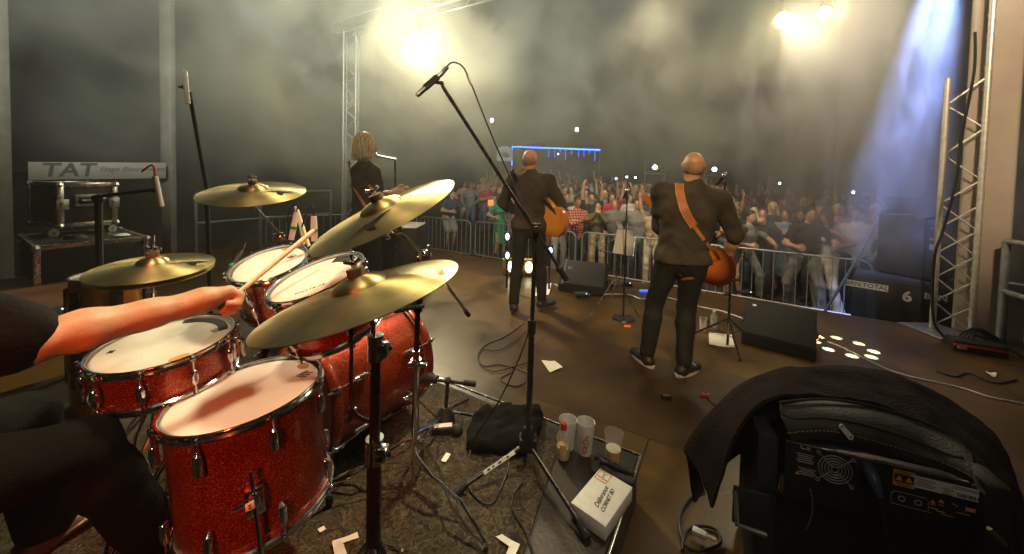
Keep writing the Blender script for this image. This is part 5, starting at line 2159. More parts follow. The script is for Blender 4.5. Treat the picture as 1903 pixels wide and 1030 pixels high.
clip_mic('white microphone with green band standing left behind the rack toms', (551, 394), (541, 446), 1.72, 1.7)
clip_mic('white microphone with green band at the tip of the drumstick', (583, 402), (584, 448), 1.5, 1.5)
clip_mic('black microphone with green band at the left rim of the small rack tom', (450, 468), (418, 515), 1.5, 1.42, True, 0.012, 'matte_black')
t = thing('drum_stick_holder', 'wooden drumsticks standing upright behind the rack toms', 'drumsticks', at_y(560, 440, 1.8))
for a, b in (((549, 384), (566, 455)), ((553, 390), (574, 458))):
    MB().tube([at_y(*a, 1.82), at_y(*b, 1.78)], [0.006, 0.0085], 8).build('drumstick', M['stick'], t)

# kick drum microphone on its low stand
km = thing('microphone_stand', 'low black stand with a short boom at the front of the bass drum', 'microphone stand', at_z(828, 786, RZ))
kb = at_z(828, 788, RZ)
mb = MB()
mb.tube([kb + V3(0, 0, 0.01), kb + V3(0, 0, 0.06), kb + V3(0, 0, 0.09)], [0.05, 0.045, 0.02], 14)
mb.build('base', M['matte_black'], km)
kt = at_y(832, 708, kb.y)
MB().tube([kb + V3(0, 0, 0.08), kt], 0.01, 10).build('pole', M['black_metal'], km)
MB().tube([at_y(806, 706, kb.y - 0.02), at_y(882, 714, kb.y + 0.03)], 0.0085, 10).build('boom_arm', M['black_metal'], km)
mb = MB()
mb.ball(kt, 0.02, 10)
mb.tube([at_y(862, 711, kb.y + 0.02), at_y(884, 714, kb.y + 0.03)], 0.015, 10)
mb.build('boom_clutch', M['matte_black'], km)
for e in ((912, 778), (870, 742), (790, 812)):
    fp = at_z(e[0], e[1], RZ + 0.015)
    MB().tube([kb + V3(0, 0, 0.07), fp], 0.008, 8).build('leg', M['black_metal'], km)
t = thing('bass_drum_microphone', 'black bass drum microphone at the front hoop', 'microphone', at_y(800, 706, kb.y))
mb = MB().tube([at_y(812, 706, kb.y - 0.02), at_y(795, 700, kb.y), at_y(780, 705, kb.y)], [0.02, 0.026, 0.024], 14)
mb.build('mic_body', M['matte_black'], t)


def ball_mic_stand(label, micpx, basepx, round_base=True, group='vocal microphones on straight stands'):
    b = at_z(*basepx, 0)
    m_ = at_y(*micpx, b.y)
    t = thing('microphone_stand', label, 'microphone stand', b, group)
    MB().tube([b, V3(b.x, b.y, 0.8)], 0.011, 10).build('lower_pole', M['black_metal'], t)
    MB().tube([V3(b.x, b.y, 0.78), V3(m_.x, m_.y, m_.z - 0.08)], 0.0075, 10).build('upper_pole', M['black_metal'], t)
    if round_base:
        MB().lathe([(0.001, 0.022), (0.03, 0.022), (0.12, 0.012), (0.125, 0.002), (0.001, 0.002)], 32, 0, Matrix.Translation(b)).build('round_base', M['black_metal'], t)
    else:
        tripod(t, b, 0.25, 0.3, M['black_metal'], double=False, a0=0.3)
    mb = MB()
    mb.tube([V3(m_.x, m_.y, m_.z - 0.1), V3(m_.x, m_.y, m_.z - 0.06)], 0.016, 10)
    mb.build('mic_clip', M['matte_black'], t)
    mt = thing('vocal_microphone', label.replace('stand', 'vocal microphone'), 'microphone', m_, 'vocal microphones')
    MB().tube([m_ + V3(0, 0.13, -0.09), m_ + V3(0, 0.03, -0.02)], [0.011, 0.016], 12).build('handle', M['matte_black'], mt)
    MB().ball(m_, 0.026, 14).build('grille_ball', M['alu'], mt)
    return t, mt, b, m_


a_ = ball_mic_stand('straight round based stand next to the music stand', (1166, 354), (1158, 592))
a_[0]['label'] = 'black round based microphone stand beside the music stand'
a_[1]['label'] = 'ball headed vocal microphone above the white music sheet'
b_ = ball_mic_stand('stand', (1347, 326), (1352, 642), False)
b_[0]['label'] = 'thin black microphone stand in front of the bald guitarist in boots of white paper'
b_[0]['label'] = 'thin black microphone stand right of the bald guitarist with its foot on white paper'
b_[1]['label'] = 'ball headed vocal microphone right of the bald guitarist\'s head'
mb = MB()
q = b_[3]
mb.box(V3(b_[2].x, b_[2].y - 0.013, 0.16), (0.02, 0.008, 0.1), None, 0.002)
mb.build('tape_label', M['paper'], b_[0])
# mic the blonde singer uses: boom coming from the right
wp = at_y(736, 297, 4.5)
t = thing('microphone_stand', 'boom microphone stand in front of the blonde guitarist', 'microphone stand', V3(wp.x + 0.5, 4.7, 0))
MB().tube([at_y(700, 289, 4.4), wp, at_y(734, 300, 4.5)], 0.012, 8).build('boom_arm', M['dull_metal'], t)
MB().tube([at_y(734, 299, 4.5), V3(wp.x + 0.03, 4.5, 0.02)], 0.011, 8).build('pole', M['black_metal'], t)
t = thing('vocal_microphone', 'vocal microphone at the mouth of the blonde guitarist', 'microphone', at_y(702, 289, 4.4), 'vocal microphones')
MB().ball(at_y(699, 289, 4.4), 0.026, 10).build('grille_ball', M['alu'], t)

# ------------------------------------------------------------------ music stand
mp = at_z(1143, 582, 0)
mus = thing('music_stand', 'folding wire music stand holding a white sheet', 'music stand', mp)
tp = at_y(1144, 473, mp.y)
MB().tube([V3(mp.x, mp.y, 0.32), tp], 0.008, 8).build('pole', M['alu'], mus)
tl_, tr_, br_, bl_ = at_y(1118, 434, mp.y + 0.02), at_y(1181, 441, mp.y + 0.06), at_y(1177, 477, mp.y - 0.06), at_y(1113, 466, mp.y - 0.06)
mb = MB()
mb.tube([bl_, br_], 0.007, 6)
mb.tube([br_, tr_], 0.005, 6)
mb.tube([bl_ + V3(0.01, 0, 0.01), at_y(1143, 443, mp.y)], 0.005, 6)
mb.tube([bl_ + V3(0.02, 0, 0.0), at_y(1122, 434, mp.y + .02)], 0.004, 6)
mb.build('desk', M['alu'], mus)
for d in (V3(-0.3, -0.12, 0), V3(0.22, -0.15, 0), V3(0.03, 0.3, 0)):
    MB().tube([V3(mp.x, mp.y, 0.42), V3(mp.x, mp.y, 0.01) + d], 0.0065, 6).build('leg', M['alu'], mus)
s0, s1, s2, s3 = at_y(1147, 426, mp.y + 0.03), at_y(1181, 430, mp.y + 0.06), at_y(1175, 476, mp.y - 0.07), at_y(1138, 470, mp.y - 0.07)
mb = MB()
mb.grid([[s0, s1], [(s0 + s3) / 2 + V3(0, -.006, 0), (s1 + s2) / 2 + V3(0, -.006, 0)], [s3, s2]], 0.001)
mb.build('music_sheet', M['thin_paper'], label='white music sheet on the folding stand', category='sheet', base=s3)

# ------------------------------------------------------------------ monitors and speakers


def wedge(label, c, fdir, w=0.62, h=0.36, d=0.42, badge=None):
    """stage monitor: sloping grille towards fdir"""
    c, fdir = Vector(c), Vector(fdir).normalized()
    t = thing('stage_monitor', label, 'speaker', c, 'wedge monitors on the stage')
    r_ = V3(fdir.y, -fdir.x, 0)
    Fm = Matrix(((r_.x, fdir.x, 0, c.x), (r_.y, fdir.y, 0, c.y), (r_.z, fdir.z, 1, 0.01), (0, 0, 0, 1)))
    prof = [(d * 0.5, 0), (d * 0.5, 0.09), (-d * 0.18, h), (-d * 0.42, h * 0.86), (-d * 0.5, 0)]
    P_ = Matrix(((0, 0, 1, 0), (1, 0, 0, 0), (0, 1, 0, 0), (0, 0, 0, 1)))
    bm_ = MB().prism(prof, -w / 2, w / 2, 0, Fm @ P_)
    bm_.build('cabinet', M['panel_black'], t, smooth=False)
    # grille
    a, b = Vector((0, d * 0.5, 0.09)), Vector((0, -d * 0.18, h))
    n_ = Vector((0, (b - a).z, -(b - a).y)).normalized()
    mb = MB()
    mid = (a + b) / 2 + n_ * 0.006
    u = (b - a).normalized()
    Fg = Fm @ Matrix(((1, 0, 0, mid.x), (0, u.y, n_.y, mid.y), (0, u.z, n_.z, mid.z), (0, 0, 0, 1)))
    mb.box((0, 0, 0), (w * 0.94, (b - a).length * 0.94, 0.012), Fg, 0.004)
    mb.build('grille', M['grille'], t)
    for s in (-1, 1):
        MB().tube([Fm @ Vector((s * (w / 2 + 0.004), -0.05, h * 0.45)), Fm @ Vector((s * (w / 2 + 0.004), 0.06, h * 0.45))], 0.014, 8).build('side_handle', M['matte_black'], t)
    return t, Fm, Fg


w1, Fm, Fg = wedge('black wedge monitor seen from behind next to the tall stand', V3(1.0, 5.0, 0), V3(-0.35, -0.9, 0) * 1.0, 0.6, 0.36, 0.42)
MB().ring(0.022, 0.006, 16, 6, 0, Fg @ Matrix.Translation((0.18, 0.06, 0.006))).build('badge', M['galv'], w1)
mb = MB().box((w1 and 0, 0, 0), (0.006, 0.4, 0.004), Fg @ Matrix.Translation((0.25, 0.0, 0.008)), 0)
mb.build('trim_strip', M['dull_metal'], w1)
w2, Fm, Fg = wedge('large black wedge monitor on the right with light spots beside it', V3(2.52, 3.42, 0), V3(-0.62, -0.78, 0), 0.54, 0.34, 0.46)
mb = MB().box((0, 0, 0), (0.03, 0.02, 0.003), Fg @ Matrix.Translation((0.2, 0.13, 0.008)), 0)
mb.build('badge', M['paper'], w2)

# PA stack on the ground in front of the stage
sub = thing('subwoofer', 'large black subwoofer with a taped word and a big 6 under the right speaker', 'speaker', V3(5.2, 5.15, GZ))


def facing_frame(c, d):
    d = Vector(d).normalized()
    r_ = V3(-d.y, d.x, 0)
    return Matrix(((r_.x, -d.x, 0, c[0]), (r_.y, -d.y, 0, c[1]), (0, 0, 1, c[2]), (0, 0, 0, 1)))


A0, A1 = at_y(1583, 540, 4.9), at_y(1714, 548, 4.45)
ctr = (A0 + A1) / 2
fd = V3(-(A1 - A0).y, (A1 - A0).x, 0).normalized() * -1
wv = (A1 - A0)
wv.z = 0
wd = wv.length
topz = at_y(1640, 522, 4.7).z
Fq = Matrix(((wv.x / wd, -fd.x, 0, ctr.x), (wv.y / wd, -fd.y, 0, ctr.y), (0, 0, 1, 0), (0, 0, 0, 1)))
if (Fq @ Vector((0, 1, 0)) - Fq @ Vector((0, 0, 0))).y < 0:
    Fq = Fq @ Matrix.Scale(-1, 4, (0, 1, 0))
mb = MB()
hh_ = topz - GZ
mb.box((0, 0.36, GZ + hh_ / 2 + 0.02), (wd, 0.7, hh_ - 0.04), Fq, 0.015)
mb.build('cabinet', M['panel_black'], sub)
mb = MB()
mb.box((0, -0.003, topz - 0.28), (wd * 0.97, 0.02, 0.5), Fq, 0.004)
mb.build('back_panel', M['matte_black'], sub)
TX = Matrix.Rotation(PI / 2, 4, 'X')
mb = MB()
mb.box((-wd * 0.28, -0.016, topz - 0.09), (0.40, 0.004, 0.08), Fq, 0)
mb.build('tape_label', M['paper'], sub)
mb = MB()
v, f = text_geo('BRN:TOTAL', 0.075, 0, 0.001, 0.0008)
mb.add(v, f, 0, Fq @ Matrix.Translation((-wd * 0.28, -0.0195, topz - 0.09)) @ TX)
mb.build('lettering', M['print'], sub)
mb = MB()
v, f = text_geo('6', 0.17, 0, 0.002, 0.006)
mb.add(v, f, 0, Fq @ Matrix.Translation((wd * 0.30, -0.016, topz - 0.15)) @ TX)
mb.build('number', M['paper'], sub)
# second sub to the right, partly behind the tower
sub2 = thing('subwoofer', 'black subwoofer with small white letters behind the truss tower', 'speaker', V3(5.9, 5.2, GZ))
F2q = Fq @ Matrix.Translation((wd + 0.03, 0.18, 0))
mb = MB()
mb.box((0, 0.36, GZ + hh_ / 2 + 0.02), (wd, 0.7, hh_ - 0.06), F2q, 0.015)
mb.build('cabinet', M['panel_black'], sub2)
mb = MB()
v, f = text_geo('BRN', 0.1, 0, 0.002, 0.003)
mb.add(v, f, 0, F2q @ Matrix.Translation((-wd * 0.36, -0.004, topz - 0.14)) @ TX)
mb.build('lettering', M['paper'], sub2)
B0, B1 = at_y(1628, 470, 5.2), at_y(1716, 470, 4.75)
wv = (B1 - B0)
wv.z = 0
wd2 = wv.length
ctr = (B0 + B1) / 2
fd = V3(wv.y, -wv.x, 0).normalized()
Fs2 = Matrix(((wv.x / wd2, -fd.x, 0, ctr.x), (wv.y / wd2, -fd.y, 0, ctr.y), (0, 0, 1, 0), (0, 0, 0, 1)))
ztop = at_y(1670, 402, 5.0).z
top_ = thing('line_speaker', 'tall black main speaker standing on the subwoofer in the blue beam', 'speaker', V3(ctr.x, ctr.y, topz))
mb = MB()
mb.box((0, 0.3, (ztop + topz) / 2 + 0.02), (wd2, 0.6, ztop - topz), Fs2, 0.02)
mb.build('cabinet', M['panel_black'], top_)
mb = MB()
mb.box((wd2 * 0.5 + 0.07, 0.25, (ztop + topz) / 2), (0.13, 0.45, ztop - topz - 0.05), Fs2, 0.01)
mb.build('amplifier_panel', M['matte_black'], top_)
mb = MB()
for z, w_, h_ in ((ztop - 0.26, 0.06, 0.03), (ztop - 0.36, 0.05, 0.075), (ztop - 0.12, 0.05, 0.012)):
    mb.box((wd2 * 0.5 + 0.07, 0.02, z), (w_, 0.006, h_), Fs2, 0)
mb.build('panel_sticker', M['galv'], top_)
# lighting stand bar across the blue haze
t = thing('lighting_stand', 'slanted grey tube leaning beside the main speaker', 'stand', at_z(1590, 600, GZ))
MB().tube([at_y(1634, 405, 5.4), at_y(1590, 487, 5.6), V3(4.9, 5.9, GZ)], 0.02, 8).build('tube', M['dull_metal'], t)
mb = MB()
mb.tube([at_y(1636, 402, 5.3), at_y(1700, 398, 5.0)], 0.015, 8)
mb.build('crossbar', M['matte_black'], t)

# speaker cabinet behind the blonde guitarist with a 5
spk = at_y(716, 440, 4.6)
t = thing('speaker_cabinet', 'dark speaker cabinet marked 5 behind the tilted crash cymbal', 'speaker', V3(spk.x, 4.9, 0))
mb = MB()
mb.box((spk.x, 4.95, 0.42), (0.75, 0.6, 0.84), None, 0.02)
mb.build('cabinet', M['panel_black'], t)
mb = MB()
v, f = text_geo('5', 0.13, 0, 0.002, 0.004)
mb.add(v, f, 0, Matrix.Translation((at_y(722, 440, 4.645).x, 4.645, at_y(722, 440, 4.645).z)) @ TX)
mb.build('number', M['paper'], t)
mb = MB()
mb.box((at_y(708, 436, 4.64).x, 4.645, at_y(708, 436, 4.64).z), (0.12, 0.006, 0.04), None, 0)
mb.build('tape_label', M['galv'], t)

# audience blinder box on the floor at the edge
lb = thing('floor_lamp_box', 'yellow lit box with two glowing lamps behind the taller guitarist\'s legs', 'lamp', at_z(968, 512, 0))
c = at_z(968, 513, 0)
mb = MB()
mb.box(c + V3(0, 0.06, 0.13), (0.56, 0.12, 0.24), None, 0.01)
mb.build('housing', mat('yellow_housing', (0.65, 0.5, 0.15), 0.5), lb)
for q in (-0.15, 0.12):
    MB().ball(c + V3(q, -0.01, 0.14), (0.055, 0.012, 0.085), 14).build('lens', emis('blinder_lens', (1, 0.85, 0.5), 6), lb)
for (px, py, lbl) in ((943, 440, 'blue white lamp glow at the taller guitarist\'s waist'), (943, 475, 'lower blue white lamp at the taller guitarist\'s thigh'), (1023, 466, 'blue white lamp by the taller guitarist\'s right hip')):
    p = at_y(px, py, 4.9)
    t = thing('led_lamp', lbl, 'lamp', V3(p.x, p.y, 0), 'small led lamps on a pole')
    MB().ball(p, (0.028, 0.02, 0.05), 10).build('lens', emis('led_lens', (0.5, 0.7, 1.0), 3), t)
    mb = MB()
    mb.tube([V3(p.x, p.y + 0.06, 0.01), V3(p.x, p.y + 0.06, p.z + 0.06)], 0.012, 6)
    mb.box(p + V3(0, 0.045, 0), (0.08, 0.04, 0.13), None, 0.008)
    mb.build('housing', M['matte_black'], t)

# ------------------------------------------------------------------ flight cases at the left


def flight_case(label, Fm, sx, sy, sz, handle=True, group='flight cases', edge=0.03):
    o_ = Fm @ Vector((0, 0, 0))
    t = thing('flight_case', label, 'case', o_, group)
    mb = MB().box((0, 0, sz / 2), (sx - 0.01, sy - 0.01, sz - 0.01), Fm, 0.004)
    mb.build('panels', M['panel_black'], t)
    mb = MB()
    for x_ in (-1, 1):
        for y_ in (-1, 1):
            mb.box((x_ * (sx / 2 - edge / 2 + .002), y_ * (sy / 2 - edge / 2 + .002), sz / 2), (edge, edge, sz - 0.02), Fm, 0.003)
    for z_ in (edge / 2 - .002, sz - edge / 2 + .002):
        for y_ in (-1, 1):
            mb.box((0, y_ * (sy / 2 - edge / 2 + 0.001), z_), (sx - edge * 2, edge, edge), Fm, 0.003)
        for x_ in (-1, 1):
            mb.box((x_ * (sx / 2 - edge / 2 + 0.001), 0, z_), (edge, sy - edge * 2, edge), Fm, 0.003)
    mb.build('edge_profiles', M['alu'], t)
    for x_ in (-1, 1):
        for y_ in (-1, 1):
            for z_ in (0.02, sz - 0.02):
                MB().ball((x_ * (sx / 2 - 0.012), y_ * (sy / 2 - 0.012), z_), 0.032, 8, 0, Fm).build('ball_corner', M['dull_metal'], t)
    if handle:
        mb = MB()
        mb.box((0.0, -sy / 2 - 0.002, sz * 0.6), (0.2, 0.012, 0.12), Fm, 0.004)
        h_ = mb.build('handle_dish', M['galv'], t)
        mb = MB()
        mb.box((0.0, -sy / 2 - 0.01, sz * 0.6), (0.15, 0.012, 0.07), Fm, 0.004)
        mb.build('dish_recess', M['matte_black'], h_)
        MB().tube([Fm @ Vector((-0.06, -sy / 2 - 0.026, sz * 0.6)), Fm @ Vector((0.06, -sy / 2 - 0.026, sz * 0.6))], 0.008, 8).build('grip', M['dull_metal'], h_)
        for x_ in (-1, 1):
            mb = MB()
            mb.box((x_ * (sx / 2 - 0.03), -sy / 2 - 0.004, sz * 0.52), (0.085, 0.014, 0.1), Fm, 0.004)
            mb.box((x_ * (sx / 2 - 0.03), -sy / 2 - 0.014, sz * 0.52), (0.03, 0.012, 0.05), Fm, 0.003)
            mb.build('latch', M['dull_metal'], t)
    return t


cz0 = 0.84
ca, cb2 = at_y(108, 425, 3.55), at_y(219, 417, 3.95)
cw = (cb2 - ca)
cw.z = 0
ang = math.atan2(cw.y, cw.x)
cs_h = at_y(108, 340, 3.55).z - ca.z
F1c = rotz(ang, (ca.x + cw.x / 2, ca.y + cw.y / 2, ca.z)) @ Matrix.Translation((0, 0.3, 0))
FC1 = flight_case('silver edged black flight case with a recessed handle on top of the lower case', F1c, cw.length, 0.6, cs_h, edge=0.045)
for q in (-0.3, 0.3):
    pass
da, db = at_y(62, 468, 3.1), at_y(276, 439, 3.7)
dw = (db - da)
zt = (da.z + db.z) / 2
dw.z = 0
ang2 = math.atan2(dw.y, dw.x)
F2c = rotz(ang2, (da.x + dw.x / 2, da.y + dw.y / 2, 0.02)) @ Matrix.Translation((0, 0.5, 0))
flight_case('long low silver edged flight case under the smaller case', F2c, dw.length, 1.0, zt, handle=False, edge=0.04)
# castors and bits on top
for q in (-0.22, 0.2):
    mb = MB()
    c = F1c @ Vector((q, -0.2, -0.05))
    mb.lathe([(0.045, -0.02), (0.05, 0), (0.045, 0.02), (0.01, 0.02), (0.01, -0.02)], 16, 0, Matrix.Translation(c) @ Matrix.Rotation(PI / 2, 4, 'Y'), closed=True)
    mb.tube([c, c + V3(0, 0, 0.055)], 0.02, 8)
    mb.build('castor', M['dull_metal'], FC1)

c = F2c @ Vector((dw.length * 0.28, -0.35, zt + 0.012))
mb = MB()
mb.lathe([(0.001, 0.02), (0.04, 0.018), (0.06, 0.004), (0.06, 0.0), (0.001, 0)], 16, 0, Matrix.Translation(c))
mb.tube([c, c + V3(-0.12, -0.01, 0.01)], 0.008, 6)
mb.build('white_dish', M['white_plastic'], base=c, label='small white scoop lying on the long flight case', category='scoop')
c = F2c @ Vector((-dw.length * 0.15, -0.38, zt + 0.03))
mb = MB()
for i in range(3):
    mb.ring(0.07 - 0.01 * i, 0.008, 24, 6, 0, Matrix.Translation(c + V3(0, 0, 0.012 * i)))
mb.build('coiled_cable', M['rubber'], base=c, label='coiled black cable lying on the long flight case', category='cable')

# brown side table, effects box and spare amber drum near the drummer
ta, tb = at_z(-60, 528, 0.5), at_z(158, 499, 0.5)
tbl = thing('side_table', 'dark red brown table top beside the drummer at the left edge', 'table', V3((ta.x + tb.x) / 2, ta.y, 0))
mb = MB()
q = [ta, tb, at_z(200, 590, 0.5), at_z(-80, 640, 0.5)]
mb.prism([(p.x, p.y) for p in reversed(q)], 0.46, 0.5)
mb.build('table_top', M['wood_case'], tbl)
for p in q:
    MB().tube([V3(p.x * 0.985, p.y * 0.985, 0.0), V3(p.x * 0.985, p.y * 0.985, 0.46)], 0.02, 8).build('leg', M['matte_black'], tbl)
c = at_z(118, 582, 0.56)
ef = thing('effects_box', 'small black box with blue lights on the brown table', 'effects box', c)
MB().box(c + V3(0, 0, -0.02), (0.28, 0.2, 0.07), rotz(0), 0.01).build('body', M['panel_black'], ef)
for px in ((88, 577), (120, 574)):
    MB().ball(at_y(*px, c.y - 0.102), (0.022 if px[0] > 100 else 0.01, 0.004, 0.006), 8).build('indicator_light', M['smallled'], ef)
c = at_z(196, 640, 0.0)
c = V3(at_y(200, 560, 2.0).x, 2.0, 0)
sd = thing('spare_drum', 'amber spare drum standing behind the hi-hat', 'drum', c)
MB().lathe([(0.13, 0.02), (0.15, 0.5), (0.15, 0.78), (0.135, 0.92), (0.13, 0.92), (0.13, 0.02)], 40, 0, Matrix.Translation(c), closed=True).build('shell', M['amber'], sd)
MB().lathe([(0.001, 0.925), (0.135, 0.925)], 32, 0, Matrix.Translation(c)).build('drum_head', M['head'], sd)
for i in range(6):
    a = -PI / 2 + i * PI / 3
    mb = MB()
    d = V3(math.cos(a), math.sin(a), 0)
    Fk = frame_to(c + d * 0.1465 + V3(0, 0, 0.62), d, (0, 0, 1))
    mb.box((0, 0, 0.004), (0.5, 0.05, 0.012), Fk, 0.003)
    mb.build('tuning_rod', M['black_metal'], sd)
MB().ring(0.138, 0.009, 40, 8, 0, Matrix.Translation(c + V3(0, 0, 0.92))).build('rim', M['chrome'], sd)

# ------------------------------------------------------------------ things on the floor


def flat_paper(label, pts, z=0.004, name='paper_sheet', cat='paper', mt='paper', curl=0.012):
    q = [at_z(x, y, z) for x, y in pts]
    base = sum(q, V3(0, 0, 0)) / len(q)
    n = 6
    rows = []
    for j in range(n + 1):
        row = []
        for i in range(n + 1):
            u, v = i / n, j / n
            p = (q[0] * (1 - u) + q[1] * u) * (1 - v) + (q[3] * (1 - u) + q[2] * u) * v
            p = p + V3(0, 0, curl * (0.5 + 0.5 * math.sin(u * 5 + v * 4 + pts[0][0])) * (abs(u - .5) + abs(v - .5)))
            row.append(p)
        rows.append(row)
    mb = MB().grid(rows, -0.001)
    return mb.build(name, M[mt], base=base, label=label, category=cat)


flat_paper('crumpled pale paper scrap on the stage boards right of the tall stand', [(1006, 672), (1030, 671), (1046, 684), (1022, 692)])
flat_paper('white set list sheet taped at the foot of the right microphone stand', [(1317, 617), (1360, 624), (1366, 647), (1318, 642)])
flat_paper('white sheet lying behind the legs of the taller guitarist', [(1000, 529), (1025, 527), (1020, 548), (985, 552)])
flat_paper('bright orange tape strip in front of the round microphone base', [(1160, 604), (1172, 604), (1173, 608), (1160, 608)], mt='orange_tape', name='tape_strip', cat='tape', curl=0.001)
flat_paper('orange glowing tape scrap by the right wedge monitor', [(1508, 628), (1524, 624), (1526, 632), (1510, 636)], mt='orange_tape', name='tape_strip', cat='tape', curl=0.03)
flat_paper('white tape strip at the bottom edge of the rug', [(921, 997), (933, 994), (966, 1012), (957, 1024)], RZ + 0.012, 'tape_strip', 'tape', curl=0.003)
flat_paper('short white tape strip crossing the longer one on the rug', [(948, 1011), (966, 1012), (957, 1034), (940, 1032)], RZ + 0.0145, 'tape_strip', 'tape', curl=0.003)
flat_paper('angled white tape mark on the rug under the near cymbal stand, long arm', [(618, 1006), (664, 990), (667, 999), (632, 1012)], RZ + 0.012, 'tape_strip', 'tape', curl=0.003)
flat_paper('angled white tape mark on the rug under the near cymbal stand, short arm', [(617, 1008), (636, 1006), (645, 1030), (622, 1032)], RZ + 0.0145, 'tape_strip', 'tape', curl=0.003)
flat_paper('tiny yellow tape square on the rug behind the floor tom', [(590, 984), (602, 977), (606, 984), (594, 990)], RZ + 0.012, 'tape_strip', 'tape', curl=0.002)
flat_paper('white numbered tag on the rug beside the boom stand legs', [(829, 842), (838, 844), (828, 860), (820, 856)], RZ + 0.013, 'paper_tag', 'tag', curl=0.004)
flat_paper('red and white packet on the dark floor at the right of the stage', [(1832, 690), (1852, 697), (1850, 702), (1834, 697)], name='packet', cat='packet', curl=0.02)


def floor_cable(label, pts, r, mt, z=0.006, cat='cable', nm='floor_cable', k=8):
    q = [at_z(p[0], p[1], (p[2] if len(p) > 2 else z)) for p in pts]
    return MB().tube(spline(q, k), r, 8).build(nm, M[mt], base=q[0], label=label, category=cat)


floor_cable('long white cable curving over the floor to the right edge', [(1538, 635), (1570, 648), (1610, 668), (1652, 688), (1700, 702), (1745, 712), (1790, 722), (1840, 738), (1903, 751), (1960, 765)], 0.007, 'cable_white')
floor_cable('white cable running along the monitors at the stage front', [(1030, 528), (1060, 541), (1100, 547), (1135, 547), (1170, 548), (1192, 556), (1215, 552), (1240, 553), (1300, 570), (1340, 578), (1380, 592), (1400, 600)], 0.008, 'cable_white', 0.012)
floor_cable('thin black cable looping over the boards left of the tall stand', [(975, 600), (940, 625), (905, 640), (888, 660), (900, 680), (930, 678), (965, 688), (985, 700), (960, 718), (930, 705), (955, 690)], 0.004, 'cable')
floor_cable('second thin black cable crossing the boards behind the tall stand', [(980, 615), (930, 650), (895, 650), (890, 672), (915, 690), (960, 680), (985, 672)], 0.004, 'cable', 0.013)
floor_cable('black cable trailing from the mic stand hub down the rug', [(972, 895, RZ + .012), (958, 915, RZ + .012), (952, 945, RZ + .012), (975, 985, RZ + .012), (992, 1030, RZ + .012), (990, 1070, RZ + .012)], 0.0035, 'cable')
floor_cable('black coiled cable with a pale plug at the foot of the covered rack', [(1318, 905), (1280, 930), (1263, 965), (1272, 1010), (1300, 1025), (1338, 1010), (1330, 985), (1300, 978), (1275, 990), (1268, 1025)], 0.006, 'cable', 0.01)
floor_cable('thin black lead from the red plug towards the covered rack', [(1313, 738), (1325, 750), (1345, 760), (1370, 765)], 0.003, 'cable')
p = at_z(1300, 996, 0.02)
mb = MB()
mb.box((0, 0, 0.012), (0.055, 0.03, 0.022), rotz(-0.6, p), 0.006)
mb.tube([p + V3(0.02, -0.01, 0.012), p + V3(0.05, -0.03, 0.012)], 0.007, 8)
mb.build('mains_plug', M['white_plastic'], base=p, label='white mains plug inside the coiled cable', category='plug')
p = at_z(1310, 734, 0.012)
mb = MB()
mb.box(p + V3(-0.015, 0, 0), (0.025, 0.02, 0.02), None, 0.004)
mb.box(p + V3(0.016, -0.006, 0), (0.022, 0.02, 0.02), None, 0.004)
mb.build('red_plug', M['red_plastic'], base=p, label='small red connector on the boards behind the bald guitarist', category='plug')
p = at_z(1238, 738, 0.012)
mb = MB()
mb.box(p, (0.06, 0.035, 0.024), None, 0.004)
mb.box(p + V3(0, 0, 0.0135), (0.045, 0.02, 0.002), None, 0, 1)
mb.build('small_box', [M['matte_black'], M['dull_metal']], base=p, label='small black box on the boards behind the bald guitarist\'s heels', category='box')

# water bottle and cup at the right mic stand
p = at_z(1326, 612, 0.0)
bt_ = thing('water_bottle', 'clear plastic water bottle standing by the set list', 'bottle', p)
MB().lathe([(0.001, 0.003), (0.03, 0.003), (0.034, 0.012), (0.034, 0.10), (0.031, 0.105), (0.034, 0.11), (0.034, 0.13), (0.016, 0.165), (0.012, 0.18)], 20, 0, Matrix.Translation(p)).build('body', mat('pet_plastic', (0.75, 0.78, 0.8), 0.12, trans=0.6), bt_)
MB().lathe([(0.001, 0.196), (0.014, 0.196), (0.014, 0.178)], 14, 0, Matrix.Translation(p)).build('cap', M['white_plastic'], bt_)
p = at_z(1306, 614, 0.0)
mb = MB().lathe([(0.001, 0.003), (0.028, 0.003), (0.036, 0.13), (0.034, 0.13)], 20, 0, Matrix.Translation(p))
mb.build('plastic_cup', M['white_plastic'], base=p, label='white plastic cup half hidden by the bald guitarist\'s leg', category='cup')

# pedals and lights along the stage front
for (px, py, lb2) in ((1082, 551, 'small silver pedal on the floor before the middle monitor'), (1163, 531, 'pedal with white and red lights behind the microphone stand'), (1385, 548, 'pedal board with small lights behind the bald guitarist\'s elbow')):
    p = at_z(px, py, 0.0)
    t = thing('effects_pedal', lb2, 'pedal', p, 'effects pedals on the floor')
    MB().box(p + V3(0, 0, 0.025), (0.16, 0.12, 0.045), None, 0.01).build('body', M['panel_black'], t)
    mb = MB()
    mb.lathe([(0.014, 0.05), (0.014, 0.065), (0.001, 0.067)], 12, 0, Matrix.Translation(p + V3(-0.04, -0.02, 0)))
    mb.lathe([(0.012, 0.05), (0.012, 0.062), (0.001, 0.064)], 12, 0, Matrix.Translation(p + V3(0.03, 0.02, 0)))
    mb.build('knob', M['chrome'], t)
    MB().ball(p + V3(0.045, -0.045, 0.05), (0.008, 0.008, 0.005), 8).build('indicator_light', M['smallled'], t)
p = at_z(1204, 542, 0.0)
mb = MB().box(p + V3(0, 0, 0.012), (0.22, 0.03, 0.02), None, 0.004)
mb.build('led_strip_lamp', M['blue_soft'], base=p, label='short blue glowing led strip on the floor at the stage edge', category='lamp')
p = at_z(1130, 530, 0)
mb = MB()
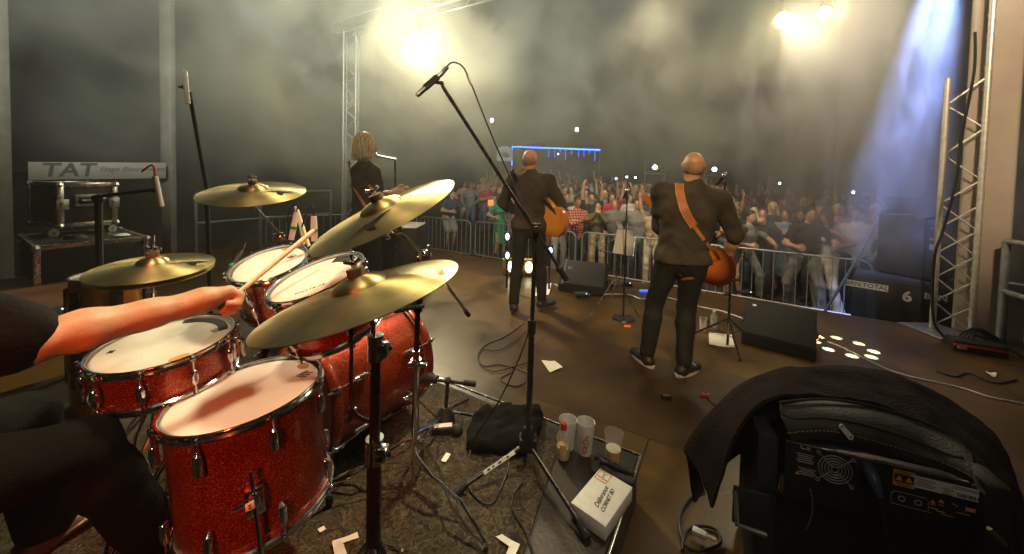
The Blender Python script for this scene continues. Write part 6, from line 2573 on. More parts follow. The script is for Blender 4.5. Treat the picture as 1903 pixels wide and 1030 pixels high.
for i in range(5):
    mb.ring(0.08 + 0.012 * i, 0.008, 24, 6, 0, Matrix.Translation(p + V3(0.0, 0, 0.01 + 0.007 * i)))
mb.build('cable_pile', M['rubber'], base=p, label='small pile of coiled cable at the stage edge by the music stand', category='cable')
# stage box with red edge and cable heap by the right column
p = at_z(1800, 648, 0)
t = thing('power_distributor', 'low black box with red edge and cables at the foot of the column', 'power box', p)
Fk = rotz(-0.5, p)
MB().box((0.02, -0.05, 0.05), (0.34, 0.16, 0.09), Fk, 0.01).build('body', M['panel_black'], t)
MB().box((0.02, -0.135, 0.06), (0.34, 0.01, 0.02), Fk, 0.003).build('red_edge', M['red_plastic'], t)
MB().box((-0.1, -0.144, 0.04), (0.06, 0.006, 0.025), Fk, 0).build('label_sticker', M['paper'], t)
mb = MB()
for i in range(4):
    rr = 0.08 + 0.02 * i
    mb.tube(spline([Fk @ Vector((0.1 - rr, 0.02 * i, 0.09)), Fk @ Vector((0.06, 0.03, 0.14 + rr * 0.4)), Fk @ Vector((0.1 + rr, 0.02, 0.09)), Fk @ Vector((0.3, -0.1, 0.02))], 6), 0.008, 6)
mb.build('cable_heap', M['rubber'], t)
# black cable hanging on the right tower
mb = MB().tube(spline([at_y(1812, 60, 3.62), at_y(1812, 110, 3.6), at_y(1806, 160, 3.58), at_y(1786, 260, 3.62), at_y(1776, 340, 3.62), at_y(1752, 430, 3.68), at_y(1738, 470, 3.66), at_y(1733, 540, 3.66), at_y(1736, 600, 3.62), at_z(1760, 632, 0.01)], 5), 0.011, 8)
mb.build('hanging_cable', M['cable'], base=at_y(1776, 340, 3.62), label='thick black cable draped down the right truss tower', category='cable')
floor_cable('thin black cable on the dark floor in front of the right column', [(1740, 690), (1775, 700), (1800, 694), (1850, 712), (1890, 705)], 0.006, 'rubber')

# ------------------------------------------------------------------ riser corner: cups, bottle, box


def cup(label, px, py, w_top, h, liquid=None, logo=None, r0=0.030, r1=0.0415):
    p = at_z(px, py, RZ + 0.001)
    t = thing('plastic_cup', label, 'cup', p, 'beer cups on the riser corner')
    Fm = Matrix.Translation(p)
    MB().lathe([(0.001, 0.004), (r0, 0.004), (r1, h), (r1 + 0.0012, h + 0.002), (r1 - 0.0012, h + 0.001), (r0 - 0.0012, 0.006), (0.001, 0.006)], 36, 0, Fm).build('wall', M['frost_clear' if liquid else 'frost'], t)
    if liquid:
        k = liquid
        rk = r0 + (r1 - r0) * k - 0.0018
        MB().lathe([(0.001, 0.0075), (r0 - 0.0018, 0.0075), (rk, h * k), (0.001, h * k)], 36, 0, Fm).build('beer', M['beer'], t)
        MB().lathe([(0.001, h * k + 0.003), (rk - 0.0003, h * k + 0.003), (rk - 0.0003, h * k + 0.001)], 36, 0, Fm).build('foam', mat('beer_foam', (0.85, 0.8, 0.65), 0.8), t)
    if logo:
        mb = MB()
        for (a0, z0, pts) in ((-1.75, 0.45, [(-.2, 0), (-.1, .12), (.1, .15), (.22, .02), (.1, -.12), (-.1, -.1), (-.02, .02)]), (-1.85, 0.24, [(-.15, .05), (.12, .1), (.16, -.04), (-.1, -.08), (-.15, .05)]), (-1.7, 0.66, [(-.05, -.02), (.1, .06), (.18, .0)]), (-1.95, 0.12, [(-.1, 0), (.05, .05), (.15, 0)])):
            q = []
            for dx, dz in pts:
                zz = h * (z0 + dz)
                rr = r0 + (r1 - r0) * zz / h + 0.0012
                a = a0 + dx * 1.6
                q.append((rr * math.cos(a), rr * math.sin(a), zz))
            mb.tube(spline(q, 4), 0.0022, 6, 0, M=Fm)
        mb.build('printed_logo', M['red_print'], t)
    return t


cup('tall frosted cup with a red printed logo, middle of the three', 1087, 842, 30, 0.15, None, True)
cup('frosted cup behind the clear bottle, leftmost of the three', 1054, 832, 30, 0.138)
cup('half full beer cup at the right, in front of the boards', 1139, 858, 30, 0.135, 0.45)
p = at_z(1046, 850, RZ + 0.001)
t = thing('drink_bottle', 'small clear bottle with a red cap in front of the left cup', 'bottle', p)
Fm = Matrix.Translation(p)
MB().lathe([(0.001, 0.002), (0.026, 0.002), (0.031, 0.01), (0.031, 0.09), (0.028, 0.105), (0.013, 0.128), (0.012, 0.136)], 28, 0, Fm).build('body', mat('bottle_plastic', (0.85, 0.8, 0.7), 0.06, alpha=0.3), t)
MB().lathe([(0.001, 0.004), (0.0285, 0.004), (0.0295, 0.055), (0.001, 0.055)], 28, 0, Fm).build('drink', mat('iced_drink', (0.75, 0.5, 0.22), 0.3), t)
MB().lathe([(0.001, 0.162), (0.0135, 0.162), (0.0145, 0.156), (0.0145, 0.134)], 20, 0, Fm).build('cap', M['red_plastic'], t)
MB().lathe([(0.0315, 0.03), (0.0315, 0.075)], 20, 0, Fm, -2.2, -1.2).build('bottle_label', mat('bottle_label', (0.75, 0.5, 0.25), 0.6), t)
p = at_z(1105, 872, RZ + 0.001)
t = thing('drink_glass', 'small low glass beside the flashlight', 'cup', p)
MB().lathe([(0.001, 0.003), (0.02, 0.003), (0.023, 0.055), (0.0215, 0.055), (0.019, 0.006)], 24, 0, Matrix.Translation(p)).build('wall', mat('smoky_glass', (0.5, 0.42, 0.3), 0.1, trans=0.6), t)
# torch / black device lying behind the white box
a, b = at_z(1108, 850, RZ + 0.03), at_z(1178, 884, RZ + 0.03)
t = thing('black_torch', 'long black torch lying behind the white cardboard box', 'torch', (a + b) / 2)
MB().tube([a, a + (b - a) * 0.2, a + (b - a) * 0.25, b], [0.02, 0.02, 0.015, 0.015], 14).build('body', M['black_metal'], t)
mb = MB()
for q in (0.35, 0.42, 0.49, 0.8):
    mb.tube([a + (b - a) * q, a + (b - a) * (q + 0.03)], 0.0165, 12)
mb.build('grip_ring', M['rubber'], t)
c = at_z(1150, 893, RZ + 0.02)
mb = MB()
mb.box((0, 0, 0), (0.12, 0.045, 0.04), rotz(-0.35, c), 0.01)
mb.ball(c + V3(0.0, -0.02, 0.02), 0.014, 8)
mb.build('black_case', M['matte_black'], base=c, label='small black pouch between the torch and the white box', category='pouch')
# white cardboard box
q0, q1, q2 = at_z(1117, 872, RZ + 0.055), at_z(1175, 907, RZ + 0.055), at_z(1126, 980, RZ + 0.055)
q3 = at_z(1059, 934, RZ + 0.055)
bx = thing('cardboard_box', 'flat white cardboard box with handwriting and a red bordered sticker', 'box', (q0 + q1 + q2 + q3) / 4)
ux = (q1 - q0 + q2 - q3) / 2
uy = (q3 - q0 + q2 - q1) / 2
cc = (q0 + q1 + q2 + q3) / 4
u_ = ux.normalized()
v_ = V3(-u_.y, u_.x, 0)
if v_.dot(-uy) < 0:
    v_ = -v_
Fx = Matrix(((u_.x, v_.x, 0, cc.x), (u_.y, v_.y, 0, cc.y), (0, 0, 1, 0), (0, 0, 0, 1)))
bw_, bh_ = ux.length, uy.length
mb = MB().box((0, 0, RZ + 0.028), (bw_, bh_, 0.052), Fx, 0.002)
mb.build('carton', M['paper'], bx)
mb = MB().box((0, 0, RZ + 0.0565), (bw_ * 1.0, bh_ * 1.0, 0.0018), Fx, 0.0008)
mb.build('lid', M['paper'], bx)
zt_ = RZ + 0.0582
tw = Fx @ Matrix.Translation((0.012, -0.0, zt_)) @ Matrix.Rotation(PI / 2 + 0.12, 4, 'Z')
mb = MB()
v, f = text_geo('Délivrance', 0.027, 0.35, 0.0003, 0.0003, 0.95)
mb.add(v, f, 0, tw @ Matrix.Translation((-0.01, 0.012, 0)))
v, f = text_geo('CORNET BD', 0.022, 0.3, 0.0003, 0.0003, 0.95)
mb.add(v, f, 0, tw @ Matrix.Translation((-0.012, -0.014, 0)))
mb.build('handwriting', M['print'], bx)
mb = MB()
st_ = Fx @ Matrix.Translation((-bw_ * 0.28, bh_ * 0.36, zt_))
w5, h5 = 0.05, 0.055
for (x0, y0, sx0, sy0) in ((0, h5 / 2, w5, 0.003), (0, -h5 / 2, w5, 0.003), (w5 / 2, 0, 0.003, h5), (-w5 / 2, 0, 0.003, h5)):
    mb.box((x0, y0, 0.0005), (sx0, sy0, 0.0006), st_, 0)
v, f = text_geo('FRAGILE', 0.011, 0, 0.0003, 0.0002)
mb.add(v, f, 0, st_ @ Matrix.Translation((0, -0.012, 0.0006)))
mb.build('sticker_print', M['orange_print'], bx)
mb = MB()
mb.tube([(0, -0.002, 0.001), (0, 0.01, 0.001)], 0.001, 4, 0, M=st_)
mb.tube([(-0.007, -0.003, 0.001), (0.007, -0.003, 0.001)], 0.001, 4, 0, M=st_)
mb.tube([(-0.007, 0.02, 0.001), (-0.004, 0.01, 0.001), (0.004, 0.01, 0.001), (0.007, 0.02, 0.001)], 0.001, 4, 0, M=st_)
mb.build('sticker_glass', M['print'], bx)

# black bag / cloth on the riser behind the stand
pts = [at_z(905, 770, RZ), at_z(980, 768, RZ), at_z(1010, 800, RZ), at_z(960, 845, RZ), at_z(925, 850, RZ), at_z(890, 800, RZ)]
cb3 = sum(pts, V3(0, 0, 0)) / len(pts)
pr = []
for i in range(7):
    for j in range(5):
        u, v_q = (i / 6 - .5), (j / 4 - .5)
        pr.append(('e', (cb3.x - 0.02 + u * 0.22 + v_q * 0.05, cb3.y + v_q * 0.2, RZ + 0.018), (0.06, 0.06, 0.022 + 0.008 * math.sin(i * 1.3 + j))))
v, f = sdf_mesh(pr, 0.011, 0.04, 0.03, 18, cuts=[((0, 0, -1), -(RZ + 0.008))])
MB().add(v, f).build('black_bag', M['black_cloth'], base=V3(cb3.x, cb3.y, RZ), label='flat black bag lying on the riser behind the tall stand', category='bag')
p = at_z(824, 797, RZ + 0.02)
mb = MB()
mb.box((0, 0, 0), (0.11, 0.05, 0.035), rotz(0.15, p), 0.012)
mb.ball(p + V3(0.07, -0.01, 0.0), 0.03, 10)
o_ = mb.build('stage_connector', M['matte_black'], base=p, label='black connector box with a cream label in front of the kick microphone', category='connector')
mb = MB().box((0, -0.0, 0.0185), (0.085, 0.03, 0.001), rotz(0.15, p), 0)
mb.build('cream_label', M['paper'], o_)
from mathutils.bvhtree import BVHTree


def person_from(fig, M4, label, cat='person', hb=0.013, top=('long', 'shirt_black'), pants='jeans_black', hair=('short', 'hair_brown'), skin='skin', shoes='shoe_black', extra=None,
                fists=(False, False), grips=(None, None), noise=0.014, group=None, frac=1.95, flare=0.012):
    loc = M4.to_translation()
    t = thing('person', label, cat, loc, group)
    bm_ = fig.body(hb, gripL=grips[0], gripR=grips[1], fistL=fists[0], fistR=fists[1])
    tm = fig.top(top[0], hb, noise, 0.018, hem=fig.hip[2] - 0.03)
    tm.v = [p for p in tm.v]
    pm = fig.trousers(hb, 0.012, g=0.004, frac=frac, flare=flare)
    hm = fig.hair(hair[0], min(hb, 0.01)) if hair else None
    sm = fig.shoes(0.009)
    fig.place([m for m in (bm_, tm, pm, hm, sm) if m], M4)
    bm_.build('body', [M[skin], M['eye'], M['lip']], t, angle=180)
    tm.build('shirt', M[top[1]], t, angle=180)
    pm.build('trousers', M[pants], t, angle=180)
    if hm:
        hm.build('hair', M[hair[1]], t, angle=180)
    s_ = sm.build('shoes', M[shoes], t, angle=60)
    return t, tm, pm, bm_, sm


M['hair_brown'] = mat('brown_hair', (0.06, 0.03, 0.015), 0.6, var=0.3, bump=0.6, bscale=60, scale=20)
M['hair_dark'] = mat('dark_hair', (0.02, 0.013, 0.01), 0.55, var=0.3, bump=0.6, bscale=60, scale=20)
M['hair_grey'] = mat('grey_hair', (0.30, 0.175, 0.11), 0.7, var=0.2, bump=0.4, bscale=60)
M['shoe_black'] = mat('black_shoe', (0.02, 0.02, 0.02), 0.5)
M['shoe_white'] = mat('white_shoe', (0.6, 0.58, 0.54), 0.5)


def strand_mat():
    m = mat('blond_hair', (0.45, 0.28, 0.10), 0.5)
    nt = m.node_tree
    N, L = nt.nodes, nt.links
    b = N["Principled BSDF"]
    tc = N.new('ShaderNodeTexCoord')
    mp = N.new('ShaderNodeMapping')
    mp.inputs['Scale'].default_value = (90, 90, 5)
    L.new(tc.outputs['Object'], mp.inputs[0])
    nz = N.new('ShaderNodeTexNoise')
    nz.inputs['Scale'].default_value = 1.0
    nz.inputs['Detail'].default_value = 3
    L.new(mp.outputs[0], nz.inputs['Vector'])
    cr = N.new('ShaderNodeValToRGB')
    cr.color_ramp.elements[0].position = 0.35
    cr.color_ramp.elements[0].color = (0.38, 0.24, 0.09, 1)
    cr.color_ramp.elements[1].position = 0.65
    cr.color_ramp.elements[1].color = (0.92, 0.78, 0.5, 1)
    L.new(nz.outputs['Fac'], cr.inputs[0])
    L.new(cr.outputs[0], b.inputs['Base Color'])
    bp = N.new('ShaderNodeBump')
    bp.inputs['Strength'].default_value = 0.8
    L.new(nz.outputs['Fac'], bp.inputs['Height'])
    L.new(bp.outputs[0], b.inputs['Normal'])
    return m


M['hair_blond'] = strand_mat()


def surf_ribbon(mbs, pts, w, lift=0.006, lat=None):
    """ribbon laid on the clothes along a path of photo points"""
    hits = []
    vs, fs = [], []
    for m in mbs:
        n0 = len(vs)
        vs += [Vector(p) for p in m.v]
        fs += [[i + n0 for i in f] for f in m.f]
    bvh = BVHTree.FromPolygons(vs, fs)
    org = Vector((0, 0, CZ))
    for (x, y) in pts:
        d = (at_y(x, y, 3.0) - org).normalized()
        h, nn, _, _ = bvh.ray_cast(org, d)
        if h is None:
            h = hits[-1][0] if hits else at_y(x, y, 3)
            nn = hits[-1][1] if hits else V3(0, -1, 0)
        if nn.dot(d) > 0:
            nn = -nn
        hits.append((h + nn * lift, nn))
    P_ = [h for h, _ in hits]
    N_ = [n for _, n in hits]
    for _ in range(2):
        P_ = [P_[0]] + [(P_[i - 1] + P_[i] * 2 + P_[i + 1]) / 4 for i in range(1, len(P_) - 1)] + [P_[-1]]
        N_ = [N_[0]] + [(N_[i - 1] + N_[i] * 2 + N_[i + 1]).normalized() for i in range(1, len(N_) - 1)] + [N_[-1]]
    ra, rb = [], []
    for i, p in enumerate(P_):
        t = (P_[min(i + 1, len(P_) - 1)] - P_[max(i - 1, 0)]).normalized()
        s = t.cross(N_[i]).normalized()
        ww = w[i] if hasattr(w, '__len__') else w
        ra.append(p + s * ww / 2 + N_[i] * 0.003)
        rb.append(p - s * ww / 2 + N_[i] * 0.003)
    return MB().grid([ra, rb], 0.003), ra, rb


def lin(pts, k):
    out = []
    for a, b in zip(pts, pts[1:]):
        for i in range(k):
            out.append((a[0] + (b[0] - a[0]) * i / k, a[1] + (b[1] - a[1]) * i / k))
    return out + [pts[-1]]


def guitar(label, Fm, kind, colf, cols, loc):
    """body in the local xz plane, front towards +y, neck along +x"""
    t = thing('guitar', label, 'guitar', loc)
    ol = []
    for i in range(48):
        a = 2 * PI * i / 48
        x = 0.25 * math.cos(a)
        ww = 0.2 if math.cos(a) < 0 else 0.15
        waist = 1 - 0.22 * math.exp(-((x - 0.03) / 0.07) ** 2)
        ol.append((x, math.sin(a) * ww * waist * (1.0 if kind == 'a' else 0.88)))
    th = 0.1 if kind == 'a' else 0.05
    RX = Matrix.Rotation(PI / 2, 4, 'X')
    mb = MB()
    k = len(ol)
    levels = [(0.93, -th / 2), (0.985, -th / 2 + 0.006), (1.0, -th / 2 + 0.016), (1.0, th / 2 - 0.016), (0.985, th / 2 - 0.006), (0.93, th / 2)]
    vs = []
    for s, z in levels:
        vs += [Vector((x * s, y * s, z)) for x, y in ol]
    fs = []
    for i in range(len(levels) - 1):
        for j in range(k):
            fs.append([i * k + j, i * k + (j + 1) % k, (i + 1) * k + (j + 1) % k, (i + 1) * k + j])
    n0 = len(vs)
    for q, z, s0 in ((0, -th / 2 - 0.001, 0), (1, th / 2 + 0.001, (len(levels) - 1) * k)):
        # sunburst disc: inner ring so that colour can run out to the edge
        base = len(vs)
        vs += [Vector((x * 0.55, y * 0.55, z)) for x, y in ol]
        c = len(vs)
        vs.append(Vector((0, 0, z)))
        for j in range(k):
            a_, b_2 = s0 + j, s0 + (j + 1) % k
            fs.append([a_, b_2, base + (j + 1) % k, base + j] if q else [b_2, a_, base + j, base + (j + 1) % k])
            fs.append([base + j, base + (j + 1) % k, c] if q else [base + (j + 1) % k, base + j, c])
    mb.add(vs, fs)
    build_in(mb, 'body', colf, Fm @ RX, t)
    mb = MB()
    mb.box((0.42, 0.0, th / 2 - 0.012), (0.42, 0.05, 0.024), None, 0.006)
    mb.box((0.68, 0.01, th / 2 - 0.02), (0.16, 0.07, 0.016), Matrix.Rotation(0, 4, 'Y'), 0.004)
    build_in(mb, 'neck', cols, Fm @ RX @ Matrix.Rotation(PI, 4, 'X'), t)
    mb = MB()
    mb.box((-0.1, 0, -th / 2 - 0.006), (0.03, 0.14, 0.01), None, 0.003)
    if kind == 'a':
        mb.lathe([(0.001, -th / 2 - 0.0025), (0.05, -th / 2 - 0.0025)], 24, 0, Matrix.Translation((0.06, 0, 0)))
    else:
        for q in (0.0, 0.09):
            mb.box((q, 0, -th / 2 - 0.008), (0.035, 0.08, 0.012), None, 0.003)
    build_in(mb, 'bridge', M['matte_black'], Fm @ RX, t)
    mb = MB()
    for q in (-1, 0, 1):
        mb.box((0.66 + q * 0.04, 0.05, th / 2 - 0.02), (0.012, 0.02, 0.01), None, 0.002)
        mb.box((0.66 + q * 0.04, -0.03, th / 2 - 0.02), (0.012, 0.02, 0.01), None, 0.002)
    build_in(mb, 'tuner', M['chrome'], Fm @ RX @ Matrix.Rotation(PI, 4, 'X'), t)
    return t


def burst_mat(name, inner, outer, r=0.16):
    m = mat(name, inner, 0.2, coat=0.6)
    nt = m.node_tree
    N, L = nt.nodes, nt.links
    b = N["Principled BSDF"]
    tc = N.new('ShaderNodeTexCoord')
    mp = N.new('ShaderNodeMapping')
    mp.inputs['Scale'].default_value = (0.8, 1.15, 0.0)
    L.new(tc.outputs['Object'], mp.inputs[0])
    ln = N.new('ShaderNodeVectorMath')
    ln.operation = 'LENGTH'
    L.new(mp.outputs[0], ln.inputs[0])
    cr = N.new('ShaderNodeValToRGB')
    cr.color_ramp.elements[0].position = r * 0.55
    cr.color_ramp.elements[0].color = (*inner, 1)
    cr.color_ramp.elements[1].position = r * 1.15
    cr.color_ramp.elements[1].color = (*outer, 1)
    L.new(ln.outputs['Value'], cr.inputs[0])
    L.new(cr.outputs[0], b.inputs['Base Color'])
    return m


# ------------------------------------------------------------------ bald guitarist (right)
gc = V3(1.24, 2.87, 0)
phi = -0.22
M4 = rotz(phi, gc)
I4 = M4.inverted()
loc = lambda p: np.array(I4 @ Vector(p))
fL, fR = loc((1.13, 2.98, 0.085)), loc((1.36, 2.83, 0.085))
hL, hR = loc(at_y(1248, 455, 3.15)), loc(at_y(1352, 486, 2.98))
fig = Fig(hip=loc((1.34, 2.88, 0.90)), lean=(0.1, 0.05), yaw=0.02, hyaw=-0.05, hpitch=-0.12, handL=hL, handR=hR, footL=fL, footR=fR, build=1.26,
          elbL=(-1, -0.6, -0.6), elbR=(1, -0.3, -0.5), toeL=(-0.5, 0.9, 0), toeR=(0.75, 0.7, 0), palmR=(-0.5, 0.6, -0.8), curl=0.7)
pr_, tm, pm, bmm, sm = person_from(fig, M4, 'bald man in a black shirt and dark jeans seen from behind playing a sunburst guitar', top=('rolled', 'shirt_black'), hair=('fringe', 'hair_grey'), hb=0.013, noise=0.02)
mb, ra, rb = surf_ribbon([tm, bmm], lin([(1262, 343), (1262, 352), (1268, 380), (1277, 402), (1289, 420)], 4), 0.062)
strap = mb.build('strap_pad', M['leather_brown'], base=ra[0], label='tan leather guitar strap over the back of the bald guitarist, wide stitched shoulder pad', category='guitar strap')
strap.name = 'guitar_strap'
for r_ in (ra, rb):
    q = [p + V3(0, -0.003, 0) * 1.0 for p in r_]
    c_m = [(a + b) / 2 for a, b in zip(ra, rb)]
    q = [a + (c - a) * 0.1 + V3(0, -0.0035, 0) for a, c in zip(r_, c_m)]
    MB().tube(q, 0.0014, 5).build('stitching', M['leather_edge'], strap)
mb, ra2, rb2 = surf_ribbon([tm, bmm, pm], lin([(1286, 415), (1300, 437), (1318, 460), (1334, 478), (1345, 492)], 3), 0.028)
mb.build('strap_tail', M['leather_brown'], strap)
mb, _, _ = surf_ribbon([pm, tm], [(1268, 519), (1278, 514), (1290, 516)], [0.012, 0.03, 0.012])
mb.build('wallet', M['leather_brown'], pr_)
# shoe soles and laces
for an, to in ((fig.anL, fig.toL), (fig.anR, fig.toR)):
    a = M4 @ Vector(an)
    d = (M4.to_3x3() @ Vector(to)).normalized()
    mb = MB()
    Fk = frame_to(V3(a.x, a.y, 0) + d * 0.055, (0, 0, 1), d)
    mb.lathe([(0.001, 0.003), (0.052, 0.003), (0.053, 0.022), (0.001, 0.022)], 28, 0, Fk @ Matrix.Diagonal((2.75, 0.92, 1, 1)))
    mb.build('shoe_sole', M['shoe_white'], pr_)
    mb = MB()
    for i in range(4):
        mb.box((-0.02 + 0.022 * i, 0.0, 0.098 - 0.008 * i), (0.006, 0.05, 0.004), Fk @ Matrix.Rotation(0.5 * (-1) ** i, 4, 'Z'), 0.001)
    mb.build('laces', M['paper'], pr_)
Gc = at_y(1312, 480, 3.05)
gx = V3(-0.5, 0.55, 0.62).normalized()
gy_ = V3(0.62, 0.75, 0.0)
gy_ = (gy_ - gx * gy_.dot(gx)).normalized()
gz_ = gx.cross(gy_)
Fg = Matrix(((gx.x, gy_.x, gz_.x, Gc.x), (gx.y, gy_.y, gz_.y, Gc.y), (gx.z, gy_.z, gz_.z, Gc.z), (0, 0, 0, 1)))
guitar('sunburst electric guitar at the right hip of the bald guitarist', Fg, 'e', burst_mat('sunburst', (0.55, 0.15, 0.02), (0.07, 0.008, 0.004), 0.15), M['leather_brown'], Gc)

# ------------------------------------------------------------------ taller bald guitarist (middle)
gc = V3(0.2, 4.15, 0)
M4 = rotz(-0.12, gc)
I4 = M4.inverted()
loc = lambda p: np.array(I4 @ Vector(p))
fig = Fig(hip=loc((0.2, 4.15, 0.95)), lean=(-0.01, 0.05), yaw=0, hyaw=-0.55, hpitch=-0.05, handL=loc(at_y(960, 395, 4.5)), handR=loc(at_y(1040, 418, 4.3)), footL=loc((0.05, 4.1, 0.09)), footR=loc((0.37, 4.22, 0.09)), build=1.12,
          elbL=(-1, -0.5, -0.4), elbR=(1, -0.5, -0.5), toeL=(-0.2, 1, 0), toeR=(0.7, 0.6, 0))
pr_, tm, pm, bmm, sm = person_from(fig, M4 @ Matrix.Scale(1.02, 4), 'tall bald man in a black jacket seen from behind with an orange acoustic guitar', top=('long', 'shirt_black'), hair=('fringe', 'hair_grey'), hb=0.015, noise=0.02)
mb, _, _ = surf_ribbon([tm, bmm], lin([(951, 318), (957, 330), (968, 352), (985, 378), (1002, 400)], 3), 0.05)
mb.build('guitar_strap', M['matte_black'], base=M4.to_translation() + V3(0, 0, 1.4), label='black guitar strap across the back of the taller guitarist', category='guitar strap')
Gc = at_y(1023, 402, 4.12)
gx = V3(-0.5, 0.5, 0.7).normalized()
gy_ = V3(0.72, 0.68, 0.0)
gy_ = (gy_ - gx * gy_.dot(gx)).normalized()
gz_ = gx.cross(gy_)
Fg = Matrix(((gx.x, gy_.x, gz_.x, Gc.x), (gx.y, gy_.y, gz_.y, Gc.y), (gx.z, gy_.z, gz_.z, Gc.z), (0, 0, 0, 1)))
gtr = guitar('orange natural wood acoustic guitar held by the taller guitarist', Fg, 'a', burst_mat('natural_top', (0.85, 0.36, 0.06), (0.5, 0.17, 0.03), 0.2), M['leather_brown'], Gc)
mb = MB()
mb.tube([at_y(1012, 368, 4.05), at_y(1025, 385, 4.02), at_y(1040, 408, 4.0)], [0.016, 0.014, 0.012], 8)
mb.build('strap_end', M['matte_black'], gtr)

# ------------------------------------------------------------------ blonde guitarist (left)
yy = 4.0
hx = at_y(676, 400, yy).x
M4 = rotz(0, (hx, yy, 0)) @ Matrix.Scale(1.085, 4)
fig = Fig(hip=(0, 0, 0.93), lean=(0.0, 0.03), yaw=-0.75, hyaw=-0.25, hpitch=-0.05, handR=(0.20, 0.16, 1.02), handL=(0.2, 0.34, 1.2), build=0.95, sexf=True, elbR=(0.4, -1, -0.8))
pr_, tm, pm, bmm, sm = person_from(fig, M4, 'blonde woman in a black top seen from behind playing guitar at the left', top=('tee', 'shirt_black'), hair=('bob', 'hair_blond'), hb=0.014, noise=0.016, skin='skin_light')
hm_ = [c for c in pr_.children if c.name.startswith('hair')][0]
hd_, f_, u_2, r_2 = [M4.to_3x3() @ Vector(q) for q in (fig.head, fig.hf, fig.hu, fig.hr)]
hd_ = M4 @ Vector(fig.head)
rs = random.Random(4)
mb = MB()
for i in range(420):
    a = rs.uniform(-2.5, 2.5)
    dr = (-f_ * math.cos(a) + r_2 * math.sin(a))
    w_ = rs.uniform(0.93, 1.06)
    ln_ = rs.uniform(0.10, 0.165)
    tw_ = rs.uniform(-0.25, 0.25)
    d2 = (-f_ * math.cos(a + tw_) + r_2 * math.sin(a + tw_))
    p0 = hd_ - f_ * 0.02
    q = [p0 + u_2 * 0.132 * w_ + dr * 0.02, p0 + u_2 * 0.105 * w_ + dr * 0.072 * w_, p0 + u_2 * 0.04 + dr * 0.100 * w_, p0 - u_2 * 0.03 + d2 * 0.107 * w_, p0 - u_2 * ln_ + d2 * (0.102 + rs.uniform(-.02, .016))]
    mb.tube(spline(q, 3), [0.0022] * 9 + [0.0018, 0.0014, 0.001, 0.0006], 4, 0, caps=False)
mb.build('hair_strands', M['hair_blond'], hm_, angle=180)
mb, ra, rb = surf_ribbon([tm, bmm], lin([(651, 300), (650, 320), (655, 342), (667, 364), (682, 388), (690, 404)], 3), 0.034)
st_ = mb.build('guitar_strap', M['leather_brown'], base=ra[0], label='striped tan guitar strap down the back of the blonde guitarist', category='guitar strap')
for k in (0.3, 0.7):
    q = [a * k + b * (1 - k) + V3(0, -0.002, 0) for a, b in zip(ra, rb)]
    MB().tube(q, 0.003, 5).build('strap_stripe', M['leather_edge'], st_)
wq = M4 @ Vector(fig.haR)
Gc = V3(hx + 0.24, yy + 0.2, 1.05)
gx = V3(0.3, 0.85, 0.3).normalized()
gy_ = V3(0.9, -0.3, 0.0)
gy_ = (gy_ - gx * gy_.dot(gx)).normalized()
gz_ = gx.cross(gy_)
Fg = Matrix(((gx.x, gy_.x, gz_.x, Gc.x), (gx.y, gy_.y, gz_.y, Gc.y), (gx.z, gy_.z, gz_.z, Gc.z), (0, 0, 0, 1)))
guitar('guitar of the blonde woman mostly hidden by the tilted cymbal', Fg, 'e', M['panel_black'], M['leather_brown'], Gc)

# ------------------------------------------------------------------ drummer


def drummer_body(fig):
    """body with the near forearm and fist as one finer surface"""
    mb = MB()
    P = fig.torso(-0.008) + fig.arm(-1, 0, 2) + fig.arm(1, 0, 0.9) + fig.skull() + fig.leg(-1, -0.006) + fig.leg(1, -0.006)
    P += fig.hand(mb, -1, None, fist=True)
    v, f = sdf_mesh(P, 0.016, 0.028)
    mb.add(v, f, 0)
    fig.face(mb)
    sh, el, w = fig.shR, fig.elR, fig.haR
    d = nv(fig.paR)
    n = np.array((0.5, 0, -1.0))
    n = nv(n - d * (n @ d))
    s = nv(np.cross(n, d))
    Q = [('c', sh + (el - sh) * 0.6, el, 0.047, 0.040), ('c', el, el + (w - el) * 0.3, 0.040, 0.042), ('c', el + (w - el) * 0.3, el + (w - el) * 0.75, 0.042, 0.034), ('c', el + (w - el) * 0.7, w, 0.038, 0.034, n, 0.88),
         ('c', w, w + d * 0.035, 0.034, 0.041, n, 0.85), ('c', w + d * 0.035 - s * 0.018, w + d * 0.092 - s * 0.026, 0.031, 0.024, n, 0.9), ('c', w + d * 0.035 + s * 0.018, w + d * 0.088 + s * 0.026, 0.031, 0.023, n, 0.9)]
    for i, (o, L) in enumerate(((-0.037, 0.088), (-0.012, 0.094), (0.013, 0.09), (0.037, 0.076))):
        p = w + d * (0.097 - 0.004 * abs(i - 1)) + s * o - n * 0.004
        ang = 0.45 if i == 0 else 0.75
        r = 0.0132
        prev = p - d * 0.012
        Q.append(('c', prev, p, r, r, {'k': 0.008}))
        for j, fr in enumerate((0.42, 0.33, 0.25)):
            q = p + (d * math.cos(ang) + n * math.sin(ang)) * L * fr
            Q.append(('c', p, q, r - 0.0008 * j, r - 0.0008 * (j + 1), {'k': 0.004}))
            p = q
            ang += 1.15 if i == 0 else 1.35
    a = w + d * 0.03 - s * 0.03 + n * 0.006
    b = a + d * 0.04 - s * 0.014 + n * 0.008
    c = b + d * 0.032 + s * 0.006 + n * 0.010
    e = c + d * 0.024 + s * 0.014 + n * 0.006
    Q += [('c', w + d * 0.01 - s * 0.012, a, 0.022, 0.018, {'k': 0.015}), ('c', a, b, 0.017, 0.0145, {'k': 0.01}), ('c', b, c, 0.0135, 0.0125, {'k': 0.004}), ('c', c, e, 0.0125, 0.010, {'k': 0.004})]
    v, f = sdf_mesh(Q, 0.0052, 0.02, 0.0015, 30)
    mb.add(v, f, 0)
    return mb


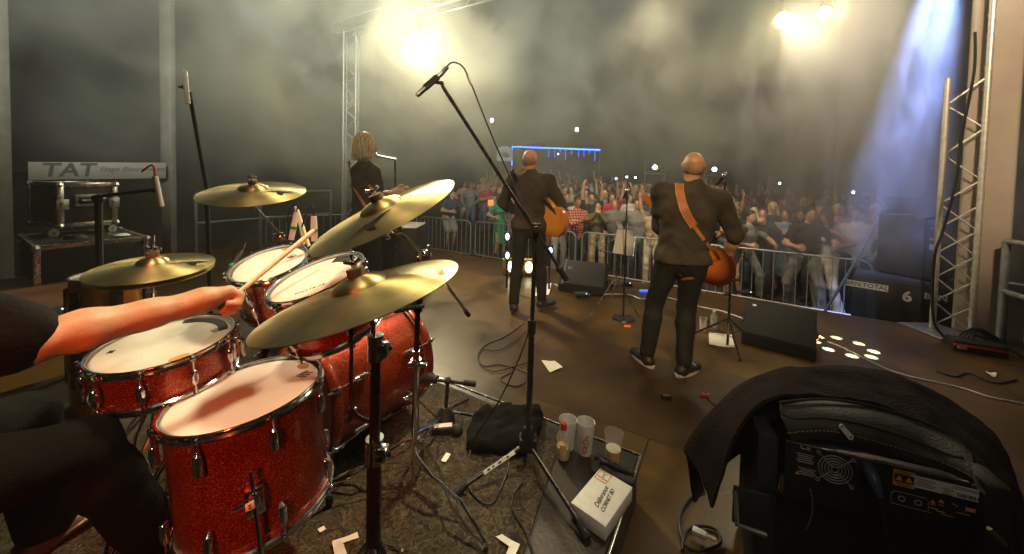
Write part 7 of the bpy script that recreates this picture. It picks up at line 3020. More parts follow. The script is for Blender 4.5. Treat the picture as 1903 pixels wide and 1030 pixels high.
fig = Fig(hip=(-1.37, 0.65, 0.84), lean=(0.10, 0.04), yaw=-0.5, hyaw=0.3, hpitch=-0.1, handR=(-0.862, 0.975, 1.14), handL=(-1.62, 1.0, 1.0),
          footR=(-1.12, 1.15, 0.32), footL=(-1.53, 1.2, 0.31), build=1.1, elbR=(0.5, -0.4, -1.2), elbL=(-1, -0.2, -0.5), kneeL=(0.1, 0.6, 1), kneeR=(0.1, 0.4, 1), palmR=(0.42, 1, 0.02),
          toeL=(0.2, 1, 0), toeR=(0.4, 1, 0))
I4 = Matrix.Identity(4)
t = thing('person', 'drummer in a black t-shirt at the left edge, bare forearm reaching over the snare drum', 'person', (-1.37, 0.6, RZ))
bm_ = drummer_body(fig)
bm_.build('body', [M['skin'], M['eye'], M['lip']], t, angle=180)
P_ = fig.torso(0.02, 0.03) + fig.arm(1, 0.022, 0.93) + fig.arm(-1, 0.022, 0.93)
v, f = sdf_mesh(P_, 0.014, 0.03, 0.02, 11)
MB().add(v, f).build('shirt', M['black_cloth'], t, angle=180)
fig.trousers(0.015, 0.016, g=0.01, flare=0.02).build('trousers', M['black_cloth'], t, angle=180)
fig.hair('short', 0.012).build('hair', M['hair_dark'], t, angle=180)
mb = MB()
v, f = sdf_mesh(fig.foot(-1, 0.01) + fig.foot(1, 0.01), 0.01, 0.015)
mb.add(v, f)
mb.build('shoes', mat('brown_shoe', (0.12, 0.05, 0.025), 0.5), t)
w = Vector(fig.haR)
d = Vector(fig.paR)
n_ = V3(0.25, 0, -1)
n_ = (n_ - d * n_.dot(d)).normalized()
g0 = w + d * 0.115 + n_ * 0.022 - SU * 0.015
tip = at_y(584, 428, 1.29)
sd_ = (tip - g0).normalized()
stk = MB()
stk.tube([g0 - sd_ * 0.04, g0, g0 + (tip - g0) * 0.5, tip - sd_ * 0.012, tip], [0.0068, 0.0068, 0.0078, 0.0084, 0.0068], 14)
stk.build('drumstick', M['stick'], base=g0, label='pale wooden drumstick in the drummer\'s fist reaching over the small rack tom', category='drumstick')
# throne
th_ = thing('drum_throne', 'round black drum stool under the drummer', 'stool', (-1.39, 0.55, RZ))
MB().lathe([(0.001, 0.76), (0.15, 0.76), (0.17, 0.74), (0.17, 0.68), (0.001, 0.68)], 32, 0, Matrix.Translation((-1.39, 0.55, 0))).build('seat', M['matte_black'], th_)
stand_pole(th_, V3(-1.39, 0.55, 0.35), V3(-1.39, 0.55, 0.68), 0.016, M['chrome'])
tripod(th_, V3(-1.39, 0.55, RZ), 0.55, 0.26, M['chrome'], a0=0.2)

# ------------------------------------------------------------------ the crowd
tops = {}
for nm, c in (('black', (0.02, 0.02, 0.022)), ('white', (0.62, 0.60, 0.56)), ('grey', (0.2, 0.2, 0.2)), ('dark blue', (0.03, 0.045, 0.1)), ('olive', (0.11, 0.10, 0.055)), ('red', (0.5, 0.035, 0.05)),
              ('beige', (0.42, 0.34, 0.22)), ('green', (0.02, 0.26, 0.15)), ('light blue', (0.22, 0.32, 0.42)), ('brown', (0.13, 0.07, 0.04)), ('charcoal', (0.05, 0.05, 0.055)), ('pink', (0.5, 0.22, 0.22))):
    tops[nm] = mat('fabric_' + nm.replace(' ', '_'), c, 0.85, var=0.2, scale=6, bump=0.4, bscale=30)
denim = {'blue jeans': mat('denim_blue', (0.08, 0.12, 0.2), 0.8, var=0.25), 'dark jeans': mat('denim_dark', (0.03, 0.035, 0.05), 0.8), 'grey jeans': mat('denim_grey', (0.2, 0.2, 0.19), 0.8, var=0.25),
         'white trousers': mat('white_trousers', (0.6, 0.56, 0.46), 0.8), 'black trousers': tops['black'], 'beige trousers': tops['beige'], 'pale shorts': mat('pale_shorts', (0.4, 0.42, 0.42), 0.8)}
skins = [M['skin_light'], M['skin_tan'], M['skin']]
hairs = {'brown': M['hair_brown'], 'dark': M['hair_dark'], 'grey': M['hair_grey'], 'blond': M['hair_blond']}


def plaid():
    m = mat('red_plaid', (0.5, 0.04, 0.03), 0.85)
    nt = m.node_tree
    N, L = nt.nodes, nt.links
    b = N["Principled BSDF"]
    tc = N.new('ShaderNodeTexCoord')
    mp = N.new('ShaderNodeMapping')
    mp.inputs['Location'].default_value = (0.01, 0.013, 0.01)
    L.new(tc.outputs['Object'], mp.inputs[0])
    sp = N.new('ShaderNodeSeparateXYZ')
    L.new(mp.outputs[0], sp.inputs[0])
    outs = []
    for ax in (0, 2):
        w = N.new('ShaderNodeMath')
        w.operation = 'MULTIPLY'
        w.inputs[1].default_value = 18
        L.new(sp.outputs[ax], w.inputs[0])
        f = N.new('ShaderNodeMath')
        f.operation = 'FRACT'
        L.new(w.outputs[0], f.inputs[0])
        g = N.new('ShaderNodeMath')
        g.operation = 'GREATER_THAN'
        g.inputs[1].default_value = 0.55
        L.new(f.outputs[0], g.inputs[0])
        outs.append(g)
    ad = N.new('ShaderNodeMath')
    ad.operation = 'ADD'
    L.new(outs[0].outputs[0], ad.inputs[0])
    L.new(outs[1].outputs[0], ad.inputs[1])
    hf = N.new('ShaderNodeMath')
    hf.operation = 'MULTIPLY'
    hf.inputs[1].default_value = 0.5
    L.new(ad.outputs[0], hf.inputs[0])
    cr = N.new('ShaderNodeValToRGB')
    cr.color_ramp.interpolation = 'CONSTANT'
    cr.color_ramp.elements[0].color = (0.55, 0.42, 0.35, 1)
    cr.color_ramp.elements[1].position = 0.3
    cr.color_ramp.elements[1].color = (0.5, 0.04, 0.03, 1)
    e = cr.color_ramp.elements.new(0.8)
    e.color = (0.09, 0.012, 0.012, 1)
    L.new(hf.outputs[0], cr.inputs[0])
    L.new(cr.outputs[0], b.inputs['Base Color'])
    return m


tops['plaid'] = plaid()


def template(key, fig, top, bottom, hair, shoes=True, h=0.024, flare=0.01):
    """one posed figure with its clothes, kept as the source for copies; first use takes the source itself"""
    t = thing('person', 'person in the crowd', 'person', (0, 0, 0))
    mb = fig.body(h)
    mb.build('body', [M['skin_light'], M['eye'], M['lip']], t, angle=180)
    fig.top(top, h, 0.014).build('top', tops['black'], t, angle=180)
    if bottom == 'skirt':
        fig.skirt(h=h).build('skirt', tops['black'], t, angle=180)
    elif bottom == 'shorts':
        fig.trousers(h, 0.012, 0.016, frac=0.85, flare=0.02).build('shorts', tops['black'], t, angle=180)
    else:
        fig.trousers(h, 0.014, 0.014, flare=flare).build('trousers', tops['black'], t, angle=180)
    if hair:
        fig.hair(hair, 0.018).build('hair', M['hair_brown'], t, angle=180)
    fig.shoes(0.018).build('shoes', M['shoe_black'], t, angle=180)
    t['_used'] = 0
    TEMPL[key] = t
    return t


TEMPL = {}
R_, F_ = False, True
template('stand_m', Fig(build=1.05, hyaw=0.2), 'tee', 'long', 'short')
template('stand_f', Fig(build=0.92, sexf=True, hyaw=-0.15, tilt=0.1), 'tee', 'long', 'long')
template('raise_r', Fig(build=1.0, handR=(0.27, 0.16, 1.98), elbR=(1, 0.2, 0), handL=(-0.22, 0.2, 1.1), shl=0.01), 'tee', 'long', 'short')
template('raise_l', Fig(build=0.92, sexf=True, handL=(-0.24, 0.2, 1.95), elbL=(-1, 0.2, 0), handR=(0.2, 0.25, 1.15)), 'tee', 'long', 'long')
template('raise_both', Fig(build=1.05, handR=(0.22, 0.2, 1.97), handL=(-0.2, 0.25, 1.94), elbR=(1, 0.1, 0), elbL=(-1, 0.1, 0)), 'tee', 'long', 'short')
template('raise_side', Fig(build=0.95, sexf=True, lean=(0.08, 0), handR=(0.45, 0.1, 1.85), handL=(0.1, 0.22, 1.2), elbR=(1, 0.1, -.3)), 'long', 'long', 'bob')
template('clap', Fig(build=1.05, handR=(0.05, 0.33, 1.3), handL=(-0.05, 0.33, 1.3), curl=0.15), 'long', 'long', 'short')
template('clap_f', Fig(build=0.9, sexf=True, handR=(0.05, 0.3, 1.35), handL=(-0.05, 0.3, 1.35), curl=0.15, hyaw=0.3), 'tee', 'skirt', 'long')
template('phone', Fig(build=0.95, sexf=True, handR=(0.06, 0.36, 1.52), handL=(-0.06, 0.34, 1.48)), 'long', 'long', 'bun')
template('mouth', Fig(build=0.95, sexf=True, handR=(0.045, 0.14, 1.52), handL=(-0.05, 0.14, 1.5), elbR=(1, 0.1, -1), elbL=(-1, 0.1, -1)), 'long', 'long', 'short')
template('lean_m', Fig(build=1.1, hip=(0, -0.12, 0.9), lean=(0, 0.35), handR=(0.22, 0.36, 1.12), handL=(-0.22, 0.36, 1.12), elbR=(1, -0.5, -0.5), elbL=(-1, -0.5, -0.5)), 'tee', 'shorts', 'short')
template('dance_m', Fig(build=1.05, hip=(0.04, 0, 0.88), lean=(-0.1, 0.02), yaw=0.5, handR=(0.1, 0.38, 1.1), handL=(-0.35, 0.32, 1.12), footL=(-0.22, 0.05, 0.09), footR=(0.2, -0.1, 0.09), kneeL=(-.5, 1, 0), kneeR=(.5, 1, 0)), 'tee', 'long', 'short')
template('dance_f', Fig(build=0.9, sexf=True, hip=(0.03, 0, 0.9), lean=(0.06, 0), yaw=-0.4, handR=(0.35, 0.2, 1.35), handL=(-0.3, 0.25, 1.2), footL=(-0.2, 0.05, 0.09), footR=(0.14, -0.05, 0.09)), 'tank', 'long', 'long', flare=0.03)
template('dress_f', Fig(build=0.9, sexf=True, lean=(0.03, 0), handR=(0.25, 0.22, 1.15), handL=(-0.12, 0.28, 1.3)), 'tee', 'skirt', 'long')
template('two_m', Fig(build=1.15, handR=(0.28, 0.05, 1.0), handL=(-0.25, 0.18, 1.05), hyaw=-0.3), 'long', 'long', 'short')
template('bald_m', Fig(build=1.15, handR=(0.1, 0.32, 1.25), handL=(-0.26, 0.1, 0.98), hyaw=0.2), 'tee', 'long', None)


def setmat(o, m):
    o.material_slots[0].link = 'OBJECT'
    o.material_slots[0].material = m


def put(key, loc, rz, sc_, label, top=None, bottom=None, hair=None, skin=None, group=None, shoes=None):
    src = TEMPL[key]
    if src['_used'] == 0:
        src['_used'] = 1
        r = src
        r.location = loc
        r.rotation_euler = (0, 0, rz)
        r.scale = (sc_,) * 3
        r['label'] = label
        if group:
            r['group'] = group
    else:
        r = dup(src, loc, rz, sc_, label, group)
    for ch in r.children:
        n = ch.name.split('.')[0]
        if n == 'top' and top:
            setmat(ch, tops[top])
        elif n in ('trousers', 'shorts') and bottom:
            setmat(ch, denim.get(bottom) or tops[bottom])
        elif n == 'skirt':
            setmat(ch, tops[bottom if bottom in tops else (top or 'black')])
        elif n == 'hair' and hair:
            setmat(ch, hairs[hair])
        elif n == 'body' and skin is not None:
            setmat(ch, skins[skin])
        elif n == 'shoes' and shoes:
            setmat(ch, shoes)
    return r


def behind(px, off):
    """ground point on the sight line through photo column px, off metres beyond the barriers"""
    k = (px - CW / 2) / CF
    best = None
    for a, b in BSEG:
        u = (b - a).normalized()
        n = V3(-u.y, u.x, 0)
        if n.y < 0:
            n = -n
        a2, b2 = a + n * off, b + n * off
        # point t on segment with x = k*y
        den = (b2.x - a2.x) - k * (b2.y - a2.y)
        t = (k * a2.y - a2.x) / den
        if -0.12 <= t <= 1.12:
            p = a2 + (b2 - a2) * t
            if best is None or abs(t - 0.5) < best[0]:
                best = (abs(t - 0.5), p)
    return best[1] if best else None


def stage_face(p, j=0.0):
    """rotation that makes a figure at p look at the players"""
    d = V3(0.9, 3.2, 0) - p
    return math.atan2(-d.x, d.y) + j


GRP = 'people in the front row of the crowd'
front = [
    # px, off, template, scale, turn, top, bottom, hair, skin, label
    (838, 0.35, 'lean_m', 1.0, 0.4, 'dark blue', 'pale shorts', 'dark', 0, 'man in dark top and pale shorts leaning on the barrier at the left, alone'),
    (930, 0.40, 'dress_f', 0.95, 0.3, 'green', 'green', 'dark', 0, 'woman in a short green dress at the barrier left of the taller guitarist'),
    (1040, 0.35, 'stand_m', 0.98, 0.2, 'dark blue', 'pale shorts', 'brown', 0, 'person in dark top and pale shorts half hidden by the orange guitar'),
    (1074, 0.30, 'clap', 1.0, 0.5, 'plaid', 'dark jeans', 'brown', 1, 'man in a red checked shirt at the barrier with a hand to his face'),
    (1112, 0.32, 'mouth', 0.96, 0.0, 'olive', 'beige trousers', 'dark', 0, 'woman in sunglasses and olive jacket, both hands at her mouth'),
    (1143, 0.9, 'two_m', 0.97, 0.3, 'grey', 'dark jeans', 'grey', 0, 'laughing person in a grey top just left of the music sheet'),
    (1100, 1.2, 'raise_both', 1.03, 0.1, 'black', 'dark jeans', 'brown', 0, 'man in black t-shirt with both arms raised high above the checked shirt'),
    (1137, 1.5, 'raise_l', 1.03, 0.2, 'red', 'dark jeans', 'brown', 0, 'person in a bright red top with one arm raised'),
    (1187, 0.35, 'two_m', 1.04, 0.1, 'grey', 'dark jeans', 'brown', 0, 'man in an open grey shirt standing right behind the music stand'),
    (1216, 0.35, 'raise_r', 0.97, -0.1, 'beige', 'white trousers', 'brown', 0, 'person in a cream t-shirt and pale trousers making a sign with a raised arm'),
    (1372, 0.35, 'clap_f', 0.95, -0.5, 'black', 'black', 'brown', 0, 'woman in a short black dress bending beside the bald guitarist\'s elbow'),
    (1394, 0.55, 'dance_m', 0.98, 0.5, 'grey', 'grey jeans', 'dark', 0, 'man in grey clothes pointing to the right behind the woman in the black dress'),
    (1462, 1.3, 'clap_f', 0.97, -0.3, 'light blue', 'light blue', 'brown', 0, 'woman in a light top and denim skirt clapping in the second row at the right'),
    (1505, 0.30, 'dance_m', 1.06, 0.15, 'black', 'grey jeans', 'dark', 0, 'man in a black t-shirt and grey jeans dancing against the barrier'),
    (1547, 0.40, 'dance_f', 1.02, -0.2, 'white', 'white trousers', 'brown', 1, 'woman in a white sleeveless top and white trousers seen at the right of the dancer'),
    (1597, 0.55, 'two_m', 1.05, 0.2, 'white', 'dark jeans', 'dark', 0, 'man in a white shirt standing in the blue light beam'),
    (1420, 0.9, 'phone', 0.98, 0.1, 'charcoal', 'dark jeans', 'brown', 0, 'woman in a charcoal top holding up her phone right of the man in grey'),
    (1525, 1.1, 'bald_m', 1.04, -0.1, 'black', 'dark jeans', 'dark', 1, 'bald man in black between the dancer and the woman in white'),
]
used = []
for (px, off, key, s_, tn, tp_, bt_c, hr, sk, lb_) in front:
    p = behind(px, off)
    if p is None:
        continue
    p = V3(p.x, p.y, gz(p.y))
    used.append((p.x, p.y))
    put(key, p, stage_face(p, tn), s_ * 1.06, lb_, tp_, bt_c, hr, sk, GRP, M['shoe_white'] if off < 0.5 and 'white' in bt_c else M['shoe_black'])

rr_ = random.Random(21)
keys = ['raise_side', 'raise_r', 'stand_m', 'stand_f', 'raise_r', 'raise_l', 'raise_both', 'clap', 'phone', 'two_m', 'bald_m', 'dance_m', 'mouth', 'stand_f', 'two_m', 'stand_m', 'bald_m', 'raise_side']
pose_words = {'stand_m': 'short haired person standing', 'stand_f': 'long haired woman standing', 'raise_r': 'short haired person with one raised arm', 'raise_l': 'long haired woman with one raised arm',
              'raise_both': 'person with both arms raised', 'clap': 'short haired person clapping', 'phone': 'woman with a hair bun, hands up', 'two_m': 'broad short haired person standing',
              'bald_m': 'bald person', 'dance_m': 'short haired person dancing', 'mouth': 'person, hands at mouth', 'raise_side': 'woman in long sleeves waving one arm', 'dance_f': 'long haired woman dancing'}
ordn = ['second', 'third', 'fourth', 'fifth', 'sixth', 'seventh', 'eighth', 'ninth', 'tenth', 'eleventh', 'twelfth']
num = ['first', 'second', 'third', 'fourth', 'fifth', 'sixth', 'seventh', 'eighth', 'ninth', 'tenth', 'eleventh', 'twelfth', 'thirteenth', 'fourteenth', 'fifteenth', 'sixteenth', 'seventeenth', 'eighteenth', 'nineteenth', 'twentieth']
BL_, BR_ = V3(-0.9, 10.6, 0), V3(6.1, 6.1, 0)
bu = (BR_ - BL_).normalized()
bn_ = V3(-bu.y, bu.x, 0)
if bn_.y < 0:
    bn_ = -bn_
for row in range(10):
    off = 1.35 + 0.78 * row + (0.25 * (row > 5)) * (row - 5)
    s0 = -3.0 - 0.25 * row if row > 1 else -0.4
    s = s0 + rr_.uniform(0, .4)
    k = 0
    while s < 9.4 + 0.55 * row:
        p = BL_ + bu * s + bn_ * (off + rr_.uniform(-0.22, 0.22))
        s += rr_.uniform(0.5, 0.78) * (1 + 0.04 * row)
        px = CW / 2 + CF * p.x / p.y
        if px > 1640 or px < 700:
            continue
        if px < 900 and rr_.random() < 0.4:
            continue
        if any((p.x - a) ** 2 + (p.y - b) ** 2 < 0.2 for a, b in used):
            continue
        used.append((p.x, p.y))
        key = rr_.choice(keys)
        tc_ = rr_.choice(['black', 'black', 'grey', 'white', 'dark blue', 'olive', 'brown', 'charcoal', 'beige', 'light blue', 'black', 'charcoal', 'pink', 'red' if rr_.random() < .3 else 'grey'])
        hr = rr_.choice(['brown', 'dark', 'brown', 'grey', 'blond'])
        lb_ = '%s, %s top, %s from left, %s crowd row' % (pose_words[key], tc_, num[min(k, 19)], ordn[row])
        k += 1
        put(key, V3(p.x, p.y, gz(p.y)), stage_face(p, rr_.uniform(-0.5, 0.5)), rr_.uniform(0.97, 1.12), lb_, tc_, rr_.choice(['dark jeans', 'blue jeans', 'black trousers', 'grey jeans']), hr, rr_.randrange(3), 'people standing in the crowd')
for key, t in list(TEMPL.items()):
    if t['_used'] == 0:
        for ch in list(t.children):
            bpy.data.objects.remove(ch)
        bpy.data.objects.remove(t)
    else:
        del t['_used']
for o in list(bpy.data.objects):
    if '_used' in o.keys():
        del o['_used']

# sunglasses of the woman in olive
p = behind(1112, 0.32)
p = V3(p.x, p.y, gz(p.y))
rz_ = stage_face(p, 0.0)
Fk = rotz(rz_, p)
mb = MB()
for q in (-1, 1):
    mb.ball((0.03 * q, 0.12, 1.612), (0.026, 0.012, 0.018), 10, 0, Fk)
mb.tube([(-0.075, 0.02, 1.615), (-0.06, 0.11, 1.617), (0.06, 0.11, 1.617), (0.075, 0.02, 1.615)], 0.004, 5, 0, M=Fk)
mb.build('sunglasses', M['matte_black'], base=p + V3(0, 0, 1.5), label='dark sunglasses on the woman in the olive jacket', category='sunglasses')
# phones and small lights held up over the crowd
for (px, py, Y_, lb_) in ((1145, 333, 15, 'glowing phone held up left of three above the red top'), (1165, 330, 15.5, 'glowing phone held up, middle of three left of the flood lamp'), (1181, 331, 16, 'glowing phone held up nearest to the left flood lamp'),
                          (1449, 342, 12, 'glowing phone held up above the crowd right of the bald guitarist'), (1586, 359, 9.5, 'glowing phone at the left border of the blue beam'), (1037, 287, 20, 'small white light under the blue tent edge')):
    p = at_y(px, py, Y_)
    t = thing('phone', lb_, 'phone', p, 'phones shining in the crowd')
    MB().box(p + V3(0, 0.012, -0.03), (0.075, 0.01, 0.15), None, 0.004).build('phone_body', M['panel_black'], t)
    MB().ball(p + V3(0, 0.002, 0.02), (0.045, 0.01, 0.04), 8).build('phone_lamp', M['phone_light'], t)
# small orange cup held up by the woman in green
p = at_y(912, 377, 10.3)
MB().box(p, (0.16, 0.03, 0.17), None, 0.008).build('phone_screen', emis('orange_screen', (1.0, 0.4, 0.08), 0.9), base=p, label='orange glowing phone screen held up left of the green dress', category='phone')

# ------------------------------------------------------------------ covered rack in the right foreground
TLp, TRp = V3(0.984, 1.288, 0.604), V3(1.424, 1.12, 0.60)
wdir = (TRp - TLp)
wdir.z = 0
wdir.normalize()
back = V3(-wdir.y, wdir.x, 0)          # away from the camera
rc = (TLp + TRp) / 2
Rk = Matrix(((wdir.x, back.x, 0, rc.x), (wdir.y, back.y, 0, rc.y), (0, 0, 1, 0), (0, 0, 0, 1)))
PW = (TRp - TLp).length
rack = thing('equipment_rack', 'black padded rack bag with an open flap showing the rear of an amplifier', 'rack', Rk @ Vector((0, 0, 0)))
mb = MB()
mb.box((0, 0.17, 0.31), (PW + 0.14, 0.28, 0.6), Rk, 0.03, seg=3)
mb.build('padded_case', M['panel_black'], rack)
# bag walls framing the panel
for s in (-1, 1):
    MB().box((s * (PW / 2 + 0.055), 0.02, 0.31), (0.07, 0.12, 0.62), Rk, 0.02).build('side_padding', M['matte_black'], rack)
# amplifier unit
TXr = Matrix.Rotation(PI / 2, 4, 'X')
amp = thing('amplifier', 'black amplifier rear panel with fan, orange warning print and white rating plate', 'amplifier', Rk @ Vector((0, 0, 0.5)))
mb = MB()
mb.box((0, 0.0, 0.5), (PW, 0.04, 0.2), Rk, 0.004)
mb.build('rear_panel', mat('amp_panel', (0.013, 0.013, 0.015), 0.4, var=0.2, bump=0.1, bscale=300), amp)
MB().box((0, -0.022, 0.603), (PW, 0.004, 0.004), Rk, 0).build('top_lip', M['dull_metal'], amp)
yf = -0.0205


def on_panel(x, z):
    return Rk @ Matrix.Translation((x, yf, z)) @ TXr


def px_panel(px, py):
    """panel coordinates of a photo point"""
    o = Vector((0, 0, CZ))
    d = at_y(px, py, 1.0) - o
    n = -back
    p0 = Rk @ Vector((0, yf, 0.5))
    t = (p0 - o).dot(n) / d.dot(n)
    q = Rk.inverted() @ (o + d * t)
    return q.x, q.z


def onp(px, py):
    x, z = px_panel(px, py)
    return on_panel(x, z)


mb = MB()
Ff = onp(1551, 872)
for r_ in (0.010, 0.019, 0.028, 0.037, 0.046):
    mb.ring(r_, 0.0022, 40, 6, 0, Ff, 0.003)
for a in (0.78, 2.36, 3.93, 5.5):
    c, s = math.cos(a), math.sin(a)
    mb.tube([(0.008 * c, 0.008 * s, 0.002), (0.062 * c, 0.062 * s, 0.002)], 0.0022, 6, 0, M=Ff)
    mb.ring(0.005, 0.0022, 12, 6, 0, Ff @ Matrix.Translation((0.066 * c, 0.066 * s, 0)), 0.003)
mb.build('fan_guard', M['galv'], amp)
mb = MB()
v, f = text_geo('CE', 0.024, 0, 0.0005, 0.0004, 1.1)
mb.add(v, f, 0, onp(1497, 832))
for i in range(5):
    mb.box((0, -i * 0.007, 0), (0.05 - 0.006 * (i % 3), 0.002, 0.0006), onp(1497, 845), 0)
for i in range(4):
    mb.box((0, -i * 0.007, 0), (0.05 - 0.01 * (i % 2), 0.002, 0.0006), onp(1500, 872), 0)
mb.build('white_print', mat('grey_print', (0.5, 0.48, 0.44), 0.6), amp)
mb = MB()
Fw = onp(1680, 890)


def tri(mb, x, y, s, Fm, m=0):
    mb.add([(x - s, y - s * .8, 0.0012), (x + s, y - s * .8, 0.0012), (x, y + s * .9, 0.0012)], [[0, 1, 2]], m, Fm)


mb.box((0, 0, 0.0003), (0.054, 0.052, 0.0008), Fw, 0)
mb.build('warning_plate', mat('orange_plate', (0.70, 0.27, 0.05), 0.6), amp)
mb = MB()
mb.box((0, 0, 0.0008), (0.048, 0.026, 0.0006), Fw, 0)
for i in range(2):
    mb.box((0, 0.017 + 0.005 * i, 0.0008), (0.04 - 0.008 * i, 0.0016, 0.0006), Fw, 0)
for i in range(2):
    mb.box((0, -0.017 - 0.005 * i, 0.0008), (0.042 - 0.01 * i, 0.0016, 0.0006), Fw, 0)
mb.build('warning_print', M['print'], amp)
mb = MB()
tri(mb, -0.012, 0, 0.010, Fw)
tri(mb, 0.012, 0, 0.010, Fw)
for px, py in ((1733, 932), (1749, 931), (1482, 878)):
    tri(mb, 0, 0, 0.007, onp(px, py))
for px, py, w_, h_ in ((1733, 938, 0.012, 0.002), (1749, 939, 0.014, 0.002), (1735, 945, 0.02, 0.003), (1722, 951, 0.016, 0.002), (1748, 951, 0.02, 0.003), (1803, 948, 0.022, 0.012), (1772, 937, 0.006, 0.003), (1778, 941, 0.005, 0.003), (1610, 853, 0.04, 0.010), (1790, 955, 0.03, 0.002), (1760, 958, 0.03, 0.002)):
    mb.box((0, 0, 0.0006), (w_, h_, 0.0008), onp(px, py), 0.0003)
mb.build('orange_symbols', mat('orange_print2', (0.75, 0.36, 0.08), 0.6), amp)
mb = MB()
Fp_ = onp(1757, 908)
mb.box((0, 0, 0.0003), (0.165, 0.038, 0.0008), Fp_, 0)
mb.build('rating_plate', M['paper'], amp)
mb = MB()
rx = random.Random(5)
x = 0.028
while x < 0.076:
    w_ = rx.uniform(0.0006, 0.0022)
    mb.box((x, -0.010, 0.001), (w_, 0.012, 0.0006), Fp_, 0)
    x += w_ + rx.uniform(0.0006, 0.0018)
for i in range(5):
    mb.box((-0.05 + 0.004 * (i % 2), 0.012 - i * 0.0055, 0.001), (0.05 - 0.008 * (i % 3), 0.0016, 0.0006), Fp_, 0)
    mb.box((0.004 + 0.003 * (i % 2), 0.0 - i * 0.0045, 0.001), (0.028 - 0.006 * (i % 3), 0.0014, 0.0006), Fp_, 0)
for i in range(2):
    mb.box((0.045, 0.013 - i * 0.005, 0.001), (0.06, 0.0016, 0.0006), Fp_, 0)
mb.build('plate_print', M['print'], amp)
mb = MB()
Fo = onp(1690, 930)
mb.tube([Fo @ Vector((x_, y_, 0.001)) for x_, y_ in ((-0.045, -0.022), (-0.045, 0.012), (-0.037, 0.02), (0.037, 0.02), (0.045, 0.012), (0.045, -0.022))], 0.0009, 5, 0, closed=True)
for i in range(2):
    mb.ring(0.008, 0.0016, 16, 6, 0, Fo @ Matrix.Translation((-0.02 + 0.04 * i, 0.0, 0.0)), 0.002)
mb.build('outline_print', mat('grey_print2', (0.4, 0.38, 0.35), 0.6), amp)
# mains inlet and plug
Fi = onp(1610, 872)
mb = MB()
mb.box((0, 0, 0.002), (0.062, 0.062, 0.004), Fi, 0.002)
mb.build('mains_inlet', M['matte_black'], amp)
pl_ = thing('mains_cable', 'thick dark mains plug and cable hanging from the amplifier panel', 'cable', Fi @ Vector((0, 0, 0.02)))
mb = MB()
q = [Fi @ Vector((0, 0.008, 0.004)), Fi @ Vector((0, 0.004, 0.03)), Fi @ Vector((0.005, -0.02, 0.05)), Fi @ Vector((0.012, -0.045, 0.055))]
mb.tube(spline(q, 4), [0.019, 0.019, 0.0185, 0.018, 0.018, 0.0175, 0.017, 0.015, 0.013, 0.012, 0.011, 0.010, 0.009], 14)
mb.build('plug', mat('plug_rubber', (0.05, 0.065, 0.11), 0.3), pl_)
mb = MB()
e = q[-1]
mb.tube(spline([e, e + V3(0.01, -0.01, -0.08), e + V3(0.022, -0.02, -0.2), e + V3(0.03, 0.0, -0.4), e + V3(0.06, 0.05, -0.56)], 6), 0.006, 8)
mb.build('lead', M['cable'], pl_)
mb = MB()
Fz = onp(1503, 905)
mb.tube(spline([Fz @ Vector((0, 0.0, 0.01)), Fz @ Vector((0.006, -0.03, 0.016)), Fz @ Vector((0.006, -0.08, 0.018)), Fz @ Vector((-0.004, -0.14, 0.012))], 5), 0.0025, 6)
mb.build('thin_lead', M['cable_white'] if False else M['dull_metal'], base=Fz @ Vector((0, 0, 0.01)), label='thin grey lead hanging down the left of the amplifier panel', category='cable')


def surf(rows_px, k=6, thick=0.006, wr=0.0, seed=0.0):
    """smooth sheet through rows of (px, py, Y) control points"""
    rows = [spline([at_y(*c) for c in r], k) for r in rows_px]
    n = len(rows[0])
    cols = [spline([r[j] for r in rows], k) for j in range(n)]
    out = [[cols[j][i] for j in range(n)] for i in range(len(cols[0]))]
    if wr:
        for i, r in enumerate(out):
            for j, p in enumerate(r):
                q = np.array([[p.x, p.y, p.z]])
                w = vnoise(q, 9 + seed, 4)[0] + 0.5 * vnoise(q, 22, 6)[0]
                r[j] = p + V3(0.3, -0.5, 0.8) * wr * w
    return MB().grid(out, thick)


flap = surf([
    [(1449, 756, 1.30), (1520, 748, 1.33), (1600, 757, 1.30), (1690, 782, 1.26), (1760, 810, 1.20), (1802, 846, 1.14)],
    [(1453, 778, 1.26), (1530, 772, 1.27), (1610, 784, 1.24), (1700, 812, 1.20), (1765, 840, 1.15), (1806, 868, 1.10)],
    [(1462, 800, 1.25), (1535, 797, 1.24), (1612, 812, 1.21), (1700, 838, 1.17), (1765, 862, 1.12), (1808, 885, 1.08)],
    [(1470, 815, 1.26), (1535, 814, 1.25), (1612, 832, 1.22), (1700, 856, 1.17), (1765, 876, 1.13), (1810, 896, 1.09)]], 6, 0.008, 0.006)
flap.build('front_flap', mat('flap_nylon', (0.035, 0.032, 0.028), 0.5, var=0.3, bump=0.3, bscale=120, scale=10), rack)
mb = MB()
sp_ = spline([at_y(*c) for c in ((1460, 805, 1.243), (1535, 801, 1.230), (1612, 817, 1.2), (1700, 843, 1.158), (1765, 866, 1.11), (1808, 888, 1.07))], 22)
for i in range(0, len(sp_) - 1, 2):
    mb.tube([sp_[i] + V3(0, -0.003, 0.002), sp_[i + 1] + V3(0, -0.003, 0.002)], 0.0010, 4)
mb.build('flap_stitching', mat('orange_thread', (0.55, 0.30, 0.12), 0.7), rack)
mb = MB()
for pts in (((1452, 752, 1.29), (1455, 770, 1.265), (1480, 778, 1.255), (1530, 777, 1.255), (1600, 788, 1.225), (1690, 815, 1.185), (1762, 845, 1.135), (1790, 850, 1.12)), ((1448, 748, 1.30), (1520, 742, 1.32), (1600, 750, 1.30), (1690, 775, 1.26), (1762, 804, 1.2), (1800, 838, 1.15))):
    mb.tube(spline([at_y(*c) for c in pts], 6), 0.0042, 8)
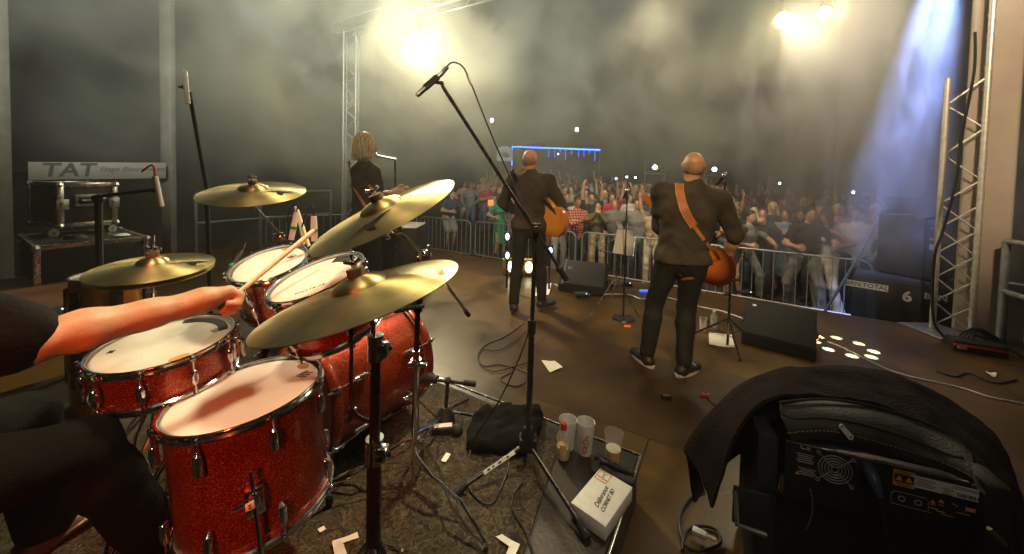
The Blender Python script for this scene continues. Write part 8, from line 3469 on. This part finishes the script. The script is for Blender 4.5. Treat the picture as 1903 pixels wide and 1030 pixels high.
mb.build('zipper_piping', M['rubber'], rack)


def zip_pull(name_lbl, a, b, Y, w=0.011, parent=None, m='alu'):
    A_, B_ = at_y(*a, Y), at_y(*b, Y - 0.01)
    d = B_ - A_
    Fz = frame_to((A_ + B_) / 2, V3(0, -1, 0.15), d)
    mb = MB()
    L_ = d.length
    ol = []
    for i in range(10):
        a_ = PI / 2 + PI * i / 9
        ol.append((-L_ / 2 + w * 0.8 + w * 0.8 * math.cos(a_), w * 0.8 * math.sin(a_)))
    for i in range(10):
        a_ = -PI / 2 + PI * i / 9
        ol.append((L_ / 2 - w + w * math.cos(a_), w * math.sin(a_)))
    mb.prism(ol, -0.0012, 0.0012, 0, Fz)
    mb.lathe([(0.0, 0.0016), (0.0035, 0.0016)], 10, 1, Fz @ Matrix.Translation((L_ / 2 - w, 0, 0)))
    mb.lathe([(0.0, 0.0016), (0.003, 0.0016)], 10, 1, Fz @ Matrix.Translation((-L_ / 2 + w * .8, 0, 0)))
    return mb.build(name_lbl, [M[m], M['print']], parent)


zip_pull('zip_pull', (1560, 789), (1585, 817), 1.215, 0.0095, rack, 'white_plastic')
zp = zip_pull('zip_pull', (1454, 880), (1451, 915), 1.2, 0.0085, rack)
# left open side pocket: metal corner profile
mb = MB()
A_, B_, C_ = at_y(1366, 912, 1.24), at_y(1370, 975, 1.2), at_y(1424, 995, 1.17)
mb.tube([A_, B_, C_], 0.009, 8)
mb.build('corner_profile', mat('olive_profile', (0.12, 0.12, 0.09), 0.5, 0.5), rack)
mb = MB()
mb.box((0, 0, 0), (0.11, 0.012, 0.13), Matrix.Translation(at_y(1395, 945, 1.25)) @ Matrix.Rotation(-0.35, 4, 'Z'), 0.004)
mb.build('side_pocket', M['matte_black'], rack)

# fleece cloth thrown over the rack
cloth = surf([
    [(1318, 945, 1.28), (1336, 890, 1.27), (1356, 825, 1.27), (1392, 766, 1.30), (1440, 737, 1.33), (1530, 734, 1.36), (1640, 752, 1.34), (1740, 790, 1.27), (1812, 845, 1.19), (1850, 920, 1.12), (1878, 1040, 1.05)],
    [(1300, 880, 1.36), (1312, 838, 1.36), (1336, 790, 1.38), (1380, 738, 1.41), (1440, 708, 1.45), (1530, 705, 1.48), (1640, 722, 1.45), (1745, 762, 1.38), (1822, 822, 1.30), (1868, 900, 1.22), (1905, 1030, 1.13)],
    [(1272, 832, 1.45), (1290, 800, 1.46), (1330, 754, 1.50), (1376, 714, 1.54), (1440, 688, 1.57), (1530, 682, 1.60), (1640, 693, 1.58), (1745, 733, 1.52), (1830, 793, 1.44), (1880, 865, 1.36), (1925, 990, 1.27)],
    [(1278, 848, 1.56), (1296, 815, 1.62), (1335, 768, 1.68), (1382, 728, 1.72), (1445, 704, 1.75), (1535, 698, 1.78), (1640, 710, 1.76), (1740, 750, 1.70), (1820, 812, 1.62), (1865, 885, 1.54), (1905, 1010, 1.45)],
    [(1290, 930, 1.56), (1310, 900, 1.62), (1345, 860, 1.68), (1390, 830, 1.72), (1445, 810, 1.75), (1535, 805, 1.78), (1640, 815, 1.76), (1740, 850, 1.70), (1810, 900, 1.62), (1850, 960, 1.54), (1890, 1080, 1.45)]], 7, 0.012, 0.036)
cloth.build('fleece_cover', M['fleece'], base=at_y(1530, 700, 1.5), label='dark brown fleece blanket draped over the amplifier rack', category='blanket')
mb = MB()
p = at_y(1313, 905, 1.40)
Fk = frame_to(p, (0.3, -0.9, 0.2), (0.3, 0, -1))
mb.box((0, 0, 0), (0.07, 0.025, 0.002), Fk, 0)
mb.build('care_label', M['paper'], base=p, label='small white label peeping out under the left corner of the blanket', category='label')
# right lower corner metal bits
p = at_y(1838, 982, 1.02)
mb = MB()
for i in range(3):
    mb.tube([p + V3(0.012 * i, 0, -0.012 * i), p + V3(0.02 + 0.012 * i, -0.004, -0.02 - 0.012 * i)], 0.006, 8)
mb.build('jack_plug', M['hoop_gold'], base=p, label='small brass and silver jack plug at the right lower corner of the rack', category='plug')

# ------------------------------------------------------------------ haze and drifting smoke


def volume_mat(name, col, dens, aniso=0.3, noise=None, emission=0.0):
    m = bpy.data.materials.new(name)
    m.use_nodes = True
    nt = m.node_tree
    N, L = nt.nodes, nt.links
    for n in list(N):
        if n.type != 'OUTPUT_MATERIAL':
            N.remove(n)
    out = [n for n in N if n.type == 'OUTPUT_MATERIAL'][0]
    pv = N.new('ShaderNodeVolumePrincipled')
    pv.inputs['Color'].default_value = (*col, 1)
    pv.inputs['Density'].default_value = dens
    pv.inputs['Anisotropy'].default_value = aniso
    L.new(pv.outputs[0], out.inputs['Volume'])
    if noise:
        tc = N.new('ShaderNodeTexCoord')
        mp = N.new('ShaderNodeMapping')
        mp.inputs['Scale'].default_value = noise.get('stretch', (1, 1, 1))
        mp.inputs['Location'].default_value = noise.get('loc', (0, 0, 0))
        L.new(tc.outputs['Object'], mp.inputs[0])
        nz = N.new('ShaderNodeTexNoise')
        nz.inputs['Scale'].default_value = noise['scale']
        nz.inputs['Detail'].default_value = noise.get('detail', 3)
        nz.inputs['Roughness'].default_value = 0.55
        nz.inputs['Distortion'].default_value = noise.get('dist', 0.4)
        L.new(mp.outputs[0], nz.inputs['Vector'])
        mr = N.new('ShaderNodeMapRange')
        mr.inputs['From Min'].default_value = noise['lo']
        mr.inputs['From Max'].default_value = noise['hi']
        mr.inputs['To Min'].default_value = dens * noise.get('floor', 0.0)
        mr.inputs['To Max'].default_value = dens
        L.new(nz.outputs['Fac'], mr.inputs[0])
        # soft fade at the lower side of the cloud
        sp = N.new('ShaderNodeSeparateXYZ')
        L.new(tc.outputs['Object'], sp.inputs[0])
        zr = N.new('ShaderNodeMapRange')
        zr.interpolation_type = 'SMOOTHSTEP'
        zr.inputs['From Min'].default_value = noise['z0']
        zr.inputs['From Max'].default_value = noise['z1']
        L.new(sp.outputs[2], zr.inputs[0])
        mu = N.new('ShaderNodeMath')
        mu.operation = 'MULTIPLY'
        L.new(mr.outputs[0], mu.inputs[0])
        L.new(zr.outputs[0], mu.inputs[1])
        L.new(mu.outputs[0], pv.inputs['Density'])
    return m


sm_ = MB().box((0, 0, 0), (20, 9.5, 6.4), None, 0)
smoke = sm_.build('smoke', volume_mat('stage_smoke', (0.86, 0.90, 0.80), 0.50, 0.1, dict(scale=0.55, detail=4, lo=0.45, hi=0.69, floor=0.05, z0=-3.7, z1=0.0, dist=0.9)), kind='stuff', smooth=False)
smoke.location = (1.0, 8.8, 4.15)
sb = MB().box((0, 0, 0), (2.6, 2.4, 5.0), None, 0)
sb = sb.build('smoke', volume_mat('beam_smoke', (0.85, 0.88, 1.0), 0.7, 0.1, dict(scale=1.7, detail=4, lo=0.44, hi=0.62, floor=0.10, z0=-2.4, z1=-1.7, dist=1.2, stretch=(1.2, 1.2, 0.45))), kind='stuff', smooth=False)
sb.location = (4.9, 4.9, 2.6)
hz = MB().box((0, 0, 0), (70, 60, 14), None, 0)
haze = hz.build('haze', volume_mat('night_haze', (0.80, 0.82, 0.78), 0.006, 0.3), kind='stuff', smooth=False)
haze.location = (5, 24, 5.0)
